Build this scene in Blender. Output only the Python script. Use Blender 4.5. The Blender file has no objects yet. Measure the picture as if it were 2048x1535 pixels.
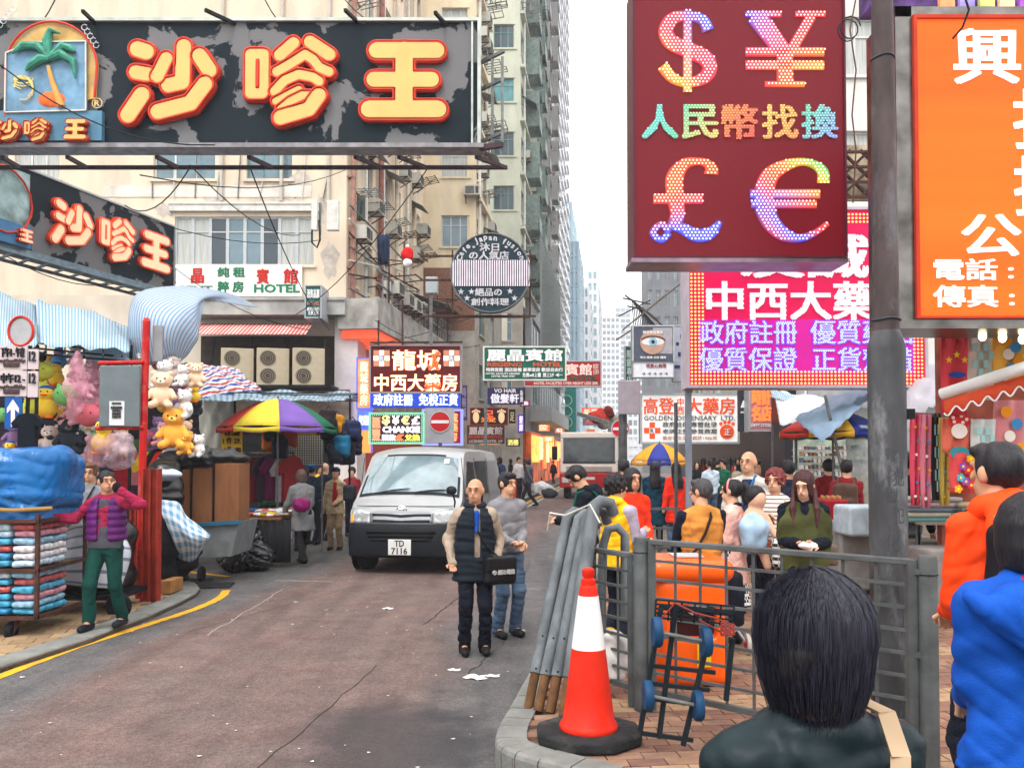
import bpy,math,random
import numpy as np
from math import sin,cos,pi,radians,sqrt,atan2
from mathutils import Vector,Matrix
random.seed(7)
SC=bpy.context.scene
COL=SC.collection
# camera
FPX,CXP,CAMZ,PIT=1650.0,1024.0,1.8,radians(1.5)
AXY=915-FPX*math.tan(PIT)
cd=bpy.data.cameras.new('camera');cam=bpy.data.objects.new('camera',cd);COL.objects.link(cam)
cam.location=(0,0,CAMZ);cam.rotation_euler=(pi/2+PIT,0,0)
cd.sensor_width=36;cd.lens=36*FPX/2048;cd.shift_y=(AXY-767.5)/2048
cd.clip_start=0.05;cd.clip_end=3000
SC.camera=cam
# world: overcast daylight
wd=bpy.data.worlds.new('World');SC.world=wd;wd.use_nodes=True
nt=wd.node_tree;nt.nodes.clear()
sky=nt.nodes.new('ShaderNodeTexSky');sky.sky_type='NISHITA';sky.sun_disc=False
sky.sun_elevation=radians(55);sky.sun_rotation=radians(200);sky.air_density=1.0;sky.dust_density=4;sky.ozone_density=1
hs=nt.nodes.new('ShaderNodeHueSaturation');hs.inputs['Saturation'].default_value=0.12
mx=nt.nodes.new('ShaderNodeMix');mx.data_type='RGBA';mx.inputs[0].default_value=0.8
tcw=nt.nodes.new('ShaderNodeTexCoord');spw=nt.nodes.new('ShaderNodeSeparateXYZ');nt.links.new(tcw.outputs['Generated'],spw.inputs[0])
mrw=nt.nodes.new('ShaderNodeMapRange');nt.links.new(spw.outputs[2],mrw.inputs[0]);mrw.inputs[3].default_value=9.6;mrw.inputs[4].default_value=24
tint=nt.nodes.new('ShaderNodeCombineColor')
for i_,k_ in enumerate((1.0,1.0,1.0)):
 mu_=nt.nodes.new('ShaderNodeMath');mu_.operation='MULTIPLY';mu_.inputs[1].default_value=k_;nt.links.new(mrw.outputs[0],mu_.inputs[0]);nt.links.new(mu_.outputs[0],tint.inputs[i_])
nt.links.new(tint.outputs[0],mx.inputs[7])
bg=nt.nodes.new('ShaderNodeBackground');bg.inputs[1].default_value=0.15
ou=nt.nodes.new('ShaderNodeOutputWorld')
nt.links.new(sky.outputs[0],hs.inputs['Color']);nt.links.new(hs.outputs[0],mx.inputs[6])
nt.links.new(mx.outputs[2],bg.inputs[0]);nt.links.new(bg.outputs[0],ou.inputs[0])
sl=bpy.data.lights.new('sun','SUN');sl.energy=1.5;sl.angle=radians(14);sl.color=(1,.96,.9)
so=bpy.data.objects.new('sun',sl);COL.objects.link(so)
so.rotation_euler=(radians(35),0,radians(-20))
SC.view_settings.view_transform='Standard';SC.view_settings.look='None'
SC.view_settings.exposure=0.32;SC.view_settings.gamma=1;SC.view_settings.use_curve_mapping=False
SC.render.engine='CYCLES'
cy=SC.cycles
cy.use_denoising=True;cy.max_bounces=6;cy.diffuse_bounces=3;cy.glossy_bounces=3
cy.transmission_bounces=4;cy.transparent_max_bounces=8;cy.volume_bounces=1
cy.caustics_reflective=False;cy.caustics_refractive=False;cy.sample_clamp_indirect=6
# pixel <-> place
def ray(px,py):
 xc=(px-CXP)/FPX;yc=(AXY-py)/FPX
 return Vector((xc,cos(PIT)-yc*sin(PIT),sin(PIT)+yc*cos(PIT)))
def P(px,py,d):
 r=ray(px,py);return Vector((0,0,CAMZ))+r*(d/r.y)
def G(px,py,z=0.0):
 r=ray(px,py);return Vector((0,0,CAMZ))+r*((z-CAMZ)/r.z)
def X(px,d):return P(px,915,d).x
def Z(py,d):return P(1024,py,d).z
# materials
MATS={}
def lin(c):
 if isinstance(c,str):
  v=[int(c[i:i+2],16)/255 for i in(0,2,4)]
  return tuple(((x+.055)/1.055)**2.4 if x>.04045 else x/12.92 for x in v)
 return tuple(c)
def M(col,rough=.65,metal=0,var=.12,scale=6,bump=0.,bscale=40,emit=0,spec=.17,dirt=0.,dirtcol=(.12,.1,.08),alpha=1,trans=0,stretch=(1,1,1),coat=0,translucent=0):
 col=tuple(round(1.07*max(0,x)**1.26,4)for x in lin(col))
 key=(col,rough,metal,var,scale,bump,bscale,emit,spec,dirt,dirtcol,alpha,trans,stretch,coat,translucent)
 if key in MATS:return MATS[key]
 m=bpy.data.materials.new('material');m.use_nodes=True
 t=m.node_tree;N=t.nodes;L=t.links;b=N['Principled BSDF']
 b.inputs['Roughness'].default_value=rough;b.inputs['Metallic'].default_value=metal
 b.inputs['Specular IOR Level'].default_value=spec
 b.inputs['Coat Weight'].default_value=coat;b.inputs['Alpha'].default_value=alpha
 b.inputs['Transmission Weight'].default_value=trans
 c4=col+(1,)
 b.inputs['Base Color'].default_value=c4
 src=None
 if var or bump or dirt:
  tc=N.new('ShaderNodeTexCoord');mp=N.new('ShaderNodeMapping');mp.inputs['Scale'].default_value=stretch
  L.new(tc.outputs['Object'],mp.inputs[0])
 if var:
  n=N.new('ShaderNodeTexNoise');n.inputs['Scale'].default_value=scale;n.inputs['Detail'].default_value=5
  L.new(mp.outputs[0],n.inputs['Vector'])
  r=N.new('ShaderNodeValToRGB');r.color_ramp.elements[0].position=.3;r.color_ramp.elements[1].position=.7
  r.color_ramp.elements[0].color=tuple(x*(1-var)for x in col)+(1,)
  r.color_ramp.elements[1].color=tuple(min(.95,x*(1+var))for x in col)+(1,)
  L.new(n.outputs[0],r.inputs[0]);src=r.outputs[0]
 if dirt:
  n2=N.new('ShaderNodeTexNoise');n2 .inputs['Scale'].default_value=scale*.45;n2 .inputs['Detail'].default_value=9;n2 .inputs['Roughness'].default_value=.7
  L.new(mp.outputs[0],n2 .inputs['Vector'])
  r2=N.new('ShaderNodeValToRGB');r2 .color_ramp.elements[0].position=.5;r2 .color_ramp.elements[1].position=.68
  r2 .color_ramp.elements[0].color=(0,0,0,1);r2 .color_ramp.elements[1].color=(dirt,dirt,dirt,1)
  L.new(n2 .outputs[0],r2 .inputs[0])
  mm=N.new('ShaderNodeMix');mm.data_type='RGBA';L.new(r2 .outputs[0],mm.inputs[0])
  if src:L.new(src,mm.inputs[6])
  else:mm.inputs[6].default_value=c4
  mm.inputs[7].default_value=tuple(dirtcol)+(1,);src=mm.outputs[2]
 if src:L.new(src,b.inputs['Base Color'])
 if bump:
  n3=N.new('ShaderNodeTexNoise');n3 .inputs['Scale'].default_value=bscale;n3 .inputs['Detail'].default_value=4
  L.new(mp.outputs[0],n3 .inputs['Vector'])
  bp=N.new('ShaderNodeBump');bp.inputs['Strength'].default_value=bump;bp.inputs['Distance'].default_value=.02
  L.new(n3 .outputs[0],bp.inputs['Height']);L.new(bp.outputs[0],b.inputs['Normal'])
 if emit:
  b.inputs['Emission Strength'].default_value=emit
  b.inputs['Emission Color'].default_value=c4
  if src:L.new(src,b.inputs['Emission Color'])
 if translucent:
  tr=N.new('ShaderNodeBsdfTranslucent');ms=N.new('ShaderNodeMixShader');ms.inputs[0].default_value=translucent
  if src:L.new(src,tr.inputs[0])
  else:tr.inputs[0].default_value=c4
  L.new(b.outputs[0],ms.inputs[1]);L.new(tr.outputs[0],ms.inputs[2]);L.new(ms.outputs[0],N['Material Output'].inputs[0])
 MATS[key]=m
 return m
def nodes_mat(name):
 m=bpy.data.materials.new(name);m.use_nodes=True;m.node_tree.nodes['Principled BSDF'].inputs['Specular IOR Level'].default_value=.15
 return m,m.node_tree.nodes,m.node_tree.links,m.node_tree.nodes['Principled BSDF']
def stripes_mat(cols,n,axis=0,rough=.45,plaid=False,translucent=0):
 """woven plastic stripes across the UV of a sheet; cols = [(position 0..1, colour), ...]"""
 key=('st',tuple(cols),n,axis,rough,plaid,translucent)
 if key in MATS:return MATS[key]
 m,N,L,b=nodes_mat('striped_cloth');b.inputs['Roughness'].default_value=rough
 tc=N.new('ShaderNodeTexCoord');sp=N.new('ShaderNodeSeparateXYZ');L.new(tc.outputs['UV'],sp.inputs[0])
 def ramp(out):
  mu=N.new('ShaderNodeMath');mu.operation='MULTIPLY';mu.inputs[1].default_value=n;L.new(out,mu.inputs[0])
  fr=N.new('ShaderNodeMath');fr.operation='FRACT';L.new(mu.outputs[0],fr.inputs[0])
  r=N.new('ShaderNodeValToRGB');r.color_ramp.interpolation='CONSTANT'
  while len(r.color_ramp.elements)<len(cols):r.color_ramp.elements.new(.5)
  for e,(p,c)in zip(r.color_ramp.elements,cols):e.position=p;e.color=lin(c)+(1,)
  L.new(fr.outputs[0],r.inputs[0]);return r.outputs[0]
 s=ramp(sp.outputs[axis])
 if plaid:
  s2=ramp(sp.outputs[1-axis]);mm=N.new('ShaderNodeMix');mm.data_type='RGBA';mm.inputs[0].default_value=.5
  L.new(s,mm.inputs[6]);L.new(s2,mm.inputs[7]);s=mm.outputs[2]
 L.new(s,b.inputs['Base Color'])
 ns=N.new('ShaderNodeTexNoise');ns.inputs['Scale'].default_value=9;L.new(tc.outputs['Object'],ns.inputs['Vector'])
 bp=N.new('ShaderNodeBump');bp.inputs['Strength'].default_value=.5;bp.inputs['Distance'].default_value=.03
 L.new(ns.outputs[0],bp.inputs['Height']);L.new(bp.outputs[0],b.inputs['Normal'])
 if translucent:
  tr=N.new('ShaderNodeBsdfTranslucent');ms=N.new('ShaderNodeMixShader');ms.inputs[0].default_value=translucent
  L.new(s,tr.inputs[0]);L.new(b.outputs[0],ms.inputs[1]);L.new(tr.outputs[0],ms.inputs[2]);L.new(ms.outputs[0],N['Material Output'].inputs[0])
 MATS[key]=m;return m
# mesh building
class MB:
 def __init__(s):s.v=[];s.f=[];s.mi=[];s.uv=None;s.m=0
 def add(s,vs,fs,m=None):
  k=len(s.v);s.v+=[tuple(p)for p in vs];s.f+=[tuple(i+k for i in f)for f in fs]
  s.mi+=[s.m if m is None else m]*len(fs);return s
 def box(s,c,d,rz=0,rx=0,ry=0,m=None):
  hx,hy,hz=d[0]/2,d[1]/2,d[2]/2
  vs=[Vector((x,y,z))for z in(-hz,hz)for x,y in((-hx,-hy),(hx,-hy),(hx,hy),(-hx,hy))]
  if rz or rx or ry:
   R=Matrix.Rotation(rz,3,'Z')@Matrix.Rotation(ry,3,'Y')@Matrix.Rotation(rx,3,'X');vs=[R@v for v in vs]
  c=Vector(c)
  return s.add([v+c for v in vs],[(3,2,1,0),(4,5,6,7),(0,1,5,4),(1,2,6,5),(2,3,7,6),(3,0,4,7)],m)
 def ab(s,a,b,m=None):
  return s.box([(a[i]+b[i])/2 for i in range(3)],[abs(b[i]-a[i])for i in range(3)],m=m)
 def beam(s,a,b,w,h=None,m=None):
  a,b=Vector(a),Vector(b);h=h or w;z=(b-a);L=z.length;z.normalize()
  up=Vector((0,0,1))if abs(z.z)<.95 else Vector((0,1,0))
  x=z.cross(up).normalized();y=x.cross(z)
  vs=[p+x*sx*w/2+y*sy*h/2 for p in(a,b)for sx,sy in((-1,-1),(1,-1),(1,1),(-1,1))]
  return s.add(vs,[(0,1,2,3),(7,6,5,4),(4,5,1,0),(5,6,2,1),(6,7,3,2),(7,4,0,3)],m)
 def cyl(s,a,b,r0,r1=None,n=12,m=None,cap=True):
  return s.tube([a,b],[r0,r0 if r1 is None else r1],n,m,cap)
 def tube(s,pts,r,n=6,m=None,cap=True,closed=False):
  pts=[Vector(p)for p in pts];K=len(pts)
  rs=r if isinstance(r,(list,tuple))else[r]*K
  vs=[];px=None
  for i,p in enumerate(pts):
   if closed:t=pts[(i+1)%K]-pts[i-1]
   else:t=pts[min(i+1,K-1)]-pts[max(i-1,0)]
   if t.length<1e-9:t=Vector((0,0,1))
   t.normalize()
   if px is None:
    up=Vector((0,0,1))if abs(t.z)<.9 else Vector((1,0,0));px=t.cross(up).normalized()
   else:
    px=px-t*px.dot(t)
    px=px.normalized()if px.length>1e-6 else t.orthogonal().normalized()
   py=t.cross(px)
   vs+=[p+(px*cos(2*pi*k/n)+py*sin(2*pi*k/n))*rs[i]for k in range(n)]
  fs=[]
  for i in range(K if closed else K-1):
   j=(i+1)%K
   fs+=[(i*n+k,i*n+(k+1)%n,j*n+(k+1)%n,j*n+k)for k in range(n)]
  if cap and not closed:
   fs+=[tuple(reversed(range(n))),tuple((K-1)*n+k for k in range(n))]
  return s.add(vs,fs,m)
 def lathe(s,prof,c=(0,0,0),n=24,m=None,axis='z',cap=True):
  vs=[];c=Vector(c)
  for r,z in prof:
   for k in range(n):
    a=2*pi*k/n;q=(r*cos(a),r*sin(a),z)
    if axis=='y':q=(q[0],q[2],q[1])
    if axis=='x':q=(q[2],q[0],q[1])
    vs.append(c+Vector(q))
  fs=[(i*n+k,i*n+(k+1)%n,(i+1)*n+(k+1)%n,(i+1)*n+k)for i in range(len(prof)-1)for k in range(n)]
  if axis=='y':fs=[f[::-1]for f in fs]
  if cap:fs+=[tuple(reversed(range(n))),tuple((len(prof)-1)*n+k for k in range(n))]
  return s.add(vs,fs,m)
 def ell(s,c,r,n=12,m=None):
  k=max(4,n//2)
  pr=[(sin(pi*i/k),-cos(pi*i/k))for i in range(k+1)]
  pr[0]=(1e-4,-1);pr[-1]=(1e-4,1);c=Vector(c)
  vs=[c+Vector((q*cos(2*pi*j/n)*r[0],q*sin(2*pi*j/n)*r[1],z*r[2]))for q,z in pr for j in range(n)]
  fs=[(i*n+j,i*n+(j+1)%n,(i+1)*n+(j+1)%n,(i+1)*n+j)for i in range(k)for j in range(n)]
  return s.add(vs,fs,m)
 def grid(s,fn,nu,nv,th=0,m=None):
  base=len(s.v)
  vs=[Vector(fn(i/nu,j/nv))for j in range(nv+1)for i in range(nu+1)]
  fs=[(j*(nu+1)+i,j*(nu+1)+i+1,(j+1)*(nu+1)+i+1,(j+1)*(nu+1)+i)for j in range(nv)for i in range(nu)]
  s.add(vs,fs,m)
  if s.uv is None:s.uv={}
  for j in range(nv+1):
   for i in range(nu+1):s.uv[base+j*(nu+1)+i]=(i/nu,j/nv)
  return s
 def prism(s,pts,t,m=None):
  """polygon of 3D points thickened along vector t"""
  k=len(pts);t=Vector(t);pts=[Vector(p)for p in pts]
  return s.add(pts+[p+t for p in pts],[tuple(reversed(range(k))),tuple(range(k,2*k))]+[(i,(i+1)%k,k+(i+1)%k,k+i)for i in range(k)],m)
 def mesh(s,name,mats,smooth=35):
  me=bpy.data.meshes.new(name);me.from_pydata([tuple(v)for v in s.v],[],s.f)
  for mt in(mats if isinstance(mats,(list,tuple))else[mats]):me.materials.append(mt)
  if any(s.mi):me.polygons.foreach_set('material_index',s.mi)
  if s.uv:
   u=me.uv_layers.new(name='uv')
   for li,l in enumerate(me.loops):u.data[li].uv=s.uv.get(l.vertex_index,(0,0))
  if smooth:
   me.polygons.foreach_set('use_smooth',[True]*len(me.polygons));me.set_sharp_from_angle(angle=radians(smooth))
  me.update();return me
 def build(s,name,mats,parent=None,smooth=35,bevel=0,solid=0,loc=(0,0,0),rz=0):
  return link(name,s.mesh(name,mats,smooth),parent,loc,rz,bevel,solid)
def link(name,me,parent=None,loc=(0,0,0),rz=0,bevel=0,solid=0):
 o=bpy.data.objects.new(name,me);COL.objects.link(o)
 o.location=loc;o.rotation_euler=(0,0,rz)
 if parent:o.parent=parent
 if bevel:
  b=o.modifiers.new('bevel','BEVEL');b.width=bevel;b.segments=2;b.limit_method='ANGLE';b.angle_limit=radians(40)
 if solid:
  b=o.modifiers.new('solid','SOLIDIFY');b.thickness=solid;b.offset=0
 return o
def thing(name,label,cat,loc=(0,0,0),rz=0,group=None):
 o=bpy.data.objects.new(name,None);COL.objects.link(o);o.location=loc;o.rotation_euler=(0,0,rz)
 o.empty_display_size=.1
 return tag(o,label,cat,group)
def tag(o,label,cat,group=None):
 o['label']=label;o['category']=cat
 if group:o['group']=group
 return o
def kind(o,k):o['kind']=k;return o
def dup(o,loc=None,rz=None,label=None,parent=None):
 c=o.copy();COL.objects.link(c)
 if parent:c.parent=parent
 if loc is not None:c.location=loc
 if rz is not None:c.rotation_euler=(0,0,rz)
 if label:c['label']=label
 return c
def kids(o):return list(o.children)
def copytree(o,loc=None,rz=None,label=None,parent=None):
 ks=kids(o);c=dup(o,loc,rz,label,parent)
 for k in ks:copytree(k,parent=c)
 return c
# signed-distance shapes -> mesh
def V3(a):return np.array(a,dtype=np.float32)
def cap(a,b,r0,r1=None):
 a,b=V3(a),V3(b);r1=r0 if r1 is None else r1;ab=b-a;L=max(float(ab@ab),1e-9)
 f=lambda p:(lambda t:np.sqrt(((p-a-t[...,None]*ab)**2).sum(-1))-(r0+(r1-r0)*t))(np.clip(((p-a)@ab)/L,0,1))
 R=max(r0,r1);return f,np.minimum(a,b)-R,np.maximum(a,b)+R
def ell(c,r,R=None):
 c,r=V3(c),V3(r);Rm=None if R is None else np.array(R,dtype=np.float32)
 def f(p):
  q=p-c
  if Rm is not None:q=q@Rm
  k0=np.sqrt(((q/r)**2).sum(-1))+1e-6;k1=np.sqrt(((q/(r*r))**2).sum(-1))+1e-6
  return k0*(k0-1)/k1
 m=float(r.max());return f,c-(m if Rm is not None else r),c+(m if Rm is not None else r)
def rbox(c,h,r=.02,R=None):
 c,h=V3(c),V3(h);Rm=None if R is None else np.array(R,dtype=np.float32)
 def f(p):
  q=p-c
  if Rm is not None:q=q@Rm
  q=np.abs(q)-(h-r);return np.sqrt((np.maximum(q,0)**2).sum(-1))+np.minimum(q.max(-1),0)-r
 m=float(np.sqrt((h*h).sum()));return f,c-(m if Rm is not None else h),c+(m if Rm is not None else h)
def loft(secs,rnd=.02,pw=2.3):
 """secs: (z, cx, cy, rx, ry)"""
 A=V3(secs);zs=A[:,0]
 def f(p):
  z=p[...,2];I=[np.interp(z,zs,A[:,k])for k in(1,2,3,4)]
  k=(np.abs((p[...,0]-I[0])/I[2])**pw+np.abs((p[...,1]-I[1])/I[3])**pw)**(1/pw)
  d=(k-1)*np.minimum(I[2],I[3]);dz=np.maximum(zs[0]-z,z-zs[-1])
  return np.maximum(d,dz)if rnd==0 else np.where(np.minimum(d,dz)>-rnd,np.sqrt(np.maximum(d+rnd,0)**2+np.maximum(dz+rnd,0)**2)-rnd,np.maximum(d,dz))
 return f,V3([(A[:,1]-A[:,3]).min(),(A[:,2]-A[:,4]).min(),zs[0]]),V3([(A[:,1]+A[:,3]).max(),(A[:,2]+A[:,4]).max(),zs[-1]])
def smin(a,b,k):
 h=np.clip(.5+.5*(b-a)/k,0,1);return b+(a-b)*h-k*h*(1-h)
def wrinkle(amp,sc,seed=0,st=(1,1,1)):
 rs=np.random.RandomState(seed);D=rs.normal(size=(6,3))*sc*V3(st);ph=rs.rand(6)*6.3
 return lambda p:amp*sum(np.sin(p@D[i].astype(np.float32)+ph[i]+1.5*np.sin(p@D[(i+1)%6].astype(np.float32)*.5))for i in range(6))/2.5
def folds(amp,sc,seed=0,st=(1,1,1),n=5):
 """creases: narrow valleys along warped planes"""
 rs=np.random.RandomState(seed);D=(rs.normal(size=(n,3))*sc*V3(st)).astype(np.float32);W=(rs.normal(size=(n,3))*sc*.45).astype(np.float32);ph=rs.rand(n)*6.3
 def f(p):
  o=0
  for i in range(n):
   m_=.5+.5*np.sin(p@W[(i+1)%n]+ph[i]*2);o=o+m_*(1-np.abs(np.sin(p@D[i]+ph[i]+1.3*np.sin(p@W[i]))))**3
  return amp*(o-.5)
 return f
def nets(prims,res,k=.02,cut=(),extra=None,name='m',lo=None,hi=None):
 """surface nets over the smooth union of prims, minus cut; returns numpy verts, faces"""
 l=np.min([q[1]for q in prims],0)-2.5*res-.01 if lo is None else V3(lo);h=np.max([q[2]for q in prims],0)+2.5*res+.01 if hi is None else V3(hi)
 n=np.maximum(((h-l)/res).astype(int)+2,3)
 ax=[l[i]+res*np.arange(n[i],dtype=np.float32)for i in range(3)]
 D=np.full(n,9.,np.float32)
 for q in prims:
  pad=max(k*1.2,2.5*res)+.02
  s=[slice(max(0,int((q[1][i]-pad-l[i])/res)),min(n[i],int((q[2][i]+pad-l[i])/res)+2))for i in range(3)]
  if any(x.stop<=x.start for x in s):continue
  Pp=np.stack(np.meshgrid(ax[0][s[0]],ax[1][s[1]],ax[2][s[2]],indexing='ij'),-1)
  D[tuple(s)]=smin(D[tuple(s)],q[0](Pp),k)
 if extra is not None or cut:
  Pp=np.stack(np.meshgrid(*ax,indexing='ij'),-1)
  if extra is not None:D=D+extra(Pp)
  for c,kk in cut:D=-smin(-D,c[0](Pp),kk)
 D[0]=D[-1]=1;D[:,0]=D[:,-1]=1;D[:,:,0]=D[:,:,-1]=1
 S=D<0
 cs=np.zeros(np.array(D.shape)-1,int)
 offs=[(a,b,c)for a in(0,1)for b in(0,1)for c in(0,1)]
 X_,Y_,Z_=cs.shape
 for a,b,c in offs:cs+=S[a:a+X_,b:b+Y_,c:c+Z_]
 act=(cs>0)&(cs<8);idx=np.full(cs.shape,-1,int);ijk=np.argwhere(act)
 if len(ijk)==0:return np.zeros((0,3)),np.zeros((0,4),int)
 idx[act]=np.arange(len(ijk))
 acc=np.zeros((len(ijk),3));cnt=np.zeros(len(ijk))
 for axis in range(3):
  for a in(0,1):
   for b in(0,1):
    o0=[0,0,0];o=[x for x in range(3)if x!=axis];o0[o[0]]=a;o0[o[1]]=b;o1=list(o0);o1[axis]=1
    d0=D[ijk[:,0]+o0[0],ijk[:,1]+o0[1],ijk[:,2]+o0[2]];d1=D[ijk[:,0]+o1[0],ijk[:,1]+o1[1],ijk[:,2]+o1[2]]
    x=(d0<0)!=(d1<0);t=np.where(x,d0/np.where(x,d0-d1,1),0)
    q=np.array(o0,float)[None].repeat(len(ijk),0);q[:,axis]=t
    acc+=q*x[:,None];cnt+=x
 vs=l+res*(ijk+acc/cnt[:,None])
 fs=[]
 for axis in range(3):
  o=[x for x in range(3)if x!=axis]
  sl0=[slice(1,-1)]*3;sl0[axis]=slice(0,-1);sl1=[slice(1,-1)]*3;sl1[axis]=slice(1,None)
  A=S[tuple(sl0)];B=S[tuple(sl1)];e=np.argwhere(A!=B)
  if len(e)==0:continue
  flip=A[A!=B]
  e=e+1;e[:,axis]-=1
  def at(da,db):
   q=e.copy();q[:,o[0]]-=da;q[:,o[1]]-=db;return idx[q[:,0],q[:,1],q[:,2]]
  F=np.stack([at(1,1),at(0,1),at(0,0),at(1,0)],1)
  if axis==1:F=F[:,::-1]
  F[~flip]=F[~flip][:,::-1]
  fs.append(F)
 return vs,np.concatenate(fs)
def np_mesh(name,vs,fs,mat,smooth=True,sharp=0):
 me=bpy.data.meshes.new(name);n=len(vs);k=len(fs)
 me.vertices.add(n);me.vertices.foreach_set('co',np.asarray(vs,np.float32).ravel())
 me.loops.add(k*4);me.loops.foreach_set('vertex_index',np.asarray(fs,np.int32).ravel())
 me.polygons.add(k);me.polygons.foreach_set('loop_start',np.arange(k,dtype=np.int32)*4)
 try:me.polygons.foreach_set('loop_total',np.full(k,4,np.int32))
 except Exception:pass
 me.polygons.foreach_set('use_smooth',[smooth]*k)
 for mt in(mat if isinstance(mat,(list,tuple))else[mat]):me.materials.append(mt)
 me.update(calc_edges=True);me.validate()
 if sharp:me.set_sharp_from_angle(angle=radians(sharp))
 return me
def blob(name,prims,mat,parent=None,res=.02,k=.02,cut=(),extra=None,loc=(0,0,0),rz=0):
 vs,fs=nets(prims,res,k,cut,extra)
 return link(name,np_mesh(name,vs,fs,mat),parent,loc,rz)
# lettering
TXT={}
def text_mesh(s,bold=.012,ext=.0,mono=False,res=2,shear=0,space=1,line=1):
 key=(s,bold,ext,res,shear,space,line)
 if key in TXT:return TXT[key]
 if bold>.014 and any(ord(q)>0x2000 for q in s):
  co,pol=text_mesh(s,0,ext,mono,res,shear,space,line);e=bold-.002;C,F=[],[]
  for i,(dx,dy)in enumerate(((0,0),(e,e*.6),(-e,-e*.6),(e,-e*.6),(-e,e*.6))):
   q=co.copy();q[:,0]+=dx;q[:,1]+=dy;q[:,2]+=i*.12*(1 if ext else 1);F+=[tuple(v+len(co)*i for v in p)for p in pol];C.append(q)
  TXT[key]=(np.concatenate(C),F);return TXT[key]
 c=bpy.data.curves.new('t','FONT');c.body=s;c.size=1;c.offset=bold;c.extrude=ext;c.resolution_u=res
 c.shear=shear;c.space_character=space;c.space_line=line;c.align_x='CENTER'
 o=bpy.data.objects.new('t',c);s2=bpy.data.scenes.get('typesetting')or bpy.data.scenes.new('typesetting')
 s2 .collection.objects.link(o);s2 .view_layers[0].update();me=bpy.data.meshes.new_from_object(o.evaluated_get(s2 .view_layers[0].depsgraph))
 bpy.data.objects.remove(o);bpy.data.curves.remove(c)
 co=np.array([v.co[:]for v in me.vertices])if len(me.vertices)else np.zeros((1,3))
 pol=[tuple(p.vertices)for p in me.polygons];bpy.data.meshes.remove(me)
 TXT[key]=(co,pol);return TXT[key]
def T(s,px0,py0,px1,py1,d,mat,parent=None,bold=.012,ext=.01,name='lettering',world=True,col=None,rz=0,off=(0,0,0),frame=None,**kw):
 """lettering filling the rectangle seen at these pixels at depth d, standing upright facing the camera side (-Y)"""
 co,pol=text_mesh(s,bold,0.0,**kw)
 a,b=P(px0,py0,d),P(px1,py1,d)
 return T3(s,a.x,b.x,b.z,a.z,d,mat,parent,bold,ext,name,**kw)
def T3(s,x0,x1,z0,z1,y,mat,parent=None,bold=.012,ext=.01,name='lettering',dp=None,**kw):
 co,pol=text_mesh(s,bold,1.0 if ext else 0.0,**kw)
 lo,hi=co.min(0),co.max(0);w=max(hi[0]-lo[0],1e-6);h=max(hi[1]-lo[1],1e-6)
 vs=[((x0+(v[0]-lo[0])/w*(x1-x0)),y-v[2]*ext,z0+(v[1]-lo[1])/h*(z1-z0))for v in co]
 me=bpy.data.meshes.new(name);me.from_pydata(vs,[],pol);me.materials.append(mat);me.update()
 o=link(name,me,parent)
 if parent is not None and dp is None:o.location=-parent.location
 return o
class Th:
 """a thing whose parts are given in world coordinates"""
 def __init__(s,name,label,cat,base=(0,0,0),group=None):
  s.o=thing(name,label,cat,base,0,group);s.l=tuple(-x for x in base)
 def part(s,name,mb,mat,under=None,**kw):
  if under is not None:return mb.build(name,mat,under,**kw)
  return mb.build(name,mat,s.o,loc=s.l,**kw)
 def txt(s,t,px0,py0,px1,py1,d,mat,under=None,**kw):
  o=T(t,px0,py0,px1,py1,d,mat,s.o,**kw)
  if under is not None:o.parent=under;o.location=(0,0,0)
  return o
 def blob(s,name,prims,mat,under=None,**kw):
  if under is not None:return blob(name,prims,mat,under,**kw)
  return blob(name,prims,mat,s.o,loc=s.l,**kw)
def rect(mb,px0,py0,px1,py1,d,th=.05,m=None):
 a,b=P(px0,py0,d),P(px1,py1,d)
 return mb.ab((a.x,d,b.z),(b.x,d+th,a.z),m=m)
# palette
D_ST=Vector((.129,.9916,0));ANG=atan2(.9916,.129)
concrete=M((.40,.38,.34),.85,var=.2,scale=2,bump=.3,bscale=30,dirt=.6,dirtcol=(.12,.11,.10))
steel=M((.20,.21,.21),.5,metal=.3,var=.3,scale=10,dirt=.4)
galv=M((.13,.14,.14),.5,metal=.35,var=.3,scale=7,bump=.15,bscale=60,dirt=.5,dirtcol=(.14,.14,.15))
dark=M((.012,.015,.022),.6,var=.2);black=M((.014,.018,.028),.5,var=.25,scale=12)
rust=M((.10,.05,.04),.8,var=.4,scale=9,bump=.3)
white=M((.78,.78,.77),.5,var=.05);offwhite=M((.62,.61,.57),.6,var=.1,dirt=.3)
chrome=M((.7,.72,.75),.15,metal=1,var=.1)
redpaint=M((.48,.02,.02),.4,var=.2,scale=8,dirt=.25,dirtcol=(.6,.5,.45))
creams=[M((.66,.57,.46),.85,var=.12,scale=1.3,bump=.2,bscale=12,dirt=.62,dirtcol=(.38,.32,.26),stretch=(1,1,.3)),M((.68,.59,.44),.85,var=.12,scale=1.4,bump=.2,bscale=12,dirt=.6,dirtcol=(.38,.34,.28),stretch=(1,1,.3)),M((.53,.54,.45),.85,var=.12,scale=1.4,bump=.2,bscale=12,dirt=.6,dirtcol=(.30,.31,.28),stretch=(1,1,.3)),M((.64,.60,.53),.85,var=.12,scale=1.2,dirt=.55,dirtcol=(.32,.29,.25),stretch=(1,1,.3)),M((.70,.70,.71),.85,var=.05,scale=.3),M((.45,.46,.48),.85,var=.08,scale=.4)]
glassd=M((.05,.08,.10),.12,var=.3,scale=1.5,spec=.6);glassb=M((.18,.26,.30),.15,var=.35,scale=1.2,spec=.6)
glassc=M((.45,.46,.44),.3,var=.2,scale=4,stretch=(6,1,.3));glasst=M((.16,.34,.36),.15,var=.3,scale=2)
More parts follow.
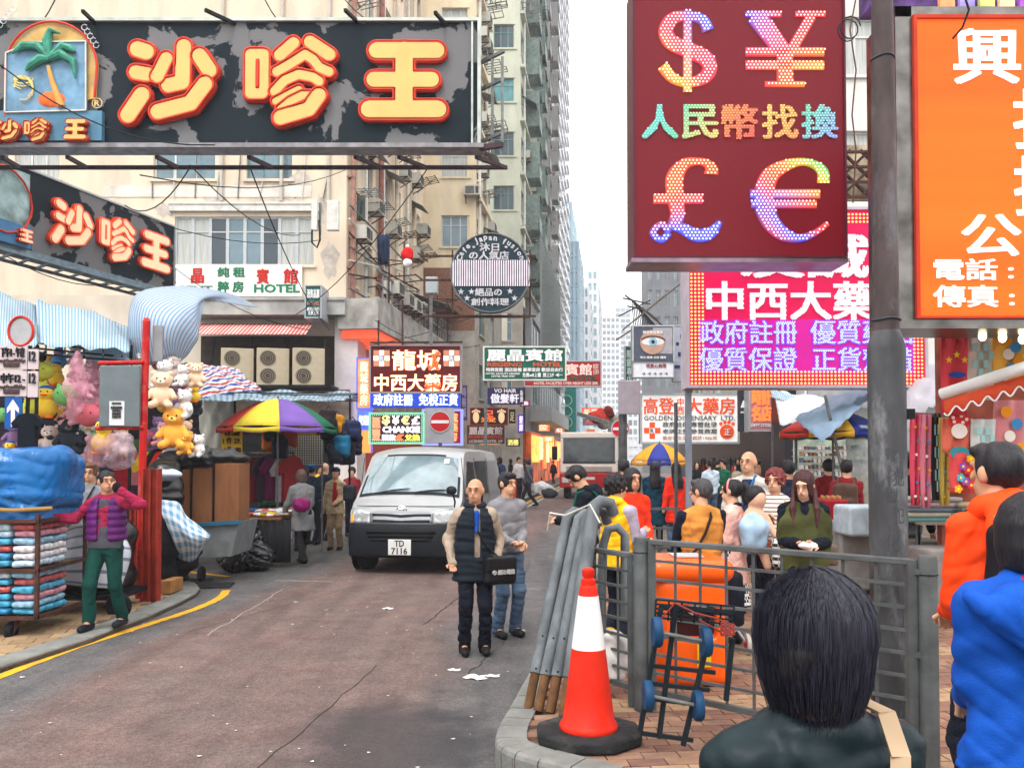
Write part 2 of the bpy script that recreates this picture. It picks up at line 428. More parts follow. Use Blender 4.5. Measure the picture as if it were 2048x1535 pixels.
PANES=[glassd,glassb,glassc,glassc,glassb,glasst]
alu=M((.45,.47,.48),.45,metal=.3,var=.1);winfr=[alu,M((.30,.33,.33),.5),M((.6,.6,.58),.5),M((.16,.30,.29),.5)]
# ground
def road_mat():
 m,N,L,b=nodes_mat('asphalt');b.inputs['Roughness'].default_value=.72
 tc=N.new('ShaderNodeTexCoord');sp=N.new('ShaderNodeSeparateXYZ');L.new(tc.outputs['Object'],sp.inputs[0])
 def math_(op,a,b_=None,c=None):
  n=N.new('ShaderNodeMath');n.operation=op
  for i,q in enumerate((a,b_,c)):
   if q is None:continue
   if isinstance(q,(int,float)):n.inputs[i].default_value=q
   else:L.new(q,n.inputs[i])
  return n.outputs[0]
 def noise(s,d=5,r=.6):
  n=N.new('ShaderNodeTexNoise');n.inputs['Scale'].default_value=s;n.inputs['Detail'].default_value=d;n.inputs['Roughness'].default_value=r
  L.new(tc.outputs['Object'],n.inputs['Vector']);return n.outputs[0]
 u=math_('SUBTRACT',sp.outputs[0],math_('MULTIPLY',math_('MAXIMUM',math_('SUBTRACT',sp.outputs[1],9),0),.129))
 u=math_('ADD',u,math_('MULTIPLY',math_('SUBTRACT',noise(.8),.5),.9))
 d_=math_('ABSOLUTE',math_('ADD',u,2.05))
 mk=N.new('ShaderNodeMapRange');mk.interpolation_type='SMOOTHSTEP';L.new(d_,mk.inputs[0])
 mk.inputs[1].default_value=1.15;mk.inputs[2].default_value=1.75;mk.inputs[3].default_value=1;mk.inputs[4].default_value=0
 mk2=math_('MULTIPLY',mk.outputs[0],math_('MULTIPLY_ADD',noise(1.6,8),.9,.35))
 def rmp(out,a,b2,p=.35,q=.65):
  r=N.new('ShaderNodeValToRGB');r.color_ramp.elements[0].position=p;r.color_ramp.elements[1].position=q
  r.color_ramp.elements[0].color=a+(1,);r.color_ramp.elements[1].color=b2+(1,);L.new(out,r.inputs[0]);return r.outputs[0]
 grey=rmp(noise(2.2,10,.7),(.056,.053,.054),(.095,.088,.087));red=rmp(noise(3.1,10,.7),(.092,.056,.049),(.140,.092,.080))
 mm=N.new('ShaderNodeMix');mm.data_type='RGBA';L.new(mk2,mm.inputs[0]);L.new(grey,mm.inputs[6]);L.new(red,mm.inputs[7])
 vo=N.new('ShaderNodeTexVoronoi');vo.inputs['Scale'].default_value=95;L.new(tc.outputs['Object'],vo.inputs['Vector'])
 ss=N.new('ShaderNodeMix');ss.data_type='RGBA';ss.blend_type='MULTIPLY';ss.inputs[0].default_value=.6
 L.new(mm.outputs[2],ss.inputs[6]);L.new(rmp(vo.outputs[0],(.45,.45,.45),(1.5,1.5,1.5),.1,.7),ss.inputs[7])
 sg=N.new('ShaderNodeMix');sg.data_type='RGBA';sg.blend_type='MULTIPLY';sg.inputs[0].default_value=1;L.new(ss.outputs[2],sg.inputs[6]);L.new(rmp(noise(26,12,.85),(.62,.62,.62),(1.4,1.4,1.4),.36,.64),sg.inputs[7])
 mp=N.new('ShaderNodeMapping');mp.inputs['Scale'].default_value=(3,.25,1);mp.inputs['Rotation'].default_value=(0,0,-.12);L.new(tc.outputs['Object'],mp.inputs[0])
 n4=N.new('ShaderNodeTexNoise');n4 .inputs['Scale'].default_value=1.2;n4 .inputs['Detail'].default_value=7;L.new(mp.outputs[0],n4 .inputs['Vector'])
 s3=N.new('ShaderNodeMix');s3 .data_type='RGBA';s3 .blend_type='MULTIPLY';s3 .inputs[0].default_value=.5
 L.new(sg.outputs[2],s3 .inputs[6]);L.new(rmp(n4 .outputs[0],(.55,.55,.57),(1.12,1.12,1.12),.32,.6),s3 .inputs[7])
 dx=math_('MULTIPLY',math_('ADD',sp.outputs[0],.75),1.1);dy=math_('MULTIPLY',math_('SUBTRACT',sp.outputs[1],5.3),.75)
 dd=math_('ADD',math_('POWER',math_('ADD',math_('MULTIPLY',dx,dx),math_('MULTIPLY',dy,dy)),.5),math_('MULTIPLY',math_('SUBTRACT',noise(2.2,6),.5),1.1))
 ms=N.new('ShaderNodeMapRange');ms.interpolation_type='SMOOTHSTEP';L.new(dd,ms.inputs[0]);ms.inputs[1].default_value=.35;ms.inputs[2].default_value=.95;ms.inputs[3].default_value=.75;ms.inputs[4].default_value=0
 s4=N.new('ShaderNodeMix');s4 .data_type='RGBA';L.new(ms.outputs[0],s4 .inputs[0]);L.new(s3 .outputs[2],s4 .inputs[6]);s4 .inputs[7].default_value=(.028,.027,.03,1)
 L.new(s4 .outputs[2],b.inputs['Base Color'])
 L.new(math_('MULTIPLY_ADD',noise(5),.35,.5),b.inputs['Roughness'])
 bp=N.new('ShaderNodeBump');bp.inputs['Strength'].default_value=.5;bp.inputs['Distance'].default_value=.01
 L.new(noise(70,3),bp.inputs['Height']);L.new(bp.outputs[0],b.inputs['Normal'])
 return m
mb=MB();mb.add([(-400,-30,0),(400,-30,0),(400,900,0),(-400,900,0)],[(0,1,2,3)])
road=kind(mb.build('road',road_mat(),smooth=0),'structure')
pavemat=M((.17,.14,.12),.85,var=.25,scale=3,bump=.3,dirt=.4,dirtcol=(.07,.06,.06))
kerbm=M((.22,.22,.205),.85,var=.2,scale=5,bump=.4,bscale=35,dirt=.5,dirtcol=(.08,.08,.075))
def curve(ctrl,n=40):
 ctrl=[Vector(c)for c in ctrl];out=[];K=len(ctrl)
 for s in range(n+1):
  t=s/n*(K-1);i=min(int(t),K-2);f=t-i
  p0,p1,p2,p3=ctrl[max(i-1,0)],ctrl[i],ctrl[i+1],ctrl[min(i+2,K-1)]
  out.append(.5*((2*p1)+(p2-p0)*f+(2*p0-5*p1+4*p2-p3)*f*f+(3*p1-p0-3*p2+p3)*f**3))
 return out
def flat(pts,z0,z1,name,mat,parent=None):
 mb=MB();mb.prism([(x,y,z0)for x,y in pts],(0,0,z1-z0));return mb.build(name,mat,parent,smooth=0)
def g2(px,py,z=0):p=G(px,py,z);return(p.x,p.y)
RK=[(5.6,2.55),(1.6,3.55),(.62,4.25),(.0,4.72),(-.10,5.05),(.0,5.7),(.25,7.2),(.75,10.0),(1.35,14),(2.4,21),(4.4,35),(9.2,72),(20,155)]
rp=kind(flat([(40,2.55)]+RK+[(60,155)],0.0,.10,'pavement',pavemat),'structure')
def kerbrun(pts,side,parent,w=.19,L=.9,z=.135):
 seg=[Vector((x,y,0))for x,y in pts];n=0;z0_=z
 for a,b in zip(seg,seg[1:]):
  t=(b-a);l=t.length;t.normalize();nrm=Vector((t.y,-t.x,0))*side
  k=max(1,int(round(l/L)))if l<20 else 1
  for i in range(k):
   p,q=a+t*(l*i/k+.005),a+t*(l*(i+1)/k-.005)
   m=MB();e=.03;z=z0_+(n%5)*.0011
   pr=[(0,0),(0,z-e),(e*.3,z-e*.3),(e,z),(w,z),(w,0)]
   vs=[c+nrm*u+Vector((0,0,v))for c in(p,q)for u,v in pr]
   m.add(vs,[tuple(range(6)),tuple(range(11,5,-1))]+[(j,(j+1)%6,6+(j+1)%6,6+j)for j in range(6)])
   m.build('kerb_stone',kerbm,parent,smooth=0);n+=1
KR=[(p.x,p.y)for p in curve(RK[:8],26)]+RK[8:11];kerbrun(KR,1,rp)
LK=[g2(-500,1500,.06),g2(0,1331,.06),g2(180,1274,.06),g2(300,1228,.06),g2(360,1201,.06),g2(392,1184,.06),g2(400,1174,.06),g2(392,1164,.06),g2(360,1156,.06),g2(300,1150,.06),(-12,12.6),(-30,15)]
lp=kind(flat(LK+[(-30,3.6)],0,.045,'pavement',M((.16,.13,.11),.85,var=.25,scale=3,bump=.3,dirt=.4,dirtcol=(.07,.06,.06))),'structure')
kerbrun(LK[:10],-1,lp,w=.26,z=.06)
LB=[]
for s in range(12):LB.append((-5.0+.129*(24+s*14)+1.15,24+s*14))
lfp=kind(flat([(-40,24)]+LB+[(-40,178)],0,.10,'pavement',pavemat),'structure')
kerbrun(LB[:5],-1,lfp)
def inside(poly,x,y):
 c=False;j=len(poly)-1
 for i in range(len(poly)):
  if(poly[i][1]>y)!=(poly[j][1]>y)and x<(poly[j][0]-poly[i][0])*(y-poly[i][1])/(poly[j][1]-poly[i][1])+poly[i][0]:c=not c
  j=i
 return c
def shrink(pts,side,w):
 out=[]
 for i,p in enumerate(pts):
  a=Vector(pts[max(i-1,0)]);b=Vector(pts[min(i+1,len(pts)-1)]);t=(b-a).normalized()
  out.append((p[0]+t.y*side*w,p[1]-t.x*side*w))
 return out
brm=[M(c,.85,var=.2,scale=9,bump=.35,bscale=60,dirt=.35,dirtcol=(.09,.075,.07))for c in((.25,.15,.11),(.30,.19,.135),(.22,.13,.105),(.36,.25,.165),(.28,.185,.14))]
def pavers(poly,box,size,mats,ang,parent,name,limit,prior,z=.10,h=.022):
 meshes=[MB().box((0,0,0),(size[0]-.008,size[1]-.008,h)).mesh(name,m,0)for m in mats]
 c,s=cos(ang),sin(ang);L=[]
 nx,ny=int(box[2]/size[0])+2,int(box[3]/size[1])+2
 for j in range(-ny,ny):
  for i in range(-nx,nx):
   u,v=(i+.5*(j%2))*size[0],j*size[1];x,y=box[0]+u*c-v*s,box[1]+u*s+v*c
   if inside(poly,x,y):L.append((prior(x,y),x,y,i,j))
 L.sort();rest=[MB()for m in mats]
 for n,(_,x,y,i,j)in enumerate(L):
  band=3 if(j//3)%4==0 and len(mats)>4 else random.choice((0,0,1,2,len(mats)-1))
  band=min(band,len(mats)-1)
  if n<limit:
   o=link(name,meshes[band],parent,(x,y,z+h/2+random.uniform(-.003,.002)),ang);o.rotation_euler=(random.uniform(-.008,.008),random.uniform(-.008,.008),ang)
  else:rest[0].box((x,y,z+h/2+random.uniform(-.003,.002)),(size[0]-.008,size[1]-.008,h),rz=ang,m=band)
 if rest[0].v:kind(rest[0].build(name,mats,parent,smooth=0),'stuff')
poly=[(7,2.7)]+shrink(RK[1:9],1,.19)+[(7,14)]
pavers(poly,(2.5,7,12,15),(.21,.105),brm,radians(6),rp,'brick',290,lambda x,y:y+abs(x-1.9)*.8 if y>3.2 else 99+y)
lpm=[M(c,.8,var=.15,scale=9,bump=.5,bscale=90,dirt=.4,dirtcol=(.10,.08,.06))for c in((.36,.26,.16),(.31,.22,.14),(.40,.29,.18))]
poly=[(-8,4)]+shrink(LK[0:6],-1,.29)+[(-4.6,11.2),(-6.2,11.3),(-8,11)]
pavers(poly,(-5,8,10,10),(.2,.2),lpm,radians(17),lp,'paver',290,lambda x,y:abs(x+4)+abs(y-8)*.5,z=.042,h=.016)
ylm=M((.62,.36,.03),.75,var=.15,scale=12,dirt=.55,dirtcol=(.2,.14,.07))
def ribbon(pts,w,z,name,mat,parent=None):
 mb=MB();L,R=[],[]
 for i,p in enumerate(pts):
  a=Vector(pts[max(i-1,0)]);b=Vector(pts[min(i+1,len(pts)-1)]);t=(b-a).normalized();jt=random.uniform(-.006,.006)
  L.append((p[0]-t.y*(w/2+jt),p[1]+t.x*(w/2+jt),z));R.append((p[0]+t.y*(w/2-jt),p[1]-t.x*(w/2-jt),z))
 n=len(pts);mb.add(L+R,[(i,i+n,i+n+1,i+1)for i in range(n-1)]);return mb.build(name,mat,parent,smooth=0)
yl=[g2(-160,1412),g2(0,1352),g2(150,1295),g2(300,1247),g2(375,1223),g2(425,1203),g2(446,1190),g2(452,1180)]
ribbon([tuple(v)for v in curve(yl,80)],.11,.004,'road_marking',ylm,road)
ribbon([(-5.2,13.15),(-4.3,12.55)],.12,.004,'road_marking',ylm,road)
yl2=[(-5.0+.129*y+1.35,y)for y in(26,34,42,55,70,100)]
ribbon(yl2,.12,.004,'road_marking',ylm,road)
ribbon([(x+.3,y)for x,y in yl2],.10,.004,'road_marking',M((.42,.40,.34),.8),road)
crk=M((.045,.04,.042),.9,var=0);pale=M((.33,.31,.29),.8,var=.4,scale=20)
for a,b,w,mt in(((505,1545),(755,1330),.007,crk),((935,1350),(985,1305),.010,crk),((850,1248),(922,1190),.014,crk),((380,1262),(700,1175),.006,crk),((550,1160),(670,1163),.035,pale),((1080,1180),(925,1160),.02,pale),((1010,1290),(1060,1120),.006,crk),((415,1270),(565,1178),.014,pale)):
 A,B=Vector(g2(*a)),Vector(g2(*b));pts=[tuple(A.lerp(B,i/14)+Vector((random.uniform(-.02,.02),random.uniform(-.02,.02))))for i in range(15)]
 ribbon(pts,w,.003,'road_marking',mt,road)
for i,(px,py)in enumerate(((385,1163),(427,1171))):
 x,y=g2(px,py);o=thing('drain_grate',('iron drain grate nearer the stalls by the corner kerb','iron drain grate touching the end of the yellow line')[i],'drain grate',(x,y,.004),.18,'drain grates')
 MB().ab((-.26,-.25,-.002),(.26,.25,.002)).build('frame',dark,o)
 mb=MB()
 for k in range(9):mb.ab((-.24,-.22+k*.052,.002),(.24,-.20+k*.052,.016))
 mb.build('grille',M((.06,.06,.06),.6,var=.3),o)
mb=MB();rr=random.Random(11)
for i in range(170):
 x,y=rr.uniform(-5,.1),rr.uniform(4.4,15);s_=rr.uniform(.004,.014)*(1+(i%19==0));a_=rr.uniform(0,3)
 mb.add([(x+s_*cos(a_+k*1.57)*(1+.5*(k%2)),y+s_*sin(a_+k*1.57),.006+.003*(k%2))for k in range(4)],[(0,1,2,3)])
kind(mb.build('litter_specks',M((.5,.48,.45),.8),smooth=0),'stuff')
lit=M((.75,.73,.70),.8)
for i,(px,py,s,lb)in enumerate(((950,1355,.13,'crumpled white tissue on the asphalt near the barrier kerb'),(985,1352,.07,'small torn white scrap beside the crumpled tissue'),(775,1217,.08,'thin white paper scrap lying in the middle of the road'),(1035,1262,.10,'white crumpled litter beside the shoes of the younger man'),(908,1340,.06,'tiny paper bit on the road by the older man'))):
 x,y=g2(px,py);mb=MB()
 mb.grid(lambda u,v:(x+(u-.5)*s*1.3+.02*sin(v*9),y+(v-.5)*s+.02*sin(u*7),.006+.022*s/.2*abs(sin(u*5+i)*cos(v*6))*(1-abs(2*u-1))),8,6)
 tag(mb.build('paper_scrap',lit,smooth=60),lb,'litter')
# buildings
class Face:
 """a wall plane of a building: u along it, z up; local -y is outside"""
 def __init__(s,root,O,ang):s.r=root;s.O=Vector((O[0],O[1],0));s.a=ang;s.rl=root.location
 def W(s,u,y,z):return s.O+Vector((cos(s.a)*u-sin(s.a)*y,sin(s.a)*u+cos(s.a)*y,z))
 def L(s,u=0,y=0,z=0):return s.W(u,y,z)-s.rl
 def part(s,name,mb,mat,**kw):return mb.build(name,mat,s.r,loc=s.L(),rz=s.a,**kw)
 def wall(s,u0,u1,z0,z1,mat,cols=(),rows=(),th=.35,win=True,skip=0,fr=None,nx=2,ledge=True,panes=PANES,name='wall'):
  mb=MB();zz=z0
  rows=sorted(rows);cols=sorted(cols)
  for a,b in rows:
   if a>zz:mb.ab((u0,0,zz),(u1,th,a))
   uu=u0
   for c,d in cols:
    mb.ab((uu,0,a),(c,th,b));uu=d
   mb.ab((uu,0,a),(u1,th,b));zz=b
  if z1>zz:mb.ab((u0,0,zz),(u1,th,z1))
  if ledge:
   for a,b in rows:
    for c,d in cols:mb.ab((c-.08,-.07,a-.08),(d+.08,.1,a+.004))
  s.part(name,mb,mat,smooth=0)
  if win:
   for a,b in rows:
    for c,d in cols:s.window((c+d)/2,a,d-c,b-a,nx,random.choice(fr or winfr),random.choice(panes))
 def window(s,u,z,w,h,nx=2,fm=alu,pm=glassd,depth=.12,tr=True):
  key=('win',round(w,2),round(h,2),nx,fm.name,pm.name,tr)
  if key not in TXT:
   mb=MB();t=.05
   mb.ab((-w/2,0,0),(w/2,.06,t));mb.ab((-w/2,0,h-t),(w/2,.06,h));mb.ab((-w/2,0,t),(-w/2+t,.06,h-t));mb.ab((w/2-t,0,t),(w/2,.06,h-t))
   for i in range(1,nx):x=-w/2+w*i/nx;mb.ab((x-t/2,.002,t),(x+t/2,.058,h-t))
   if tr:mb.ab((-w/2+t,.003,h*.68),(w/2-t,.055,h*.68+t*.8))
   p=MB()
   for i in range(nx):p.ab((-w/2+w*i/nx+.01,.028+.008*(i%2),.02),(-w/2+w*(i+1)/nx-.01,.036+.008*(i%2),h-.02))
   TXT[key]=(mb.mesh('frame',fm,0),p.mesh('pane',pm,0))
  a,b=TXT[key];o=link('window',a,s.r,s.L(u,depth,z),s.a);link('pane',b,o)
  return o
acm=M((.50,.49,.44),.55,var=.12,scale=5,dirt=.4,dirtcol=(.2,.18,.15));acd=M((.10,.10,.10),.7)
def ac_mesh():
 mb=MB();mb.ab((-.33,-.45,0),(.33,.1,.42));g=MB()
 for i in range(9):g.ab((-.28,-.462,.05+i*.037),(.1,-.45,.068+i*.037))
 g.ab((.15,-.46,.06),(.28,-.45,.36));br=MB()
 for x in(-.27,.27):br.beam((x,.1,-.3),(x,-.42,-.02),.03);br.ab((x-.02,-.46,-.03),(x+.02,.1,0))
 return mb.mesh('casing',acm,0),g.mesh('grille',acd,0),br.mesh('bracket',rust,0)
ACM=ac_mesh()
def ac(face,u,z,label,group,y=0,s=1.0):
 o=thing('air_conditioner',label,'air conditioner',face.W(u,y,z),face.a,group);o.scale=(s,s,s)
 for n,m in zip(('casing','grille','bracket'),ACM):link(n,m,o)
 return o
def bbox_root(name,label,base,group=None):return thing(name,label,'building',base,0,group)
def pipe(face,u,z0,z1,r,mat,y=-.12,name='drainpipe'):
 mb=MB();mb.cyl((u,y,z0),(u,y,z1),r,n=8)
 z=z0+1
 while z<z1:mb.ab((u-r*1.4,y,z),(u+r*1.4,0,z+.06));z+=2.8
 return face.part(name,mb,mat)
def floors(z0,n,fh,a,b):return[(z0+i*fh+a,z0+i*fh+b)for i in range(n)]
# A: cream tenement on the corner, facing us and the street
A=bbox_root('tenement_building','cream corner tenement with hotel sign, drainpipes and stained walls',(-12,25,0))
fa=Face(A,(-22,25),0);ux=lambda px,d=25:X(px,d)+22
fa.wall(0,ux(690),9.75,26,creams[0],cols=[(2,3.6),(5.0,6.6),(ux(20),ux(110)),(ux(300),ux(425)),(ux(488),ux(580))],rows=floors(10.3,5,3.05,0,1.35),nx=3)
W2=[(ux(345)+i*(ux(625)-ux(345))/8,ux(345)+(i+1)*(ux(625)-ux(345))/8)for i in range(8)]
fa.wall(0,ux(690),6.75,9.75,creams[0],cols=[(ux(345),ux(625))],rows=[(7.66,9.15)],win=False)
for i,(a,b)in enumerate(W2):
 fa.window((a+b)/2,7.66,b-a,1.49,1,alu,(glassc,glassc,glassd,glassb,glassb,glassd,glassc,glassc)[i],.05)
mb=MB();mb.ab((ux(335),-.12,9.3),(ux(640),-.002,9.5));mb.ab((ux(335),-.15,9.5),(ux(640),0.0,9.56));fa.part('ledge',mb,offwhite,smooth=0)
fa.wall(0,ux(690),3.9,6.75,M((.60,.54,.46),.85,var=.15,scale=1,dirt=.4,dirtcol=(.42,.36,.30)),ledge=False)
mb=MB();mb.ab((ux(395),-.9,6.0),(ux(700),-.002,6.42));mb.ab((ux(395),-.95,6.42),(ux(700),-.003,6.5));fa.part('canopy',mb,M((.42,.42,.40),.85,var=.25,scale=2,dirt=.6,dirtcol=(.2,.19,.18)),smooth=0)
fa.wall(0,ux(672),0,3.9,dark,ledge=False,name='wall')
for px in(440,560,655):pipe(fa,ux(px),9.6,26,.05,M((.5,.47,.42),.6),-.1)
mb=MB();mb.ab((ux(200),-.02,9.75),(ux(620),0.0,10.1));fa.part('plaster_patch',mb,M((.66,.62,.56),.9,var=.15,scale=2,dirt=.3),smooth=0)
mb=MB();mb.ab((X(668,24.6),24.6,0),(X(714,24.6),26,6.1));B_=mb.build('pillar',M((.72,.66,.62),.7,var=.06),A,loc=(12,-25,0))
SA=Vector((X(690,25),25,0))
fb=Face(A,SA,ANG)
pinkw=M((.72,.62,.50),.85,var=.12,scale=1.3,dirt=.65,dirtcol=(.36,.30,.24),stretch=(1,1,.3))
fb.wall(0,10,6.5,26,pinkw,cols=[(.5,1.1),(1.9,2.7),(4.1,4.9),(5.6,6.3),(7.6,8.3),(8.8,9.4)],rows=floors(7.2,6,3.05,0,1.6),nx=1,panes=[glassc,glassb,glassd])
fb.wall(0,10,3.4,6.5,concrete,ledge=False)
fb.wall(0,10,0,3.4,M((.5,.1,.05),.5,var=.2),ledge=False)
for i,(u,r,mt)in enumerate(((.2,.09,M((.36,.21,.17),.6,var=.3)),(1.5,.06,offwhite),(3.2,.10,M((.34,.16,.13),.6,var=.3)),(3.5,.05,offwhite),(5.2,.08,M((.62,.55,.45),.6)),(6.8,.06,offwhite),(7.1,.07,M((.5,.42,.3),.6)))):
 pipe(fb,u,6.6,26,r,mt,-.15)
wet=M((.40,.385,.36),.9,var=.3,scale=2.5,bump=.6,bscale=14,dirt=.75,dirtcol=(.12,.115,.11))
mb=MB();mb.ab((-.6,-1.1,5.6),(26,0,5.8));mb.ab((-.6,-1.22,5.6),(26,-1.08,6.55));mb.ab((-.72,-1.22,5.6),(-.6,0,6.5))
bal=fb.part('balcony',mb,wet,smooth=0)
mb=MB()
for i in range(52):mb.ab((i*.5,-1.17,6.55),(i*.5+.03,-1.13,7.35))
for z in(6.95,7.35):mb.ab((-.6,-1.18,z),(26,-1.12,z+.05))
mb.build('railing',M((.25,.25,.25),.6,var=.3),bal,loc=(0,0,0))
mb=MB()
for i in range(14):
 u=.3+i*1.8+random.uniform(-.3,.3);z=random.uniform(6.9,8.6);k=random.uniform(.8,1.6)
 mb.beam((u,-.0,z),(u+.1,-k-.8,z+random.uniform(-.3,.5)),.035);mb.beam((u+1.3,0,z),(u+1.3,-k-.8,z+.2),.035)
 mb.beam((u,-k-.8,z+.1),(u+1.4,-k-.8,z+.15),.035);mb.beam((u,-1.2,6.6),(u,-1.2,z+.5),.04)
kind(fb.part('drying_rack',mb,rust,smooth=0),'stuff')
for i,(u,z)in enumerate(((.5,9.9),(1.9,13.0),(4.1,9.9),(5.6,13.0),(7.6,9.9),(8.8,13.0),(1.9,9.9),(5.6,9.9),(.5,16),(4.1,16),(7.6,16),(.4,13.0),(4.1,13.0),(8.8,9.9))):
 mb=MB()
 for k in range(5):mb.beam((u+k*.2,0,z+.25),(u+k*.2,-.75,z+.25+(i%3)*.06),.022)
 for y_ in(-.4,-.75):mb.beam((u-.05,y_,z+.27-y_*(i%3)*.08),(u+.9,y_,z+.27-y_*(i%3)*.08),.025)
 mb.beam((u,-.75,z+.25),(u,0,z-.3),.025);kind(fb.part('window_rack',mb,rust if i%2 else steel,smooth=0),'stuff')
 if i%2==0:mb=MB();mb.add([(u-.1,0,z+2.15),(u+1.0,0,z+2.15),(u+1.0,-.55,z+1.85),(u-.1,-.55,z+1.85)],[(0,1,2,3)]);fb.part('window_hood',mb,M(random.choice(((.3,.3,.28),(.15,.2,.18),(.4,.38,.35))),.7,var=.3),solid=.02,smooth=0)
for i in range(7):
 z=6.9+i*.42;fb.part('conduit',MB().tube([(-.3,-.2,z),(2+i*.3,-.25,z+.5*sin(i)),(4+i*.4,-.2,z-.2),(8,-.25,z+.3*cos(i*2))],.03,6),(steel,rust,offwhite)[i%3])
for i in range(9):fa.part('conduit',MB().tube([(ux(300+i*43),-.05,9.7),(ux(300+i*43)+.02*i,-.06,10.2+(i*7%5)*.3)],.02,5),(steel,offwhite)[i%2])
for px,py,w,h in((560,385,1.2,.55),(600,370,.7,.9),(430,395,.8,.5),(330,420,.6,.4),(660,520,.5,1.1),(640,420,.4,.9),(250,540,1.4,.4)):a_=P(px,py,25);fa.part('plaster_patch',MB().prism([(a_.x+22+(w/2+.08*sin(t*5))*cos(t),-.006,a_.z+(h/2+.07*cos(t*7))*sin(t))for t in np.arange(0,6.2,.35)],(0,.004,0)),M((.52,.47,.42),.9,var=.2,scale=4,dirt=.4),smooth=0)
mb=MB();mb.grid(lambda u,v:(8+u*6,-1.5+v*1.5,7.9+v*.5+.03*sin(u*90)),60,2);fb.part('tin_roof',mb,steel,solid=.01)
mb=MB();mb.ab((-.5,-1.1,5.35),(26,-.05,5.6));fb.part('soffit',mb,M((.85,.16,.08),.5,emit=.75),smooth=0)  # red shop light on the underside is put into its colour and emission
n=0
for u,z,y in((.6,8.55,-.1),(1.5,7.0,-.9),(2.4,6.8,-1.0),(1.4,11.6,0),(2.3,9.9,0),(4.5,9.75,0),(5.9,12.3,0),(4.3,12.9,0),(3.4,6.8,-1),(4.6,6.9,-.9),(7.9,9.7,0),(7.9,12.7,0),(9.1,11,0),(6.1,7.2,-.6),(1.2,14.6,0),(4.5,15.8,0),(7.5,15.8,0)):
 n+=1;ac(fb,u,z,'boxy air conditioner %s the cream tenement'%('on the balcony of','low on the street wall of','high on the street wall of')[0 if z<8 else 1 if z<12 else 2],'air conditioners of the cream tenement',y)
def cloth_panel(name,label,cat,x,y,z,w,h,mat,rz=0,group=None,sway=.05,kindf='rect',parent=None,waves=3):
 mb=MB()
 if kindf=='shirt':
  prof=[(-.5,.0),(-.5,-.33),(-.33,-.36),(-.32,-1),(.32,-1),(.33,-.36),(.5,-.33),(.5,0),(.12,.02),(-.12,.02)]
  prof=[(-.30,-1),(.30,-1),(.29,-.33),(.46,-.42),(.52,-.28),(.30,-.02),(.10,.03),(-.10,.03),(-.30,-.02),(-.52,-.28),(-.46,-.42),(-.29,-.33)]
  k=len(prof)
  vs=[(px_*w,sgn*(.035+.02*sin(px_*9+z_*3)),z_*h)for sgn in(-1,1)for px_,z_ in prof]
  mb.add(vs,[tuple(range(k)),tuple(range(2*k-1,k-1,-1))]+[(i,k+i,k+(i+1)%k,(i+1)%k)for i in range(k)])
 else:
  mb.grid(lambda u,v:((u-.5)*w*(1-.1*v),sway*sin(u*pi*2*waves+v*2)*(.3+v),-v*h),6*waves,5)
 o=mb.build(name,mat,parent,loc=(x,y,z),rz=rz,smooth=60,solid=0 if kindf=='shirt' else.012)
 if label:tag(o,label,cat,group)
 return o
for i,(px,py,w,h,c,lb)in enumerate(((690,385,.4,.7,(.05,.07,.1),'dark trousers drying on a rack over the street corner'),(700,385,.3,.65,(.75,.75,.75),'white shirt drying beside dark trousers on the rack'),(716,392,.45,.8,(.12,.15,.14),'long grey garment drying at the end of the upper rack'),(767,470,.4,.95,(.03,.05,.1),'navy garment hanging on the lower rack by the round sign'))):
 p=P(px,py,26);cloth_panel('laundry',lb,'laundry',p.x,26,p.z,w,h,M(c,.9),group='laundry on the cream tenement')
p=P(815,495,25.5);o=thing('laundry','bright red and white garment bundle hanging near the round sign','laundry',(p.x,25.5,p.z),0,'laundry on the cream tenement')
blob('cloth',[ell((0,0,-.2),(.19,.12,.22))],M((.6,.02,.02),.9),o,.03,extra=wrinkle(.015,14));blob('trim',[ell((0,0,-.47),(.15,.11,.13)),ell((0,0,.03),(.06,.06,.06))],M((.75,.73,.72),.9),o,.03,k=.005,extra=wrinkle(.015,14,2))
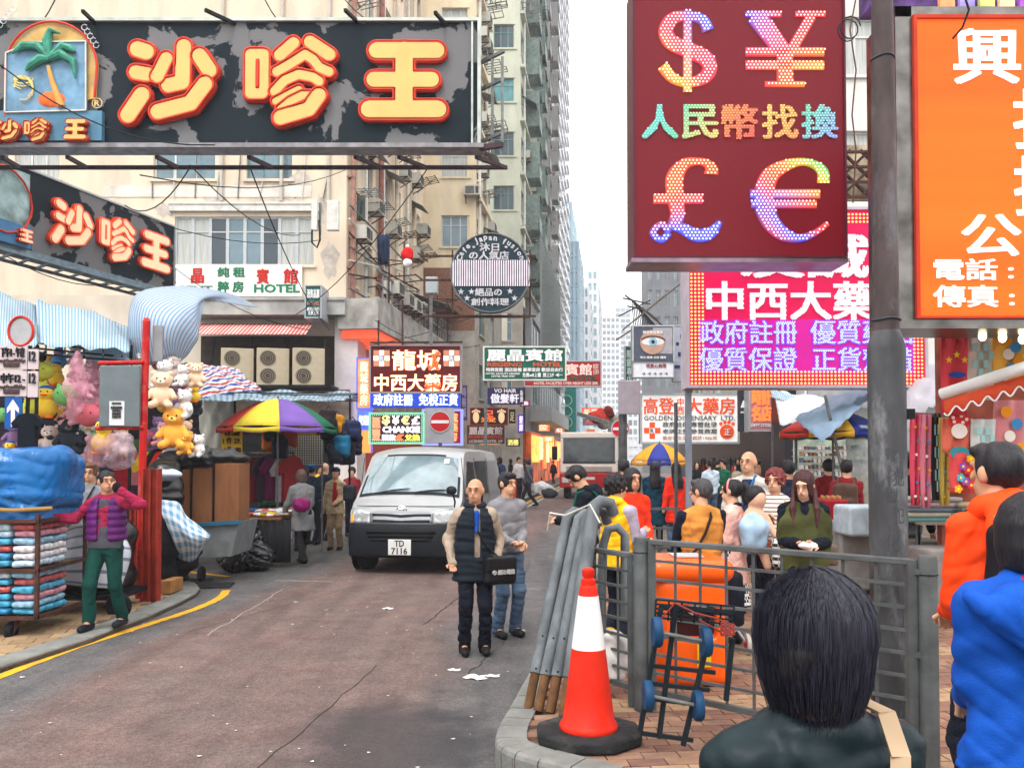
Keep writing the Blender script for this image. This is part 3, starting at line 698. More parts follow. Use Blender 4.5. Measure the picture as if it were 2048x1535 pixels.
def side_building(name,label,px_r,d,length,mat,top,zb,px_l=None,front_cols=1,fh=3.0,grp='',acn=8,nxs=2,frs=None,bay=None,panes=PANES,zrow=.9,bw=1.2):
 """frontal end wall whose right edge is at px_r, then a street face running back"""
 xr=X(px_r,d);xl=X(px_l,d)if px_l else xr-4
 R=bbox_root(name,label,((xl+xr)/2,d,0))
 f1=Face(R,(xl,d),0);w=xr-xl;nfl=int((top-zb)/fh)
 rows=floors(zb,nfl,fh,zrow,zrow+1.35)
 cols=[(w-.25-bw-i*(bw+.7),w-.25-i*(bw+.7))for i in range(front_cols)]
 f1 .wall(0,w,zb,zb+nfl*fh+.5,mat,cols=cols,rows=rows,nx=nxs,fr=frs,panes=panes)
 f2=Face(R,(xr,d),ANG);k=max(2,int(length/2.2));cols2=[(length*(i+.25)/k,length*(i+.8)/k)for i in range(k)]
 f2 .wall(0,length,zb,zb+nfl*fh+.5,mat,cols=cols2,rows=rows,nx=nxs,fr=frs,panes=panes)
 mb=MB();mb.ab((-xl+xl,.35,0),(w-.7,length*.9,zb+nfl*fh+.3));f1 .part('inner_wall',mb,concrete,smooth=0)
 mb=MB()
 for i in range(nfl):mb.ab((.1,-.25,zb+i*fh-.1),(length,-.002,zb+i*fh+.06))
 f2 .part('ledge',mb,mat,smooth=0)
 for i in range(2):pipe(f2,length*(.12+i*.55),zb,zb+nfl*fh,.07,offwhite)
 for i in range(acn):
  fl=rows[random.randrange(nfl)]
  ac(f2,random.uniform(.3,length-.5),fl[0]+random.choice((-.5,.3,1.4)),'air conditioner on floor %d of the %s'%(rows.index(fl)+4,grp),'air conditioners of the '+grp)
 mb=MB();rr=random.Random(int(d))
 for i in range(26):
  u=rr.uniform(.2,max(.5,length-1));z=zb+rr.randrange(nfl)*fh+rr.uniform(.2,1.0);w_=rr.uniform(.5,1.1);o_=rr.uniform(.5,1.1)
  for k in range(3):mb.beam((u+k*w_/2,0,z),(u+k*w_/2,-o_,z+.1),.03)
  mb.beam((u,-o_,z+.1),(u+w_,-o_,z+.1),.03);mb.beam((u,-o_*.5,z+.06),(u+w_,-o_*.5,z+.06),.03)
  if i%3==0:mb.box((u+w_/2,-.35,z+1.7),(w_+.3,.7,.03),rx=.35)
  if i%4==0:mb.ab((u,-o_*.6,z-.5),(u+w_*.3,-o_*.55,z+.05))
 kind(f2 .part('window_rack',mb,M((.2,.19,.18),.7,var=.6,scale=4),smooth=0),'stuff')
 if bay:
  mb=MB()
  for i in range(nfl):
   z=zb+i*fh
   for u in(length*.2,length*.6):mb.ab((u,-.9,z+.3),(u+.06,0,z+2.3));mb.ab((u+1.6,-.9,z+.3),(u+1.66,0,z+2.3));mb.ab((u,-.9,z+.3),(u+1.66,-.84,z+1.1));mb.ab((u,-.95,z+2.3),(u+1.66,0,z+2.36))
  kind(f2 .part('caged_balcony',mb,bay,smooth=0),'stuff')
 return R,f1,f2
# B: yellow bay building
B,b1,b2=side_building('tenement_building','yellow plastered tenement with projecting bay behind the round sign',950,35,3.4,creams[1],32,9.9,845,1,3.0,'yellow bay tenement',12,3,[alu],None,[glassb,glassc])
ac(b1,2.1,12.9,'air conditioner beside the bay window of the yellow tenement','air conditioners of the yellow bay tenement',0)
b1 .wall(-.9,2.2,7.2,9.9,M((.27,.15,.11),.9,var=.4,scale=14,bump=.5,dirt=.3),ledge=False,name='brick_infill')
b1 .wall(-.9,2.2,0,7.2,concrete,ledge=False)
f=Face(B,(X(950,35),35),ANG);f.wall(0,8,0,9.9,concrete,cols=[(1,2.4),(4,5.4)],rows=[(4.4,5.9),(7.2,8.6)])
# C: green tenement, D grey-cream tenement
C_,c1,c2=side_building('tenement_building','pale green tenement with caged balconies and awnings',1040,45,9.5,creams[2],38,11.5,958,1,3.0,'pale green tenement',30,3,[winfr[3]],M((.22,.27,.25),.6,var=.3),[glassb,glassd,glasst])
c1 .wall(-1.2,2.4,0,11.5,concrete,cols=[(.5,1.8)],rows=[(5,6.5),(8.2,9.7)])
f=Face(C_,(X(1040,45)-.7,45),ANG);f.wall(0,30,0,11.5,creams[3],cols=[(i*3+.5,i*3+2.2)for i in range(10)],rows=[(4.4,5.9),(7.4,8.8),(9.8,11)])
E_,e1,e2=side_building('tenement_building','weathered grey tenement between the green one and the white tower',1066,58,20,creams[3],50,11.5,1028,0,3.0,'weathered grey tenement',34,2,None,M((.3,.3,.3),.7),[glassb,glassd])
mb=MB()
for i in range(9):
 z=13+i*2.9;u=1+(i%3)*2.6
 mb.add([(u,0,z+.5),(u+1.8,0,z+.5),(u+1.8,-.8,z),(u,-.8,z)],[(0,1,2,3)])
c2 .part('awning',mb,M((.10,.13,.14),.8),solid=.03,smooth=0)
mb=MB()
for i in range(26):
 for z in np.arange(6.5,14,.55):mb.beam((i*.6,-1.1,z),(i*.6+.5,-1.1-.5,z+.25),.03)
 mb.ab((i*.6,-1.15,6.3),(i*.6+.05,-1.1,14))
kind(c2 .part('lattice_cage',mb,M((.25,.27,.27),.7),smooth=0),'stuff')
# white residential tower
def tower(name,label,px_l,px_m,px_r,d,top,mat,fh=2.9,balc=True,glass=False,fm=alu,pm=None,cols=3,toppx=None):
 xl,xm=X(px_l,d),X(px_m,d);L=8.0
 R=bbox_root(name,label,((xl+xm)/2,d,0));f1=Face(R,(xl,d),0);w=xm-xl
 q=(px_r-CXP)/FPX;L=max(2,(q*d-xm)/(.129-q*.9916))if px_r>px_m else 4
 L=min(L,60);f2=Face(R,(xm,d),ANG);n=int((top)/fh)
 mb=MB();mb.ab((0,.4,0),(w,1.0,n*fh));mb.box((w/2,L/2+1,n*fh/2),(w*.98,L,n*fh-.3));f1 .part('core_wall',mb,mat,smooth=0)
 mb=MB();cw=w/cols
 for c in range(cols+1):mb.ab((c*cw-.25,0,0),(c*cw+.25,.45,n*fh))
 for i in range(n):mb.ab((0,.02,i*fh-.5 if not glass else i*fh-.15),(w,.42,i*fh+(.7 if not glass else.2)))
 f1 .part('wall',mb,mat,smooth=0)
 z0=12//fh
 for i in range(int(z0),n):
  for c in range(cols):f1 .window((c+.5)*cw,i*fh+.7,cw-.5,fh-1.2,3,fm,random.choice(pm or[glassd,glassb]),.2)
 mb=MB();k=4
 for i in range(n):
  for j in range(k):
   u=L*(j+.15)/k
   if balc:mb.ab((u,-1.0,i*fh),(u+L/k*.7,0,i*fh+.15));mb.ab((u,-1.05,i*fh),(u+L/k*.7,-.95,i*fh+1.0))
   else:mb.ab((u,-.1,i*fh),(u+L/k*.8,0,i*fh+.6))
 mb.ab((0,0,0),(L,.3,n*fh));f2 .part('side_wall',mb,mat,smooth=0)
 for i in range(int(z0),n):
  for j in range(k):f2 .window(L*(j+.5)/k,i*fh+1.0,L/k*.6,1.5,2,fm,(pm or[glassd])[0],-.07)
 return R,f1,f2
TWR,t1,t2=tower('residential_tower','very tall white residential tower rising out of view with stepped balconies',1050,1106,1131,140,100,creams[4])
mb=MB()
for i in range(4,34):mb.ab((.6,-.6,i*2.9-.35),(3.6,0,i*2.9+.5))
t1 .part('balcony',mb,M((.42,.42,.44),.8),smooth=0)
teal=M((.22,.42,.50),.12,var=.2,scale=.5);bluef=M((.36,.5,.56),.4)
tower('glass_tower','blue green glass tower behind the white residential tower',1131,1144,1155,190,62,bluef,3.4,False,True,M((.5,.6,.65),.4),[teal,glassb,teal],2)
tower('glass_tower','dark blue glass block with a slim antenna',1140,1158,1168,175,48,M((.3,.42,.5),.4),3.2,False,True,M((.4,.5,.55),.4),[teal,glassb],2)
tower('office_building','pale office block beside the blue glass block',1160,1178,1190,200,44,creams[4],3.1,False,cols=2)
tower('office_building','white block with a blue glass corner far down the street',1176,1196,1208,230,56,creams[4],3.2,False,False,cols=2,pm=[teal])
tower('office_building','faint hazy slab block closing the view of the street',1205,1240,1246,420,76,creams[4],3.2,False,False,cols=4)
tower('office_building','faint hazy tower on the axis of the street',1232,1262,1266,480,92,creams[5],3.2,False,False,cols=3)
tower('office_building','hazy pale tower low behind the bamboo scaffolding',1256,1286,1290,300,46,creams[4],3.2,False,False,cols=3)
R=bbox_root('shop_building','low grey building with dark ribbon windows above orange lit shops',(3,60,0));f=Face(R,(X(1062,50),50),ANG)
f.wall(0,26,3.4,12,creams[5],cols=[(1,24)],rows=[(5.2,10.5)],win=False)
for i in range(12):f.window(2+i*1.92,5.2,1.9,5.3,2,winfr[1],glassd,.1)
mb=MB();mb.ab((-.5,-1.3,4.0),(26,.0,4.9));f.part('canopy',mb,M((.40,.41,.42),.6),smooth=0)
mb=MB();mb.ab((0,.02,0),(26,.3,3.4));f.part('shopfront',mb,M((.5,.12,.03),.5,emit=.6,var=.8,scale=.8),smooth=0)
for i in range(10):
 mb=MB();mb.ab((i*2.5+.3,-.1,1.0+random.random()),(i*2.5+2,.0,3.2));f.part('lit_panel',mb,M(random.choice(((1,.45,.12),(1,.7,.35),(1,.22,.05))),.5,emit=1.5,var=.4,scale=3),smooth=0)
tower('grey_building','dark grey slab building behind the eye advertisement',1292,1362,1366,95,42,M((.22,.23,.25),.8,var=.15,scale=.6),3.1,False,cols=4)
J=bbox_root('white_building','white tiled building with green window frames behind the lamp post',(12,22,0))
fj=Face(J,(7.9,22),0);wj=M((.62,.61,.58),.7,var=.08,scale=2,dirt=.2)
fj.wall(0,18,4.3,20,wj,cols=[(i*2.6+.9,i*2.6+2.9)for i in range(6)],rows=floors(5.0,5,3.1,.9,2.5),nx=4,panes=[glassc,glassb,glasst])
fj.wall(0,18,3.4,4.3,M((.35,.35,.36),.6),ledge=False)
fj2=Face(J,(7.9,22),ANG)
fj2 .wall(0,40,3.8,16,wj,cols=[(i*3+.6,i*3+2.6)for i in range(13)],rows=floors(4.2,4,3.0,.6,2.1),nx=3)
mb=MB();mb.ab((0,.3,0),(18,.6,3.4));fj.part('shopfront',mb,M((.30,.31,.31),.6,var=.3,scale=2),smooth=0)
mb=MB();mb.ab((0,.3,0),(40,.6,3.8));fj2 .part('shopfront',mb,M((.02,.02,.03),.5),smooth=0)
for i in range(15):
 z0=random.uniform(.6,1.4);mb=MB();mb.ab((i*2.6+.2,.1,z0),(i*2.6+2.2,.28,3.5));fj2 .part('lit_panel',mb,M(random.choice(((.95,.7,.5),(1,.35,.15),(.5,.05,.05),(.9,.9,.95),(.05,.06,.12))),.5,emit=random.choice((.2,.8,.9)),var=.5,scale=4),smooth=0)
 mb=MB();mb.ab((i*2.6+.1,-.5,3.0),(i*2.6+2.3,.05,3.7));fj2 .part('fascia',mb,M(random.choice(((.5,.03,.03),(.7,.5,.1),(.03,.06,.3),(.6,.6,.6))),.5,emit=.5),smooth=0)
# signs
def E(col,s=1.0):
 key=('E',col,s)
 if key not in MATS:
  m,N,L,b=nodes_mat('lit_letter');b.inputs['Base Color'].default_value=tuple(c*.25 for c in col)+(1,);b.inputs['Roughness'].default_value=.5
  b.inputs['Emission Color'].default_value=tuple(col)+(1,);b.inputs['Emission Strength'].default_value=s;MATS[key]=m
 return MATS[key]
def Pm(col,rough=.4,**k):return M(col,rough,var=.06,scale=3,**k)
def colmat(strength,name='led'):
 key=('cm',strength)
 if key in MATS:return MATS[key]
 m,N,L,b=nodes_mat(name);a=N.new('ShaderNodeVertexColor');a.layer_name='col'
 b.inputs['Base Color'].default_value=(.08,.05,.06,1);L.new(a.outputs[0],b.inputs['Emission Color']);b.inputs['Emission Strength'].default_value=strength
 MATS[key]=m;return m
def setcol(me,fn):
 at=me.color_attributes.new('col','FLOAT_COLOR','POINT')
 co=np.zeros(len(me.vertices)*3,np.float32);me.vertices.foreach_get('co',co);co=co.reshape(-1,3)
 at.data.foreach_set('color',np.array([tuple(fn(*c))+(1,)for c in co],np.float32).ravel())
def dots_in(tris,x0,x1,z0,z1,pitch):
 """hexagonal grid points lying inside the 2D triangles"""
 out=[];tris=[t for t in tris if abs((t[1][0]-t[0][0])*(t[2][1]-t[0][1])-(t[2][0]-t[0][0])*(t[1][1]-t[0][1]))>1e-8]
 ny=int((z1-z0)/(pitch*.866))+2;nx=int((x1-x0)/pitch)+2
 gx,gy=np.meshgrid(np.arange(nx),np.arange(ny));g=np.stack([x0+(gx+.5*(gy%2))*pitch,z0+gy*pitch*.866],-1).reshape(-1,2)
 ok=np.zeros(len(g),bool)
 for a,b,c in tris:
  def s(p,q):return(q[0]-p[0])*(g[:,1]-p[1])-(q[1]-p[1])*(g[:,0]-p[0])
  s1,s2,s3=s(a,b),s(b,c),s(c,a);ok|=((s1>=0)&(s2>=0)&(s3>=0))|((s1<=0)&(s2<=0)&(s3<=0))
 return g[ok]
def dot_mesh(pts,y,r,colf,mat,parent,name='led_dots',loc=(0,0,0)):
 vs,fs=[],[]
 for x,z in pts:
  k=len(vs);vs.append((x,y-r*.8,z));vs+=[(x+r*cos(a*pi/3),y,z+r*sin(a*pi/3))for a in range(6)]
  fs+=[(k,k+1+(a+1)%6,k+1+a)for a in range(6)]
 me=bpy.data.meshes.new(name);me.from_pydata(vs,[],fs);me.materials.append(mat);setcol(me,colf)
 o=link(name,me,parent,loc);o['kind']='stuff';return o
def led_text(th,s,px0,py0,px1,py1,d,colf,pitch,r,bold=.02,base=.55,dots=1.6,ext=.02,name='letter',each=True,**kw):
 """glowing letters with LED points; colf(x,y,z) -> colour in world coordinates"""
 a,b=P(px0,py0,d),P(px1,py1,d)
 co,pol=text_mesh(s,bold,0.0,**kw);lo,hi=co.min(0),co.max(0)
 xs=a.x+(co[:,0]-lo[0])/(hi[0]-lo[0])*(b.x-a.x);zs=b.z+(co[:,1]-lo[1])/(hi[1]-lo[1])*(a.z-b.z)
 tris=[]
 for p in pol:
  for i in range(1,len(p)-1):tris.append([(xs[p[0]],zs[p[0]]),(xs[p[i]],zs[p[i]]),(xs[p[i+1]],zs[p[i+1]])])
 vs=[(x,d-v[2]*.01,z)for x,z,v in zip(xs,zs,co)];me=bpy.data.meshes.new(name);me.from_pydata(vs,[],pol);me.materials.append(colmat(base));setcol(me,colf)
 o=link(name,me,th.o,th.l)
 if pitch:dot_mesh(dots_in(tris,a.x,b.x,b.z,a.z,pitch),d-.012,r,colf,colmat(dots),th.o,'led_dots',th.l)
 return o
def dot_band(th,px0,py0,px1,py1,d,w,pitch,r,col,strength,name='led_border'):
 a,b=P(px0,py0,d),P(px1,py1,d);pts=[]
 for i in range(int((b.x-a.x)/pitch)+1):
  for j in range(int((a.z-b.z)/pitch)+1):
   x,z=a.x+i*pitch,b.z+j*pitch
   if min(x-a.x,b.x-x,z-b.z,a.z-z)<w:pts.append((x,z))
 return dot_mesh(pts,d,r,lambda*c:col,colmat(strength),th.o,name,th.l)
def sign(name,label,cat,px0,py0,px1,py1,d,face,frame=None,th=.18,fw=.05,group=None):
 a,b=P(px0,py0,d),P(px1,py1,d);base=((a.x+b.x)/2,d,b.z);s=Th(name,label,cat,base,group)
 mb=MB();mb.ab((a.x,d,b.z),(b.x,d+th,a.z));s.part('panel',mb,face,smooth=0)
 if frame:
  mb=MB();e=fw
  mb.ab((a.x-e,d-.03,a.z),(b.x+e,d+th+.01,a.z+e));mb.ab((a.x-e,d-.03,b.z-e),(b.x+e,d+th+.01,b.z))
  mb.ab((a.x-e,d-.03,b.z),(a.x,d+th+.01,a.z));mb.ab((b.x,d-.03,b.z),(b.x+e,d+th+.01,a.z));s.part('frame',mb,frame,smooth=0)
 return s
def mixc(a,b,t):t=max(0,min(1,t));return tuple(a[i]*(1-t)+b[i]*t for i in range(3))
# big peeling neon sign and its small sister
def peel_mat():
 m,N,L,b=nodes_mat('peeling_paint');b.inputs['Roughness'].default_value=.7
 tc=N.new('ShaderNodeTexCoord');n=N.new('ShaderNodeTexNoise');n.inputs['Scale'].default_value=1.25;n.inputs['Detail'].default_value=7;n.inputs['Roughness'].default_value=.55;n.inputs['Distortion'].default_value=.4
 L.new(tc.outputs['Object'],n.inputs['Vector']);r=N.new('ShaderNodeValToRGB');L.new(n.outputs[0],r.inputs[0])
 r.color_ramp.elements[0].position=.525;r.color_ramp.elements[0].color=(.004,.012,.018,1);r.color_ramp.elements[1].position=.54;r.color_ramp.elements[1].color=(.15,.15,.155,1)
 n2=N.new('ShaderNodeTexNoise');n2 .inputs['Scale'].default_value=60;L.new(tc.outputs['Object'],n2 .inputs['Vector'])
 mm=N.new('ShaderNodeMix');mm.data_type='RGBA';mm.blend_type='MULTIPLY';mm.inputs[0].default_value=.6;L.new(r.outputs[0],mm.inputs[6])
 r2=N.new('ShaderNodeValToRGB');r2 .color_ramp.elements[0].color=(.5,.5,.5,1);r2 .color_ramp.elements[1].color=(1.4,1.4,1.4,1);L.new(n2 .outputs[0],r2 .inputs[0]);L.new(r2 .outputs[0],mm.inputs[7])
 L.new(mm.outputs[2],b.inputs['Base Color']);bp=N.new('ShaderNodeBump');bp.inputs['Strength'].default_value=.4;bp.inputs['Distance'].default_value=.01;L.new(n.outputs[0],bp.inputs['Height']);L.new(bp.outputs[0],b.inputs['Normal'])
 return m
peel=peel_mat()
K=2.476
def zz(pts,ox=0):return[((x/K+ox),y/K)for x,y in pts]
CH1=[(zz([(695,258),(738,272)]),46/K),(zz([(688,375),(745,385)]),42/K),(zz([(718,488),(652,588)]),46/K),(zz([(925,245),(918,425),(850,440)]),43/K),(zz([(838,305),(795,395)]),38/K),(zz([(1003,292),(1052,365)]),44/K),(zz([(1030,435),(960,530),(800,572)]),45/K)]
CH2=[(zz([(1249,283),(1249,478)]),32/K),(zz([(1249,283),(1310,283)]),32/K),(zz([(1318,283),(1318,470)]),30/K),(zz([(1249,480),(1310,480)]),32/K),(zz([(1462,228),(1395,288)]),36/K),(zz([(1545,222),(1640,285)]),38/K),(zz([(1380,372),(1460,325),(1520,285),(1560,310),(1590,350),(1640,372)]),30/K),(zz([(1370,470),(1420,415),(1490,385),(1560,400),(1590,420)]),30/K),(zz([(1375,520),(1450,480),(1490,460)]),24/K),(zz([(1400,560),(1450,520),(1510,490),(1580,490)]),26/K),(zz([(1590,490),(1540,560),(1400,602)]),42/K)]
CH3=[(zz([(385,265),(680,265)],600),47/K),(zz([(372,411),(655,411)],600),45/K),(zz([(348,560),(688,560)],600),49/K),(zz([(520,265),(520,558)],600),50/K)]
def fat_char(strokes,scale,res,d_face=.10,gap=None):
 """returns (face, tube, back) meshes of a chubby neon character in local coords: x right, z up, -y out; unit = pixel * scale"""
 allp=[p for s,r in strokes for p in s];cx=sum(p[0]for p in allp)/len(allp);cz=sum(p[1]for p in allp)/len(allp)
 segs=[]
 for s,r in strokes:
  q=[((x-cx)*scale,-(z-cz)*scale)for x,z in s];segs.append((q,r*scale))
 def d2(p,add=0):
  D=None
  for q,r in segs:
   dd=None
   for(ax,az),(bx,bz)in zip(q,q[1:]):
    vx,vz=bx-ax,bz-az;L=vx*vx+vz*vz+1e-9;t=np.clip(((p[...,0]-ax)*vx+(p[...,2]-az)*vz)/L,0,1)
    e=np.sqrt((p[...,0]-ax-t*vx)**2+(p[...,2]-az-t*vz)**2)-r;dd=e if dd is None else np.minimum(dd,e)
   D=dd if D is None else np.minimum(D,dd)
  return D+add
 xs=[p[0]for q,r in segs for p in q];zs=[p[1]for q,r in segs for p in q];R=max(r for q,r in segs)+.12
 lo=V3((min(xs)-R,-.2,min(zs)-R));hi=V3((max(xs)+R,.06,max(zs)+R));w=5.0*scale
 face=(lambda p:np.maximum(d2(p,w*.5),np.abs(p[...,1]+.075)-.05),lo,hi)
 back=(lambda p:np.maximum(d2(p,-w*.8),np.abs(p[...,1]+.04)-.04),lo,hi)
 def tubef(p):
  return np.sqrt(d2(p,-w*.3)**2+(p[...,1]+.125)**2)-w*.33
 def seps(p):
  G_=[]
  for q,r in segs[:]:
   dd=None
   for(ax,az),(bx,bz)in zip(q,q[1:]):
    vx,vz=bx-ax,bz-az;L=vx*vx+vz*vz+1e-9;t=np.clip(((p[...,0]-ax)*vx+(p[...,2]-az)*vz)/L,0,1)
    e=np.sqrt((p[...,0]-ax-t*vx)**2+(p[...,2]-az-t*vz)**2)-r;dd=e if dd is None else np.minimum(dd,e)
   if len(G_)and gap==2 and len(G_)==1 and len(segs)-segs.index((q,r))>len(segs)-4:G_[0]=np.minimum(G_[0],dd)
   else:G_.append(dd)
  D=None
  for i_,g_ in enumerate(G_):
   e=np.abs(g_)
   for h_ in G_[i_+1:]:e=np.maximum(e,-h_)
   D=e if D is None else np.minimum(D,e)
  return np.sqrt(D**2+(p[...,1]+.128)**2)-w*.42
 tube=(seps if gap else tubef,lo,hi)
 rx=1.0
 out=[]
 for f,rr in((face,res),(tube,res*.8),(back,res*1.3)):out.append(nets([f],rr,.004))
 return out,(cx,cz)
neon_y=M((.70,.48,.20),.55,var=.08,scale=3,dirt=.25,dirtcol=(.5,.28,.08));neon_r=M((.62,.07,.03),.35,var=.15,scale=5)
neon_b=M((.50,.05,.03),.5,var=.2,scale=5)
glow_y=M((.95,.66,.45),.4,var=.05,emit=.15);glow_r=M((.9,.16,.06),.35,emit=.2,var=.1)
FAT=[fat_char(c,13/FPX,.0135 if i==1 else.016,gap=(1,2,0)[i])for i,c in enumerate((CH1,CH2,CH3))]
def put_char(i,x,y,z,s,th,mats,rz=0):
 (ms,c)=FAT[i]
 for(vs,fs),nm,mt in zip(ms,('letter','neon_tube','letter_rim_or_halo'),mats):
  key=('fat',i,nm,mt.name)
  if key not in TXT:TXT[key]=np_mesh(nm,vs,fs,mt,sharp=0 if nm=='neon_tube' else 38)
  o=link(nm,TXT[key],th.o,Vector((x,y,z))+Vector(th.l),rz);o.scale=(s,1,s)
DB=13.0
S=Th('neon_sign','huge black peeling neon sign with three fat yellow characters hung across the corner','sign',(X(470,DB),DB,Z(292,DB)))
a,b=P(-260,45,DB),P(955,290,DB)
mb=MB();mb.ab((a.x,DB,b.z),(b.x,DB+.24,a.z));S.part('panel',mb,peel,smooth=0)
mb=MB();mb.ab((a.x,DB-.06,a.z),(b.x+.05,DB+.24,a.z+.05),m=0);mb.ab((b.x,DB-.06,b.z),(b.x+.05,DB+.24,a.z));mb.ab((b.x-.1,DB-.05,b.z),(b.x-.07,DB-.001,a.z))
S.part('trim',mb,M((.45,.48,.45),.5,metal=.3,var=.2),smooth=0)
mb=MB();mb.ab((a.x,DB-.10,b.z-.07),(b.x+.1,DB+.26,b.z));S.part('tray',mb,M((.30,.29,.30),.6,var=.3,dirt=.4),smooth=0)
yb=DB+1.1;zb=Z(335,yb)
mb=MB();mb.beam((a.x,yb,zb),(X(1015,yb),yb,zb),.06)
mb.beam((b.x+.05,DB,b.z-.05),(X(1005,DB-.1),DB-.2,b.z-.07),.08)
S.part('strut',mb,M((.09,.06,.07),.7,var=.3),smooth=0)
for px in(165,350,540,760,850,1010,30,-150):
 mb=MB();mb.beam((X(px-60,DB),DB+.3,b.z-.08),(X(px,yb),yb,zb),.06);S.part('strut',mb,M((.09,.06,.07),.7,var=.3),smooth=0)
for px in(960,985,1005):
 mb=MB();mb.beam((X(px,DB+.4),DB+.4-(px-960)*.01,b.z-.1),(X(px,DB+.4),DB+.4-(px-960)*.01,Z(90+(px-960)*.6,DB)),.045)
 S.part('frame_post',mb,steel,smooth=0)
mb=MB()
for py in(110,165,272):mb.beam((b.x,DB+.3,Z(py,DB)),(X(1008,DB),DB,Z(py-8,DB)),.05)
S.part('frame_rail',mb,steel,smooth=0)
for i,(ch,px,py)in enumerate(((0,343,165),(1,580,165),(2,812,168))):
 c=FAT[ch][1];q=P(c[0],c[1],DB);put_char(ch,q.x,DB,q.z,1,S,(neon_y,neon_r,neon_b))
mb=MB()
for x,y0,x2,y2 in((410,20,470,48),(870,25,890,48),(165,22,190,46),(690,20,715,44)):mb.beam(P(x,y0,DB-.4),P(x2,y2,DB),.05)
S.part('lamp_arm',mb,dark,smooth=0)
def emblem(S,cx,cz,y,s,loc):
 """palm tree badge: arch, blue picture, palm, little name plate; s = metres per photo pixel"""
 def pt(px,py,o=0):return(cx+(px-100)*s,y-o,cz-(py-170)*s)
 n=20;arch=[pt(6,240)]+[pt(97+92*cos(pi-pi*i/n),140-94*sin(pi*i/n))for i in range(n+1)]+[pt(185,200)]
 mb=MB();mb.prism([(q[0],q[1]-.02,q[2])for q in arch],(0,-.04,0));S.part('badge',mb,M((.62,.42,.16),.6,var=.3,scale=4,dirt=.6,dirtcol=(.2,.22,.24)),smooth=0)
 mb=MB();mb.tube([(q[0],q[1]-.09,q[2])for q in arch],.018,6);S.part('neon_tube',mb,neon_r)
 mb=MB();mb.prism([pt(x,yy,.07)for x,yy in((8,232),(8,112),(60,90),(168,88),(170,228))],(0,-.03,0));S.part('picture',mb,M((.20,.34,.46),.6,var=.3,scale=5,dirt=.4,dirtcol=(.3,.35,.38)),smooth=0)
 mb=MB()
 for q in(((8,232),(8,112)),((8,112),(60,90)),((60,90),(168,88)),((168,88),(170,228)),((8,232),(170,228))):mb.beam(pt(*q[0],.12),pt(*q[1],.12),.02)
 S.part('picture_frame',mb,offwhite,smooth=0)
 mb=MB();mb.tube([pt(95,140,.14),pt(103,170,.14),pt(122,222,.14)],[.03,.04,.06],8);S.part('palm_trunk',mb,M((.65,.35,.12),.6))
 mb=MB()
 for fr in([(98,125),(75,100),(45,98),(22,115)],[(98,125),(92,90),(100,68),(118,74)],[(98,125),(120,115),(145,130),(150,165)],[(98,125),(80,125),(60,140),(50,150)],[(98,125),(125,100),(140,105),(150,112)]):
  mb.tube([pt(x,yy,.15)for x,yy in fr],[.05,.075,.06,.015],8)
 S.part('palm_frond',mb,M((.08,.30,.22),.5,var=.4,scale=9))
 mb=MB();mb.ell(pt(100,205,.1),(.22,.03,.13));S.part('sunset',mb,M((.75,.20,.05),.5,var=.3,scale=9))
 mb=MB()
 for i in range(7):a0=i*.9;mb.tube([pt(45+20*cos(a0+t),172+(14+2*i)*sin(a0+t)*.8+i*4-8,.13)for t in(0,.7,1.4,2.1,2.8)],.010,5)
 S.part('squiggle',mb,M((.75,.62,.25),.5))
 mb=MB()
 for c0,x0,y0,dx in((0,165,60,6),(1,-5,55,7)):
  for i in range(5):mb.tube([pt(x0+dx*i+6*cos(t),y0+(i*9 if c0==0 else-i*8)+6*sin(t),.12)for t in np.arange(0,6.3,.8)],.007,4)
 S.part('script_tube',mb,M((.65,.66,.68),.4))
 mb=MB();mb.tube([pt(188+10*cos(t),210+10*sin(t),.05)for t in np.arange(0,6.28,.5)],.008,5,closed=True);S.part('ring',mb,M((.7,.55,.3),.5))
 T3('R',*(pt(183,0)[0],pt(193,0)[0]),pt(0,216)[2],pt(0,204)[2],y-.05,M((.7,.55,.3),.5),S.o).location=loc
 a,b=pt(-4,228,.1),pt(201,288);mb=MB();mb.ab((a[0],y-.1,b[2]),(b[0],y-.002,a[2]));S.part('name_plate',mb,M((.12,.26,.36),.6,var=.15,scale=4,dirt=.3,dirtcol=(.2,.3,.35)),smooth=0)
emblem(S,X(100,DB),Z(170,DB),DB,13/FPX,S.l)
for ch,px in((0,20),(1,80),(2,158)):q=P(px,264,DB-.1);put_char(ch,q.x,DB-.1,q.z,.26,S,(neon_y,neon_r,neon_b))
A0,A1=Vector((X(-40,15.1),15.1,0)),Vector((X(343,20),20,0));dv=(A1-A0);LEN=dv.length;an=atan2(dv.y,dv.x);dv.normalize()
zlo,zhi=5.85,7.42
S=thing('neon_sign','smaller black neon sign turned edgeways with the same fat characters','sign',A0+Vector((0,0,zlo)),an)
mb=MB();mb.ab((0,0,0),(LEN,.4,zhi-zlo));mb.build('panel',peel,S,smooth=0)
mb=MB();mb.ab((0,-.03,zhi-zlo),(LEN+.03,.4,zhi-zlo+.04));mb.ab((LEN,-.03,0),(LEN+.03,.4,zhi-zlo));mb.build('trim',alu,S,smooth=0)
mb=MB();mb.ab((0,-.3,-.22),(LEN,-.24,-.16));mb.ab((0,-.02,-.08),(LEN,.5,-.001));mb.ab((0,.45,-.22),(LEN,.5,-.16))
for i in range(12):mb.beam((i*LEN/12,-.28,-.19),(i*LEN/12+.3,.48,-.19),.04)
mb.build('tray',M((.22,.28,.32),.5,metal=.3,var=.3),S,smooth=0)
class Loc:
 def __init__(s,o):s.o=o;s.l=(0,0,0)
def along(px):
 k=(px-CXP)/FPX;return(k*A0 .y-A0 .x)/(dv.x-k*dv.y)
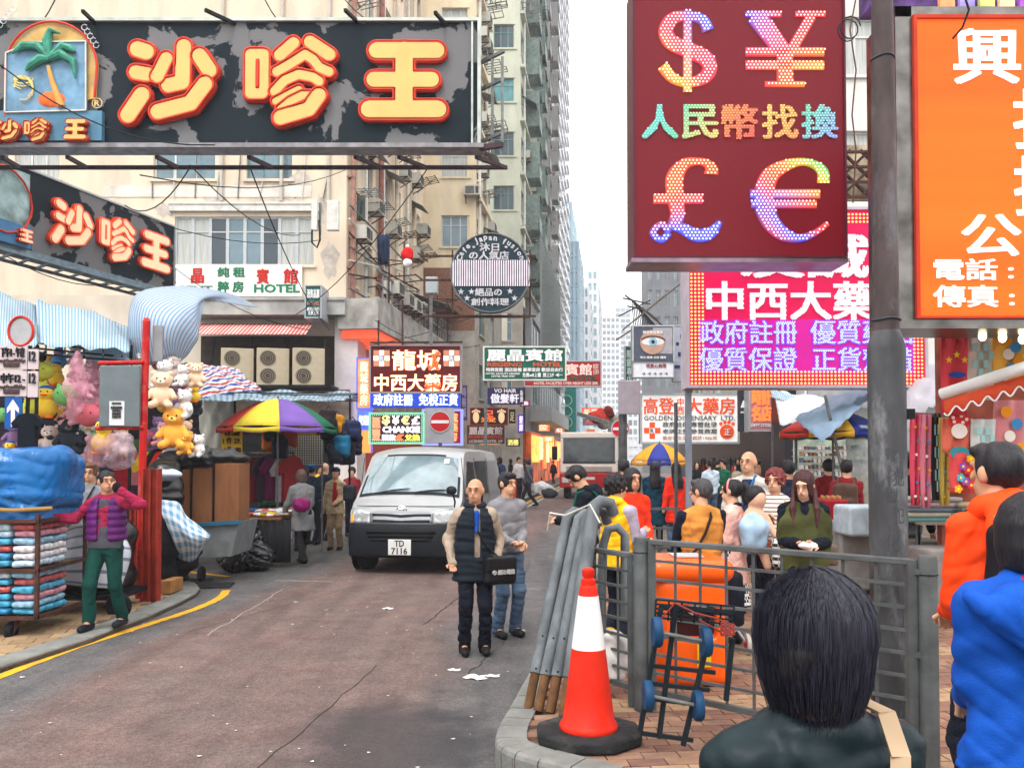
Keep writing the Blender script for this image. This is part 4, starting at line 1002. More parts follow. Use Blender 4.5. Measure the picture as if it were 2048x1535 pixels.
for ch,px,s in((0,128,.70),(1,222,.70),(2,300,.70)):put_char(ch,along(px),0,(zhi-zlo)/2,s,Loc(S),(glow_y,glow_r,neon_r))
mb=MB();u=along(12);mb.ab((u-.9,-.1,.3),(u+.35,-.002,1.45));mb.build('picture',M((.35,.45,.45),.6,var=.6,scale=3),S,smooth=0)
mb=MB();mb.ab((u-.9,-.12,0),(along(46),-.003,.42));mb.build('name_plate',M((.10,.25,.42),.5),S,smooth=0)
put_char(2,along(28),-.12,.2,.2,Loc(S),(glow_y,glow_r,neon_r))
mb=MB();mb.tube([(u-.25+.62*cos(t),-.14,.8+.62*sin(t))for t in np.arange(0,6.2,.4)],.02,6,closed=True);mb.build('neon_tube',neon_r,S)
# hotel name board on the tenement wall
red=M((.55,.03,.02),.5);green=M((.02,.22,.12),.5)
S=sign('hotel_sign','long white wall board with red and green hotel lettering','sign',330,530,603,592,24.85,M((.80,.78,.74),.6,var=.05,dirt=.15),None,.1)
for t,a_,b_,c_,d_,mt in(('麗',333,538,352,568,red),('晶',382,536,408,566,red),('纯 租',435,534,490,554,green),('粹 房',435,562,487,584,green),('賓',513,537,538,567,red),('館',567,537,596,567,red),('REGENT',322,571,425,583,M((.12,.25,.2),.5)),('HOTEL',508,568,600,585,green)):
 S.txt(t,a_,b_,c_,d_,24.84,mt,bold=.03)
# little hotel blade sign at the corner
S=sign('blade_sign','small dark green hotel blade sign at the balcony corner','sign',612,572,641,634,23.4,M((.04,.16,.15),.5),alu,.9,.03)
S.txt('酒賓晶麗',614,578,639,596,23.39,white,bold=.03);S.txt('HOTEL',614,603,639,610,23.39,M((.6,.25,.2),.5));S.txt('歡迎自由行\n免費上網',614,614,639,630,23.39,white)
# round sign
dR=21.0;c=P(981,545,dR);R_=79.5*dR/FPX
navy=M((.02,.05,.07),.6,var=.2,scale=4,dirt=.3,dirtcol=(.06,.09,.1));pal=M((.55,.54,.56),.6,var=.2,scale=20,dirt=.5,dirtcol=(.1,.1,.12))
S=Th('round_sign','big round dark cafe sign with white stripes and stars over the street','sign',(c.x,dR,c.z-R_))
mb=MB();mb.lathe([(R_,0),(R_,.3)],(c.x,dR,c.z),64,axis='y');S.part('disc',mb,navy,smooth=30)
mb=MB();mb.tube([(c.x+R_*cos(t),dR-.01,c.z+R_*sin(t))for t in np.arange(0,6.283,.13)],.02,5,closed=True);S.part('rim',mb,steel)
mb=MB();zt,zb_=Z(520,dR),Z(572,dR)
for i in range(34):
 x=X(904.5+i*4.62,dR)
 if abs(x-c.x)<R_-.03:mb.ab((x,dR-.02,zb_),(x+.032,dR-.002,zt))
kind(S.part('stripe',mb,M((.72,.66,.72),.6,var=.1),smooth=0),'stuff')
for t,a_,b_,c_,d_ in(('・沐日・',945,486,1015,502),('の人氣店',938,502,1018,519),('絕品の',950,576,1004,592),('創作料理',942,596,1018,611)):S.txt(t,a_,b_,c_,d_,dR-.01,pal,bold=.03)
for i,chh in enumerate('Cafe Japan fusion'):
 if chh==' ':continue
 a_=radians(155-i*8.1);rr=R_*.87;co,pol=text_mesh(chh,.03,1.0);lo,hi=co.min(0),co.max(0);cc=(lo+hi)/2;s=.2
 me=bpy.data.meshes.new('letter');t_=a_-pi/2
 me.from_pydata([(c.x+rr*cos(a_)+((v[0]-cc[0])*cos(t_)-(v[1]-cc[1])*sin(t_))*s,dR-.006-v[2]*.006,c.z+rr*sin(a_)+((v[0]-cc[0])*sin(t_)+(v[1]-cc[1])*cos(t_))*s)for v in co],[],pol)
 me.materials.append(pal);link('letter',me,S.o,S.l)
for px,py in((922,583),(943,583),(934,596),(1020,582),(1029,596)):
 q=P(px,py,dR);mb=MB();mb.prism([(q.x+.085*(1 if k%2==0 else.4)*sin(k*pi/5),dR-.012,q.z+.085*(1 if k%2==0 else.4)*cos(k*pi/5))for k in range(10)],(0,.01,0));S.part('star',mb,pal,smooth=0)
mb=MB()
for py in(512,560,632):mb.beam(P(840,py,dR+.3),P(1072,py,dR+.3),.05)
for px in(905,1060):mb.beam(P(px,500,dR+.3),P(px,634,dR+.3),.04)
mb.beam(P(865,634,dR+.4),P(1060,634,dR+.2),.04);S.part('frame',mb,rust,smooth=0)
S=Th('switch_box','grey electrical switch box on a post left of the round sign','electrical box',(X(862,22),22,Z(650,22)))
mb=MB();rect(mb,851,553,875,586,22,.3);S.part('casing',mb,M((.42,.45,.46),.5),smooth=0,bevel=.02)
mb=MB();mb.beam(P(862,586,22.1),P(862,690,22.1),.08);S.part('post',mb,steel,smooth=0)
# dragon pharmacy LED sign (orange characters) and the small signs beneath it
hot=(1.0,.30,.06);yel=(1.0,.75,.25)
S=sign('pharmacy_sign','glowing maroon pharmacy sign with orange characters and a blue strip','sign',742,692,920,783,23.6,M((.13,.012,.02),.4,emit=.2,var=.2,scale=2),M((.35,.3,.3),.4),.35,.05)
for t,a_,b_,c_,d_ in(('龍城',784,699,882,741),('中西大藥房',748,747,915,782)):
 S.txt(t,a_,b_,c_,d_,23.585,E((.95,.10,.02),1.1),bold=.04,ext=.01);S.txt(t,a_+.5,b_+.5,c_-.5,d_-.5,23.53,E((1,.72,.42),2.2),bold=.012)
for px in(763,903):
 for i in range(3):
  for j in range(3):
   mb=MB();rect(mb,px-16+i*11,700+j*11,px-6+i*11,710+j*11,23.57,.02)
   S.part('tile',mb,E((1,.85,.6),1.3)if(i+j)%2 else E((.75,.3,.18),.7),smooth=0)
 S.txt('R',px-4,711,px+4,721,23.56,E((.3,.5,1),1.5),bold=.02)
mb=MB();rect(mb,742,784,920,814,23.58,.3);S.part('lower_panel',mb,M((.03,.07,.38),.4,emit=.7),smooth=0)
S.txt('政府註冊  免稅正貨',747,787,916,811,23.56,E((.75,.85,1),1.5),bold=.03)
mb=MB();mb.beam(P(740,685,23.4),P(925,684,23.4),.05);mb.beam(P(757,640,23.4),P(757,690,23.4),.05);mb.beam(P(805,600,23.4),P(805,690,23.4),.05);S.part('bracket',mb,rust,smooth=0)
S=sign('side_sign','narrow blue bordered lit blade sign left of the pharmacy sign','sign',716,717,740,815,23.9,M((.85,.3,.12),.4,emit=.8,var=.4,scale=4),E((.1,.15,.8),1.0),.5,.04)
S.txt('龍\n城\n藥\n房',720,722,736,810,23.88,E((.9,.75,.6),1.2),bold=.02)
S=sign('side_sign','blue and orange lit shop upright under the narrow blade sign','sign',716,820,741,905,23.9,M((.12,.18,.6),.4,emit=.9,var=.4,scale=3),None,.4)
S.txt('奶粉',718,830,738,850,23.88,E((.8,.85,1),1.5),bold=.04)
mb=MB();rect(mb,716,860,741,905,23.87,.02);S.part('lower_panel',mb,E((1,.35,.08),1.0),smooth=0)
S=sign('exchange_sign','black money exchange sign reading CHANGE with currency signs','sign',741,828,845,884,22.9,M((.05,.03,.05),.4,emit=.4),M((.2,.5,.35),.4,emit=.8),.3,.05)
for t,a_,b_,c_,d_,col,st in(('$',764,830,780,850,yel,1.6),('¥',784,831,799,849,(1,1,.95),1.5),('€',803,831,819,849,yel,1.6),('£',823,831,840,849,(1,1,.95),1.5),('CHANGE',765,852,840,865,(1,.95,1),1.6),('匯款',764,868,792,881,(.95,.85,.95),1.3),('《',790,868,808,881,(1,.15,.05),1.6),('兌換',810,868,840,881,(1,.8,.1),1.4),('匯\n豐',745,834,761,880,(.9,.3,.15),1.3)):
 S.txt(t,a_,b_,c_,d_,22.88,E(col,st),bold=.045 if t!='CHANGE' else.05)
q=dot_band(S,742,829,844,884,22.88,.05,.05,.014,(.5,1,.6),1.3)
S=sign('pharmacy_sign','blue edged red LED sign partly behind the no entry disc','sign',848,822,921,886,23.1,M((.25,.02,.05),.4,emit=.4,var=.3),E((.25,.3,1),1.2),.3,.06)
S.txt('城\n藥\n房',893,826,916,882,23.08,E((1,.3,.1),1.6),bold=.04);S.txt('龍\n大',852,828,866,866,23.08,E((1,.3,.1),1.6),bold=.04)
# signs further down the street, left side
S=sign('hotel_sign','green hotel sign with white characters and red English name','sign',969,695,1130,758,26,M((.01,.16,.11),.5),offwhite,.25,.05)
S.txt('麗晶賓館',974,698,1125,722,25.98,M((.82,.8,.8),.5,emit=.1),bold=.03);S.txt('REGENG    HOTEL',974,724,1124,733,25.98,M((.55,.14,.08),.5),bold=.04)
S.txt('特牌賓館 酒店設備 豪華套房 歡迎自由行',972,735,1126,743,25.98,white,bold=.03);S.txt('HOTEL FACILITY LIENSED\nHOTEL FREE WIFI',972,745,1040,754,25.98,white,bold=.02);S.txt('免費wifi上機  請上2/F',1045,745,1108,754,25.98,white,bold=.03);S.txt('←',1111,746,1125,753,25.98,white,bold=.03)
mb=MB();mb.beam((X(971,26),26.1,Z(758,26)),(X(971,26),26.1,0),.10);S.part('pole',mb,steel,smooth=0)
S=sign('hotel_sign','red hotel sign with white characters behind the green one','sign',1050,723,1201,771,30,M((.42,.03,.035),.5,emit=.08),alu,.25,.05)
S.txt('賓館',1131,727,1184,750,29.98,M((.8,.6,.55),.5,emit=.2),bold=.03);S.txt('REGENG HOTEL',1062,752,1197,761,29.98,M((.05,.14,.11),.5),bold=.04);S.txt('HOTEL FACILITEIS OVER NIGHT LESS 20%',1068,763,1196,769,29.98,M((.8,.6,.55),.5),bold=.03);S.txt('電話預訂\n全日時半',1186,727,1198,749,29.98,M((.8,.6,.55),.5))
def small_sign(label,x0,y0,x1,y1,d,face,lines,frame=None,cat='sign',name='shop_sign',group=None):
 S=sign(name,label,cat,x0,y0,x1,y1,d,face,frame,.2,.04,group)
 for t,a_,b_,c_,d_,mt in lines:S.txt(t,a_,b_,c_,d_,d-.02,mt,bold=.035)
 return S
small_sign('dark purple hair salon sign reading VO HAIR',975,775,1048,808,28,M((.06,.05,.14),.5,emit=.1),[('VO HAIR',988,777,1033,785,white),('傲髮軒',981,787,1038,806,M((.75,.72,.8),.5,emit=.3)),('染\n燙',1040,780,1046,804,white)])
small_sign('narrow purple upright sign beside the pharmacy sign',922,770,934,840,24.5,M((.16,.12,.25),.6),[('時\n裝\n城',924,774,932,834,M((.5,.45,.6),.5))])
S=small_sign('brown foot massage sign with two glowing footprints',942,817,1014,848,31,M((.05,.02,.015),.5),[('足',966,820,988,840,E((1,.1,.03),1)),('沐足',962,834,992,844,E((.9,.3,.05),.8))],M((.3,.05,.03),.5))
for px in(952,1003):
 q=P(px,834,30.97);mb=MB();mb.ell((q.x,q.y,q.z),(.12,.02,.22));
 for k in range(5):mb.ell((q.x-.13+k*.065,q.y,q.z+.27-abs(k-2)*.03),(.035,.02,.045),6)
 S.part('footprint',mb,E((.9,.6,.35),.7))
small_sign('brown lower hotel sign with white and red letters',934,850,1009,887,29,M((.13,.06,.06),.5),[('麗晶賓館',938,853,1005,869,M((.6,.52,.5),.5)),('REGENG  HOTEL',937,870,1005,876,M((.55,.1,.06),.5)),('LICENSED HOTEL 2/F',938,879,1005,885,M((.5,.45,.42),.5))])
small_sign('small footprint blade sign beside the massage sign',1018,818,1031,846,31,M((.04,.02,.02),.5),[('足',1020,824,1029,842,M((.6,.5,.35),.5))])
small_sign('purple edged lit blade sign below the salon sign',1036,828,1048,865,31,M((.1,.04,.3),.5,emit=.6),[('髮\n廊',1038,831,1046,862,E((.8,.7,1),1))])
for i,(x0,y0,x1,y1,d,c0,c1,t)in enumerate(((1164,815,1199,833,60,(.8,.12,.03),(1,.7,.5),'新豐'),(1166,836,1197,850,58,(.2,.22,.25),(.7,.1,.1),'大押'),(1198,826,1222,843,45,(.75,.1,.04),(1,.7,.5),'賓館'),(1012,876,1040,892,40,(.05,.05,.03),(.8,.7,.2),'酒樓'),(960,868,1000,888,33,(1,.5,.2),(1,.9,.6),'十'),(1040,800,1060,812,36,(.3,.04,.1),(.8,.6,.7),'藥'),(1062,700,1080,715,50,(.1,.1,.12),(.5,.5,.5),'大'),(1072,845,1100,862,55,(1,.25,.08),(1,.8,.5),'金'),(1110,842,1128,866,62,(.7,.25,.1),(1,.9,.8),'店'),(1086,872,1108,884,44,(1,.45,.1),(1,.9,.7),'茶'))):
 small_sign(('orange lit sign above the rear of the truck','grey sign with red letters over the truck load','red sign just above the truck cab load','black and gold restaurant sign low over the left shops','glowing orange square sign under the massage sign','crimson medicine sign beside the salon sign','small grey sign high on the weathered tenement','red orange sign under the grey ribbon window building','pale orange sign near the far end of the left shops','amber tea shop sign low under the grey canopy')[i],x0,y0,x1,y1,d,M(c0,.5,emit=.6 if max(c0)>.6 else.1),[(t,x0+3,y0+2,x1-3,y1-2,E(c1,1.0))])
mb=MB();o=Th('green_banner','tall teal banner with white rings beside the ribbon window building','banner',(X(1140,66),66,Z(870,66)));rect(mb,1130,770,1152,868,66,.2);o.part('cloth',mb,M((.01,.28,.25),.6),smooth=0)
mb=MB()
for py in(800,822,844):q=P(1134,py,65.9);mb.tube([(q.x+.4*cos(t),65.9,q.z+.4*sin(t))for t in np.arange(0,6.2,.6)],.04,4,closed=True)
o.part('ring',mb,M((.4,.6,.5),.5))
# right side: eye advertisement, green sign, Golden Dispensary
S=sign('eye_advert','grey lit advertisement showing one big blue eye','sign',1267,653,1346,722,27,M((.10,.11,.15),.4,emit=.2),alu,.3,.05)
mb=MB();rect(mb,1306,655,1345,707,26.985,.01);S.part('print',mb,M((.36,.34,.37),.5,emit=.2),smooth=0)
q=P(1306,684,26.95)
mb=MB();mb.lathe([(.40,0),(.40,.012)],(q.x-.02,26.955,q.z),32,axis='y');S.part('print',mb,M((.45,.30,.24),.5,emit=.15))
mb=MB();mb.prism([(q.x+.37*cos(t),26.95,q.z+.15*sin(t)*(1 if sin(t)>0 else.7))for t in np.arange(0,6.28,.3)],(0,.008,0));S.part('print',mb,M((.6,.58,.58),.5,emit=.2))
mb=MB();mb.lathe([(.14,0),(.14,.008)],(q.x,26.942,q.z+.01),24,axis='y');S.part('print',mb,M((.25,.42,.50),.4,emit=.2))
mb=MB();mb.lathe([(.06,0),(.06,.008)],(q.x,26.935,q.z+.01),16,axis='y');S.part('print',mb,M((.03,.03,.04),.4))
mb=MB();mb.tube([(q.x+.42*cos(t),26.945,q.z+.20*sin(t))for t in np.arange(.3,2.9,.2)],.02,5);S.part('print',mb,M((.10,.06,.05),.4))
S.txt('眼部美容專家',1286,661,1326,667,26.96,white);S.txt('激光 眼袋 去紋 矯視',1280,712,1332,717,26.98,white)
S=sign('advert_panel','white text panel mounted under the eye advertisement','sign',1267,724,1346,753,27,M((.60,.60,.63),.4,emit=.2),alu,.3,.03)
S.txt('視覺心無限',1292,727,1333,735,26.98,M((.3,.05,.08),.5));S.txt('1234 5678',1294,738,1330,743,26.98,M((.1,.1,.12),.5))if False else S.txt('→ → → → →',1284,744,1336,749,26.98,M((.1,.1,.12),.5))
S=sign('advert_panel','white and blue chequered plain panel behind the eye advertisement','sign',1348,652,1372,760,28,M((.40,.42,.48),.5,emit=.1),alu,.3,.04)
for i,(x0,y0,x1,y1)in enumerate(((1352,684,1358,690),(1356,704,1362,712),(1349,730,1360,736),(1360,668,1368,676))):
 mb=MB();rect(mb,x0,y0,x1,y1,27.98,.01);S.part('print',mb,M((.03,.05,.2),.5),smooth=0)
small_sign('dark teal upright sign left of the eye advertisement',1251,693,1266,775,33,M((.02,.10,.09),.5),[('眼\n鏡\n專\n店',1253,700,1264,768,M((.4,.5,.48),.5))],alu)
S=Th('bamboo_scaffolding','ragged dark bamboo scaffold jutting out above the eye advertisement','scaffolding',(X(1290,34),34,Z(660,34)))
mb=MB()
for i in range(13):p=P(1262+i*4,598+i*5.5,34);mb.beam(p,P(1312,652+i*.5,35),.04);mb.beam(P(1264+i*3.6,603+i*4,33.6),P(1268+i*3.6,655,33.6),.035)
kind(S.part('lattice',mb,M((.07,.07,.08),.8),smooth=0),'stuff')
for a_,b_ in(((1238,632),(1300,600)),((1245,660),(1330,590)),((1250,590),(1316,640)),((1262,598),(1330,655)),((1232,680),(1270,655)),((1270,640),(1370,560)),((1255,612),(1290,620)),((1246,596),(1300,608))):
 mb=MB();mb.beam(P(*a_,33),P(*b_,34.5),.05);S.part('bamboo_pole',mb,M((.18,.15,.13),.8),smooth=0)
S=sign('pharmacy_sign','white pharmacy board with orange characters and English name','sign',1284,790,1475,883,27.5,M((.72,.72,.70),.4,emit=.35,var=.03),alu,.3,.07)
org=M((.80,.13,.03),.5,emit=.1);gry=M((.08,.08,.09),.5)
S.txt('高登',1287,795,1348,828,27.48,org,bold=.02);S.txt('中\n西',1354,795,1368,828,27.48,org,bold=.01);S.txt('大藥房',1372,795,1470,828,27.48,org,bold=.02)
S.txt('GOLDEN  DISPENSARY  LTD.',1288,831,1470,840,27.48,gry,bold=.005);S.txt('政府註冊 專營批發',1325,843,1434,854,27.48,gry,bold=.01);S.txt('老牌正藥 參茸燕窩',1325,857,1434,867,27.48,gry,bold=.01);S.txt('藥房協生深資顧於1986年',1325,871,1434,879,27.48,M((.6,.3,.25),.5),bold=0)
for i in range(3):
 for j in range(3):
  if(i+j)%2:mb=MB();rect(mb,1288+i*11,844+j*11,1299+i*11,855+j*11,27.48,.01);S.part('tile',mb,org,smooth=0)
S.txt('R',1301,857,1308,865,27.48,gry)
q=P(1454,863,27.47);mb=MB();mb.lathe([(.24,0),(.24,.01)],(q.x,27.47,q.z),24,axis='y')
for k in range(4):mb.lathe([(.06,0),(.06,.01)],(q.x-.2+k*.135,27.47,q.z+.27+(.05 if k in(1,2)else 0)),12,axis='y')
S.part('paw_logo',mb,org);S.txt('正',1448,857,1461,870,27.45,white,bold=.03)
S=sign('neon_shop_sign','tall shop sign with glowing red orange characters beside the pharmacy board','sign',1500,775,1546,860,24,M((.40,.22,.25),.5,emit=.2),alu,.6,.04)
S.txt('時計\n名店',1503,778,1543,842,23.97,E((1,.15,.03),1.7),bold=.06);S.txt('DEPT STORE',1503,847,1543,853,23.97,white)
small_sign('dark narrow sign with a white triangle left of the neon shop sign',1478,772,1496,862,24.5,M((.05,.05,.07),.5),[('▲',1481,800,1493,815,white),('ALIVE',1481,822,1493,826,white)])
# the money exchange LED sign
dM=9.0
S=sign('exchange_sign','large crimson LED sign with dollar yen pound and euro symbols','sign',1268,-30,1690,512,dM,M((.16,.006,.018),.4,var=.2,scale=60,emit=.5),M((.13,.03,.05),.4),.45,.02)
mb=MB();a,b=P(1268,500,dM),P(1690,512,dM);mb.ab((a.x-.03,dM-.02,b.z-.07),(b.x+.03,dM+.47,b.z-.022));S.part('bottom_tray',mb,M((.30,.22,.26),.3,metal=.6,var=.3),smooth=0)
pk,bl,cy_,rd,og,ye,gn,wh_=(1,.22,.32),(.30,.40,1),(.2,.85,.9),(1,.10,.05),(1,.35,.08),(1,.75,.15),(.15,.9,.45),(1,.8,.9)
def grad(stops,axis,lo,hi):
 def f(x,y,z):
  t=((x,z)[axis]-lo)/(hi-lo)*(len(stops)-1);t=max(0,min(len(stops)-1.001,t));i=int(t);return mixc(stops[i],stops[i+1],t-i)
 return f
def diag(stops,px0,py0,px1,py1,d):
 a,b=P(px0,py0,d),P(px1,py1,d);dx,dz=b.x-a.x,b.z-a.z;L=dx*dx+dz*dz
 def f(x,y,z):
  t=max(0,min(.999,((x-a.x)*dx+(z-a.z)*dz)/L))*(len(stops)-1);i=int(t);return mixc(stops[i],stops[i+1],t-i)
 return f
dq=dM-.018
def vst(pts):
 """stroke of varying half width through zoomed pixel points -> 2D triangles in world x, z at the board"""
 c=curve([Vector((x,y,w))for x,y,w in pts],10*(len(pts)-1))if len(pts)>2 else[Vector(p)for p in pts]
 L_,R__=[],[]
 for i,p in enumerate(c):
  t=(c[min(i+1,len(c)-1)]-c[max(i-1,0)]);t.z=0;t.normalize();n_=Vector((-t.y,t.x))
  L_.append((p.x+n_.x*p.z,p.y+n_.y*p.z));R__.append((p.x-n_.x*p.z,p.y-n_.y*p.z))
 f=lambda q:(lambda v:(v.x,v.z))(P(q[0]/2.475+1240,q[1]/2.475,dq))
 out=[]
 for i in range(len(c)-1):a_,b_,c_,d_=map(f,(L_[i],R__[i],R__[i+1],L_[i+1]));out+=[(a_,b_,c_),(a_,c_,d_)]
 return out
def led_shape(strokes,colf,px0,py0,px1,py1):
 rim=[t for s_ in strokes for t in vst([(x,y,w+5.5)for x,y,w in s_])];me=bpy.data.meshes.new('letter_rim_or_halo');me.from_pydata([(x,dq+.009+.0015*((k//2)%3),z)for k,t in enumerate(rim)for x,z in t],[],[(3*k,3*k+1,3*k+2)for k in range(len(rim))]);me.materials.append(colmat(.75));setcol(me,lambda*c:tuple(v**3.2 for v in colf(*c)));link('letter_rim_or_halo',me,S.o,S.l)  # widened layer: the LED glow round each symbol painted as emission
 tris=[t for s_ in strokes for t in vst(s_)];vs=[];fs=[]
 for k,t in enumerate(tris):vs+=[(x,dq+.002*((k//2)%3),z)for x,z in t];fs.append((3*k,3*k+1,3*k+2))
 me=bpy.data.meshes.new('currency_symbol');me.from_pydata(vs,[],fs);me.materials.append(colmat(.85));setcol(me,lambda*c:tuple(v**2.2 for v in colf(*c)));link('currency_symbol',me,S.o,S.l)
 a_,b_=P(px0,py0,dq),P(px1,py1,dq)
 dot_mesh(dots_in(tris,a_.x,b_.x,b_.z,a_.z,.040),dq-.012,.0105,lambda*c:mixc(tuple(v**1.3 for v in colf(*c)),(1,.85,.6),.35),colmat(3.2),S.o,'led_dots',S.l)
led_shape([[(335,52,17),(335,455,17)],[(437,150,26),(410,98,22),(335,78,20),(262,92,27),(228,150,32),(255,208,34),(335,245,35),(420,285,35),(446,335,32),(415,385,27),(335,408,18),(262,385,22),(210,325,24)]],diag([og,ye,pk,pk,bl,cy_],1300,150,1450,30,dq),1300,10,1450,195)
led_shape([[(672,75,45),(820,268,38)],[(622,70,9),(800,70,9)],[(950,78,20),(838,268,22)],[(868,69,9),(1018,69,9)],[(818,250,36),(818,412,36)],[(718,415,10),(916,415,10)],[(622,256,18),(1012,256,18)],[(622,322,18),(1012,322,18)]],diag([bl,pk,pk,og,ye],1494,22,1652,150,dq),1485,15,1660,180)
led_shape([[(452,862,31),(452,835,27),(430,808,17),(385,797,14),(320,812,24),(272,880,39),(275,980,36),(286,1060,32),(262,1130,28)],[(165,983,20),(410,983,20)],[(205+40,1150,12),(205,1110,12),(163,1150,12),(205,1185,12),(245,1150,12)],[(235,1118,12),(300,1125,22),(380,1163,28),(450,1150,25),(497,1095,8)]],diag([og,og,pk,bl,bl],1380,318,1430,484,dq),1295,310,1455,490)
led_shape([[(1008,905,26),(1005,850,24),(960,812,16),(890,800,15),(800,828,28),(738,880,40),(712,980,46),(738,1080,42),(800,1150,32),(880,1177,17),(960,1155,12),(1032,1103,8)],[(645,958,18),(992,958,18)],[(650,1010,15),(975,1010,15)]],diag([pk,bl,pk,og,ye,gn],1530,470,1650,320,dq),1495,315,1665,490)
xs_=[1283,1363,1443,1523,1602]
for chh,x0,cc in zip('人民幣找換',xs_,([cy_,gn],[gn,ye],[og,rd],[ye,og],[gn,bl])):led_text(S,chh,x0,209,x0+74,278,dq,diag(cc,x0,209,x0+74,278,dq),bold=.03,pitch=.033,r=.009,base=.55,dots=1.6)
# pharmacy LED sign behind it
dP=12.0
S=sign('pharmacy_sign','wide magenta red LED pharmacy sign with white and violet characters behind the lamp post','sign',1377,420,1850,770,dP,M((.55,.008,.10),.45,emit=.5,var=.08,scale=1),M((.5,.45,.5),.4),.4,.04)
mb=MB();rect(mb,1396,638,1832,748,dP-.004,.01);S.part('violet_glow',mb,M((.48,.02,.27),.45,emit=.65,var=.15,scale=1.5),smooth=0)  # violet glow around the lit letters, painted as one flat emissive band
dot_band(S,1382,425,1846,766,dP-.01,.17,.055,.018,(1,.42,.10),2.2)
pw=(1,.88,.93)
led_text(S,'友誠',1480,468,1740,556,dP-.02,lambda*c:pw,.05,.012,base=.8,dots=1.3,bold=.03)
led_text(S,'中西大藥房',1412,562,1832,640,dP-.02,lambda*c:pw,.04,.010,base=.8,dots=1.3,bold=.03)
pb=(.55,.62,1)
for t,a_,b_,c_,d_ in(('政府註冊',1400,640,1594,688),('優質藥品',1620,640,1824,688),('優質保證',1398,694,1594,742),('正貨齊備',1624,694,1824,742)):
 S.txt(t,a_-2,b_-2,c_+2,d_+2,dP-.006,E((.22,.05,.9),1.0),bold=.045,ext=.004)
 led_text(S,t,a_,b_,c_,d_,dP-.03,lambda*c:pb,.034,.009,base=.75,dots=1.8,bold=.015)
mb=MB();mb.beam((X(1377,dP+.3),dP+.3,Z(775,dP)),(X(1377,dP+.3),dP+.3,0),.085);S.part('post',mb,M((.30,.33,.38),.5,metal=.3),smooth=0)
# orange sign
dO=7.0;chm=M((.20,.19,.18),.3,metal=1,var=.5,scale=4,bump=.5,bscale=3)
a,b=P(1832,38,dO),P(2330,632,dO)
S=Th('lightbox_sign','bright orange lightbox sign with white characters in a mirror steel casing','sign',(a.x,dO,b.z))
mb=MB();mb.ab((a.x,dO,b.z),(b.x,dO+.12,a.z));S.part('panel',mb,M((.85,.14,.012),.4,emit=.5,var=.2,scale=.9,stretch=(.15,1,2)),smooth=0)
mb=MB();mb.ab((a.x-.17,dO+.02,b.z-.10),(a.x-.03,dO+.6,a.z+.12));mb.ab((a.x-.17,dO+.02,a.z+.03),(b.x,dO+.6,a.z+.12));mb.ab((a.x-.03,dO+.02,b.z-.10),(b.x,dO+.6,b.z-.02));mb.ab((a.x-.03,dO+.12,b.z-.02),(b.x,dO+.6,a.z+.03));S.part('casing',mb,chm,smooth=0)
mb=MB();mb.ab((a.x-.03,dO-.02,b.z-.02),(a.x,dO+.12,a.z+.03));mb.ab((a.x,dO-.02,a.z),(b.x,dO+.12,a.z+.03));mb.ab((a.x,dO-.02,b.z-.02),(b.x,dO+.12,b.z));S.part('frame',mb,M((.5,.06,.02),.4),smooth=0)
wl=E((1,.97,.93),.95)
for t,a_,b_,c_,d_ in(('興',1906,57,2042,168),('找',2025,178,2160,298),('換',2027,312,2160,432),('公司',1922,428,2160,512),('電話 : 2391 8366',1867,517,2330,560),('傳真 : 2391 8388',1866,570,2330,614)):
 S.txt(t,a_,b_,c_,d_,dO-.005,wl,bold=.022,ext=.004)
mb=MB();mb.tube([P(1925,-20,dO-.2),P(1938,20,dO-.2),P(1925,55,dO-.15),P(1905,78,dO-.1)],.009,6);S.part('loose_cable',mb,black)
S=Th('lit_eave','purple and orange glowing eave seen above the orange sign','sign',(X(1980,9),9,Z(40,9)))
mb=MB();rect(mb,1740,-60,2200,12,9,.3);S.part('panel',mb,M((.12,.06,.2),.5,emit=.2,var=.9,scale=4),smooth=0)
for i in range(5):mb=MB();rect(mb,1880+i*40,-10,1910+i*40,14+i*4,8.9,.05);S.part('lit_strip',mb,M(((.9,.3,.15),(.3,.25,.5),(.5,.5,.2),(.9,.45,.3),(.3,.1,.4))[i],.5,emit=.5,var=.3),smooth=0)
S=Th('lattice_screen','rusty lattice and green shutters between exchange sign and lamp post','screen',(X(1730,16),16,Z(430,16)))
mb=MB();rect(mb,1560,290,1860,400,16.3,.1);S.part('backing',mb,M((.35,.30,.22),.8,var=.6,scale=5),smooth=0)
for i in range(6):mb=MB();mb.beam(P(1560+i*40,300,16),P(1660+i*40,395,16),.05);mb.beam(P(1560+i*40,395,15.9),P(1660+i*40,300,15.9),.05);S.part('lattice_bar',mb,rust,smooth=0)
for i in range(4):mb=MB();mb.beam(P(1560,305+i*30,15.8),P(1860,303+i*30,15.8),.05);S.part('lattice_bar',mb,rust,smooth=0)
S=Th('hanging_cable','brown cable with a coil hanging beside the exchange sign','cable',(X(1705,8.6),8.6,Z(400,8.6)))
mb=MB();mb.tube([P(1715,-20,8.6),P(1700,60,8.6),P(1712,140,8.6),P(1704,230,8.6),P(1712,300,8.6),P(1706,405,8.6)],.008,6);S.part('cable',mb,M((.15,.08,.06),.6))
q=P(1702,52,8.6);mb=MB();mb.tube([(q.x+.10*cos(t),8.6+.01*t,q.z+.11*sin(t))for t in np.arange(0,12.4,.5)],.007,6);S.part('coil',mb,black)
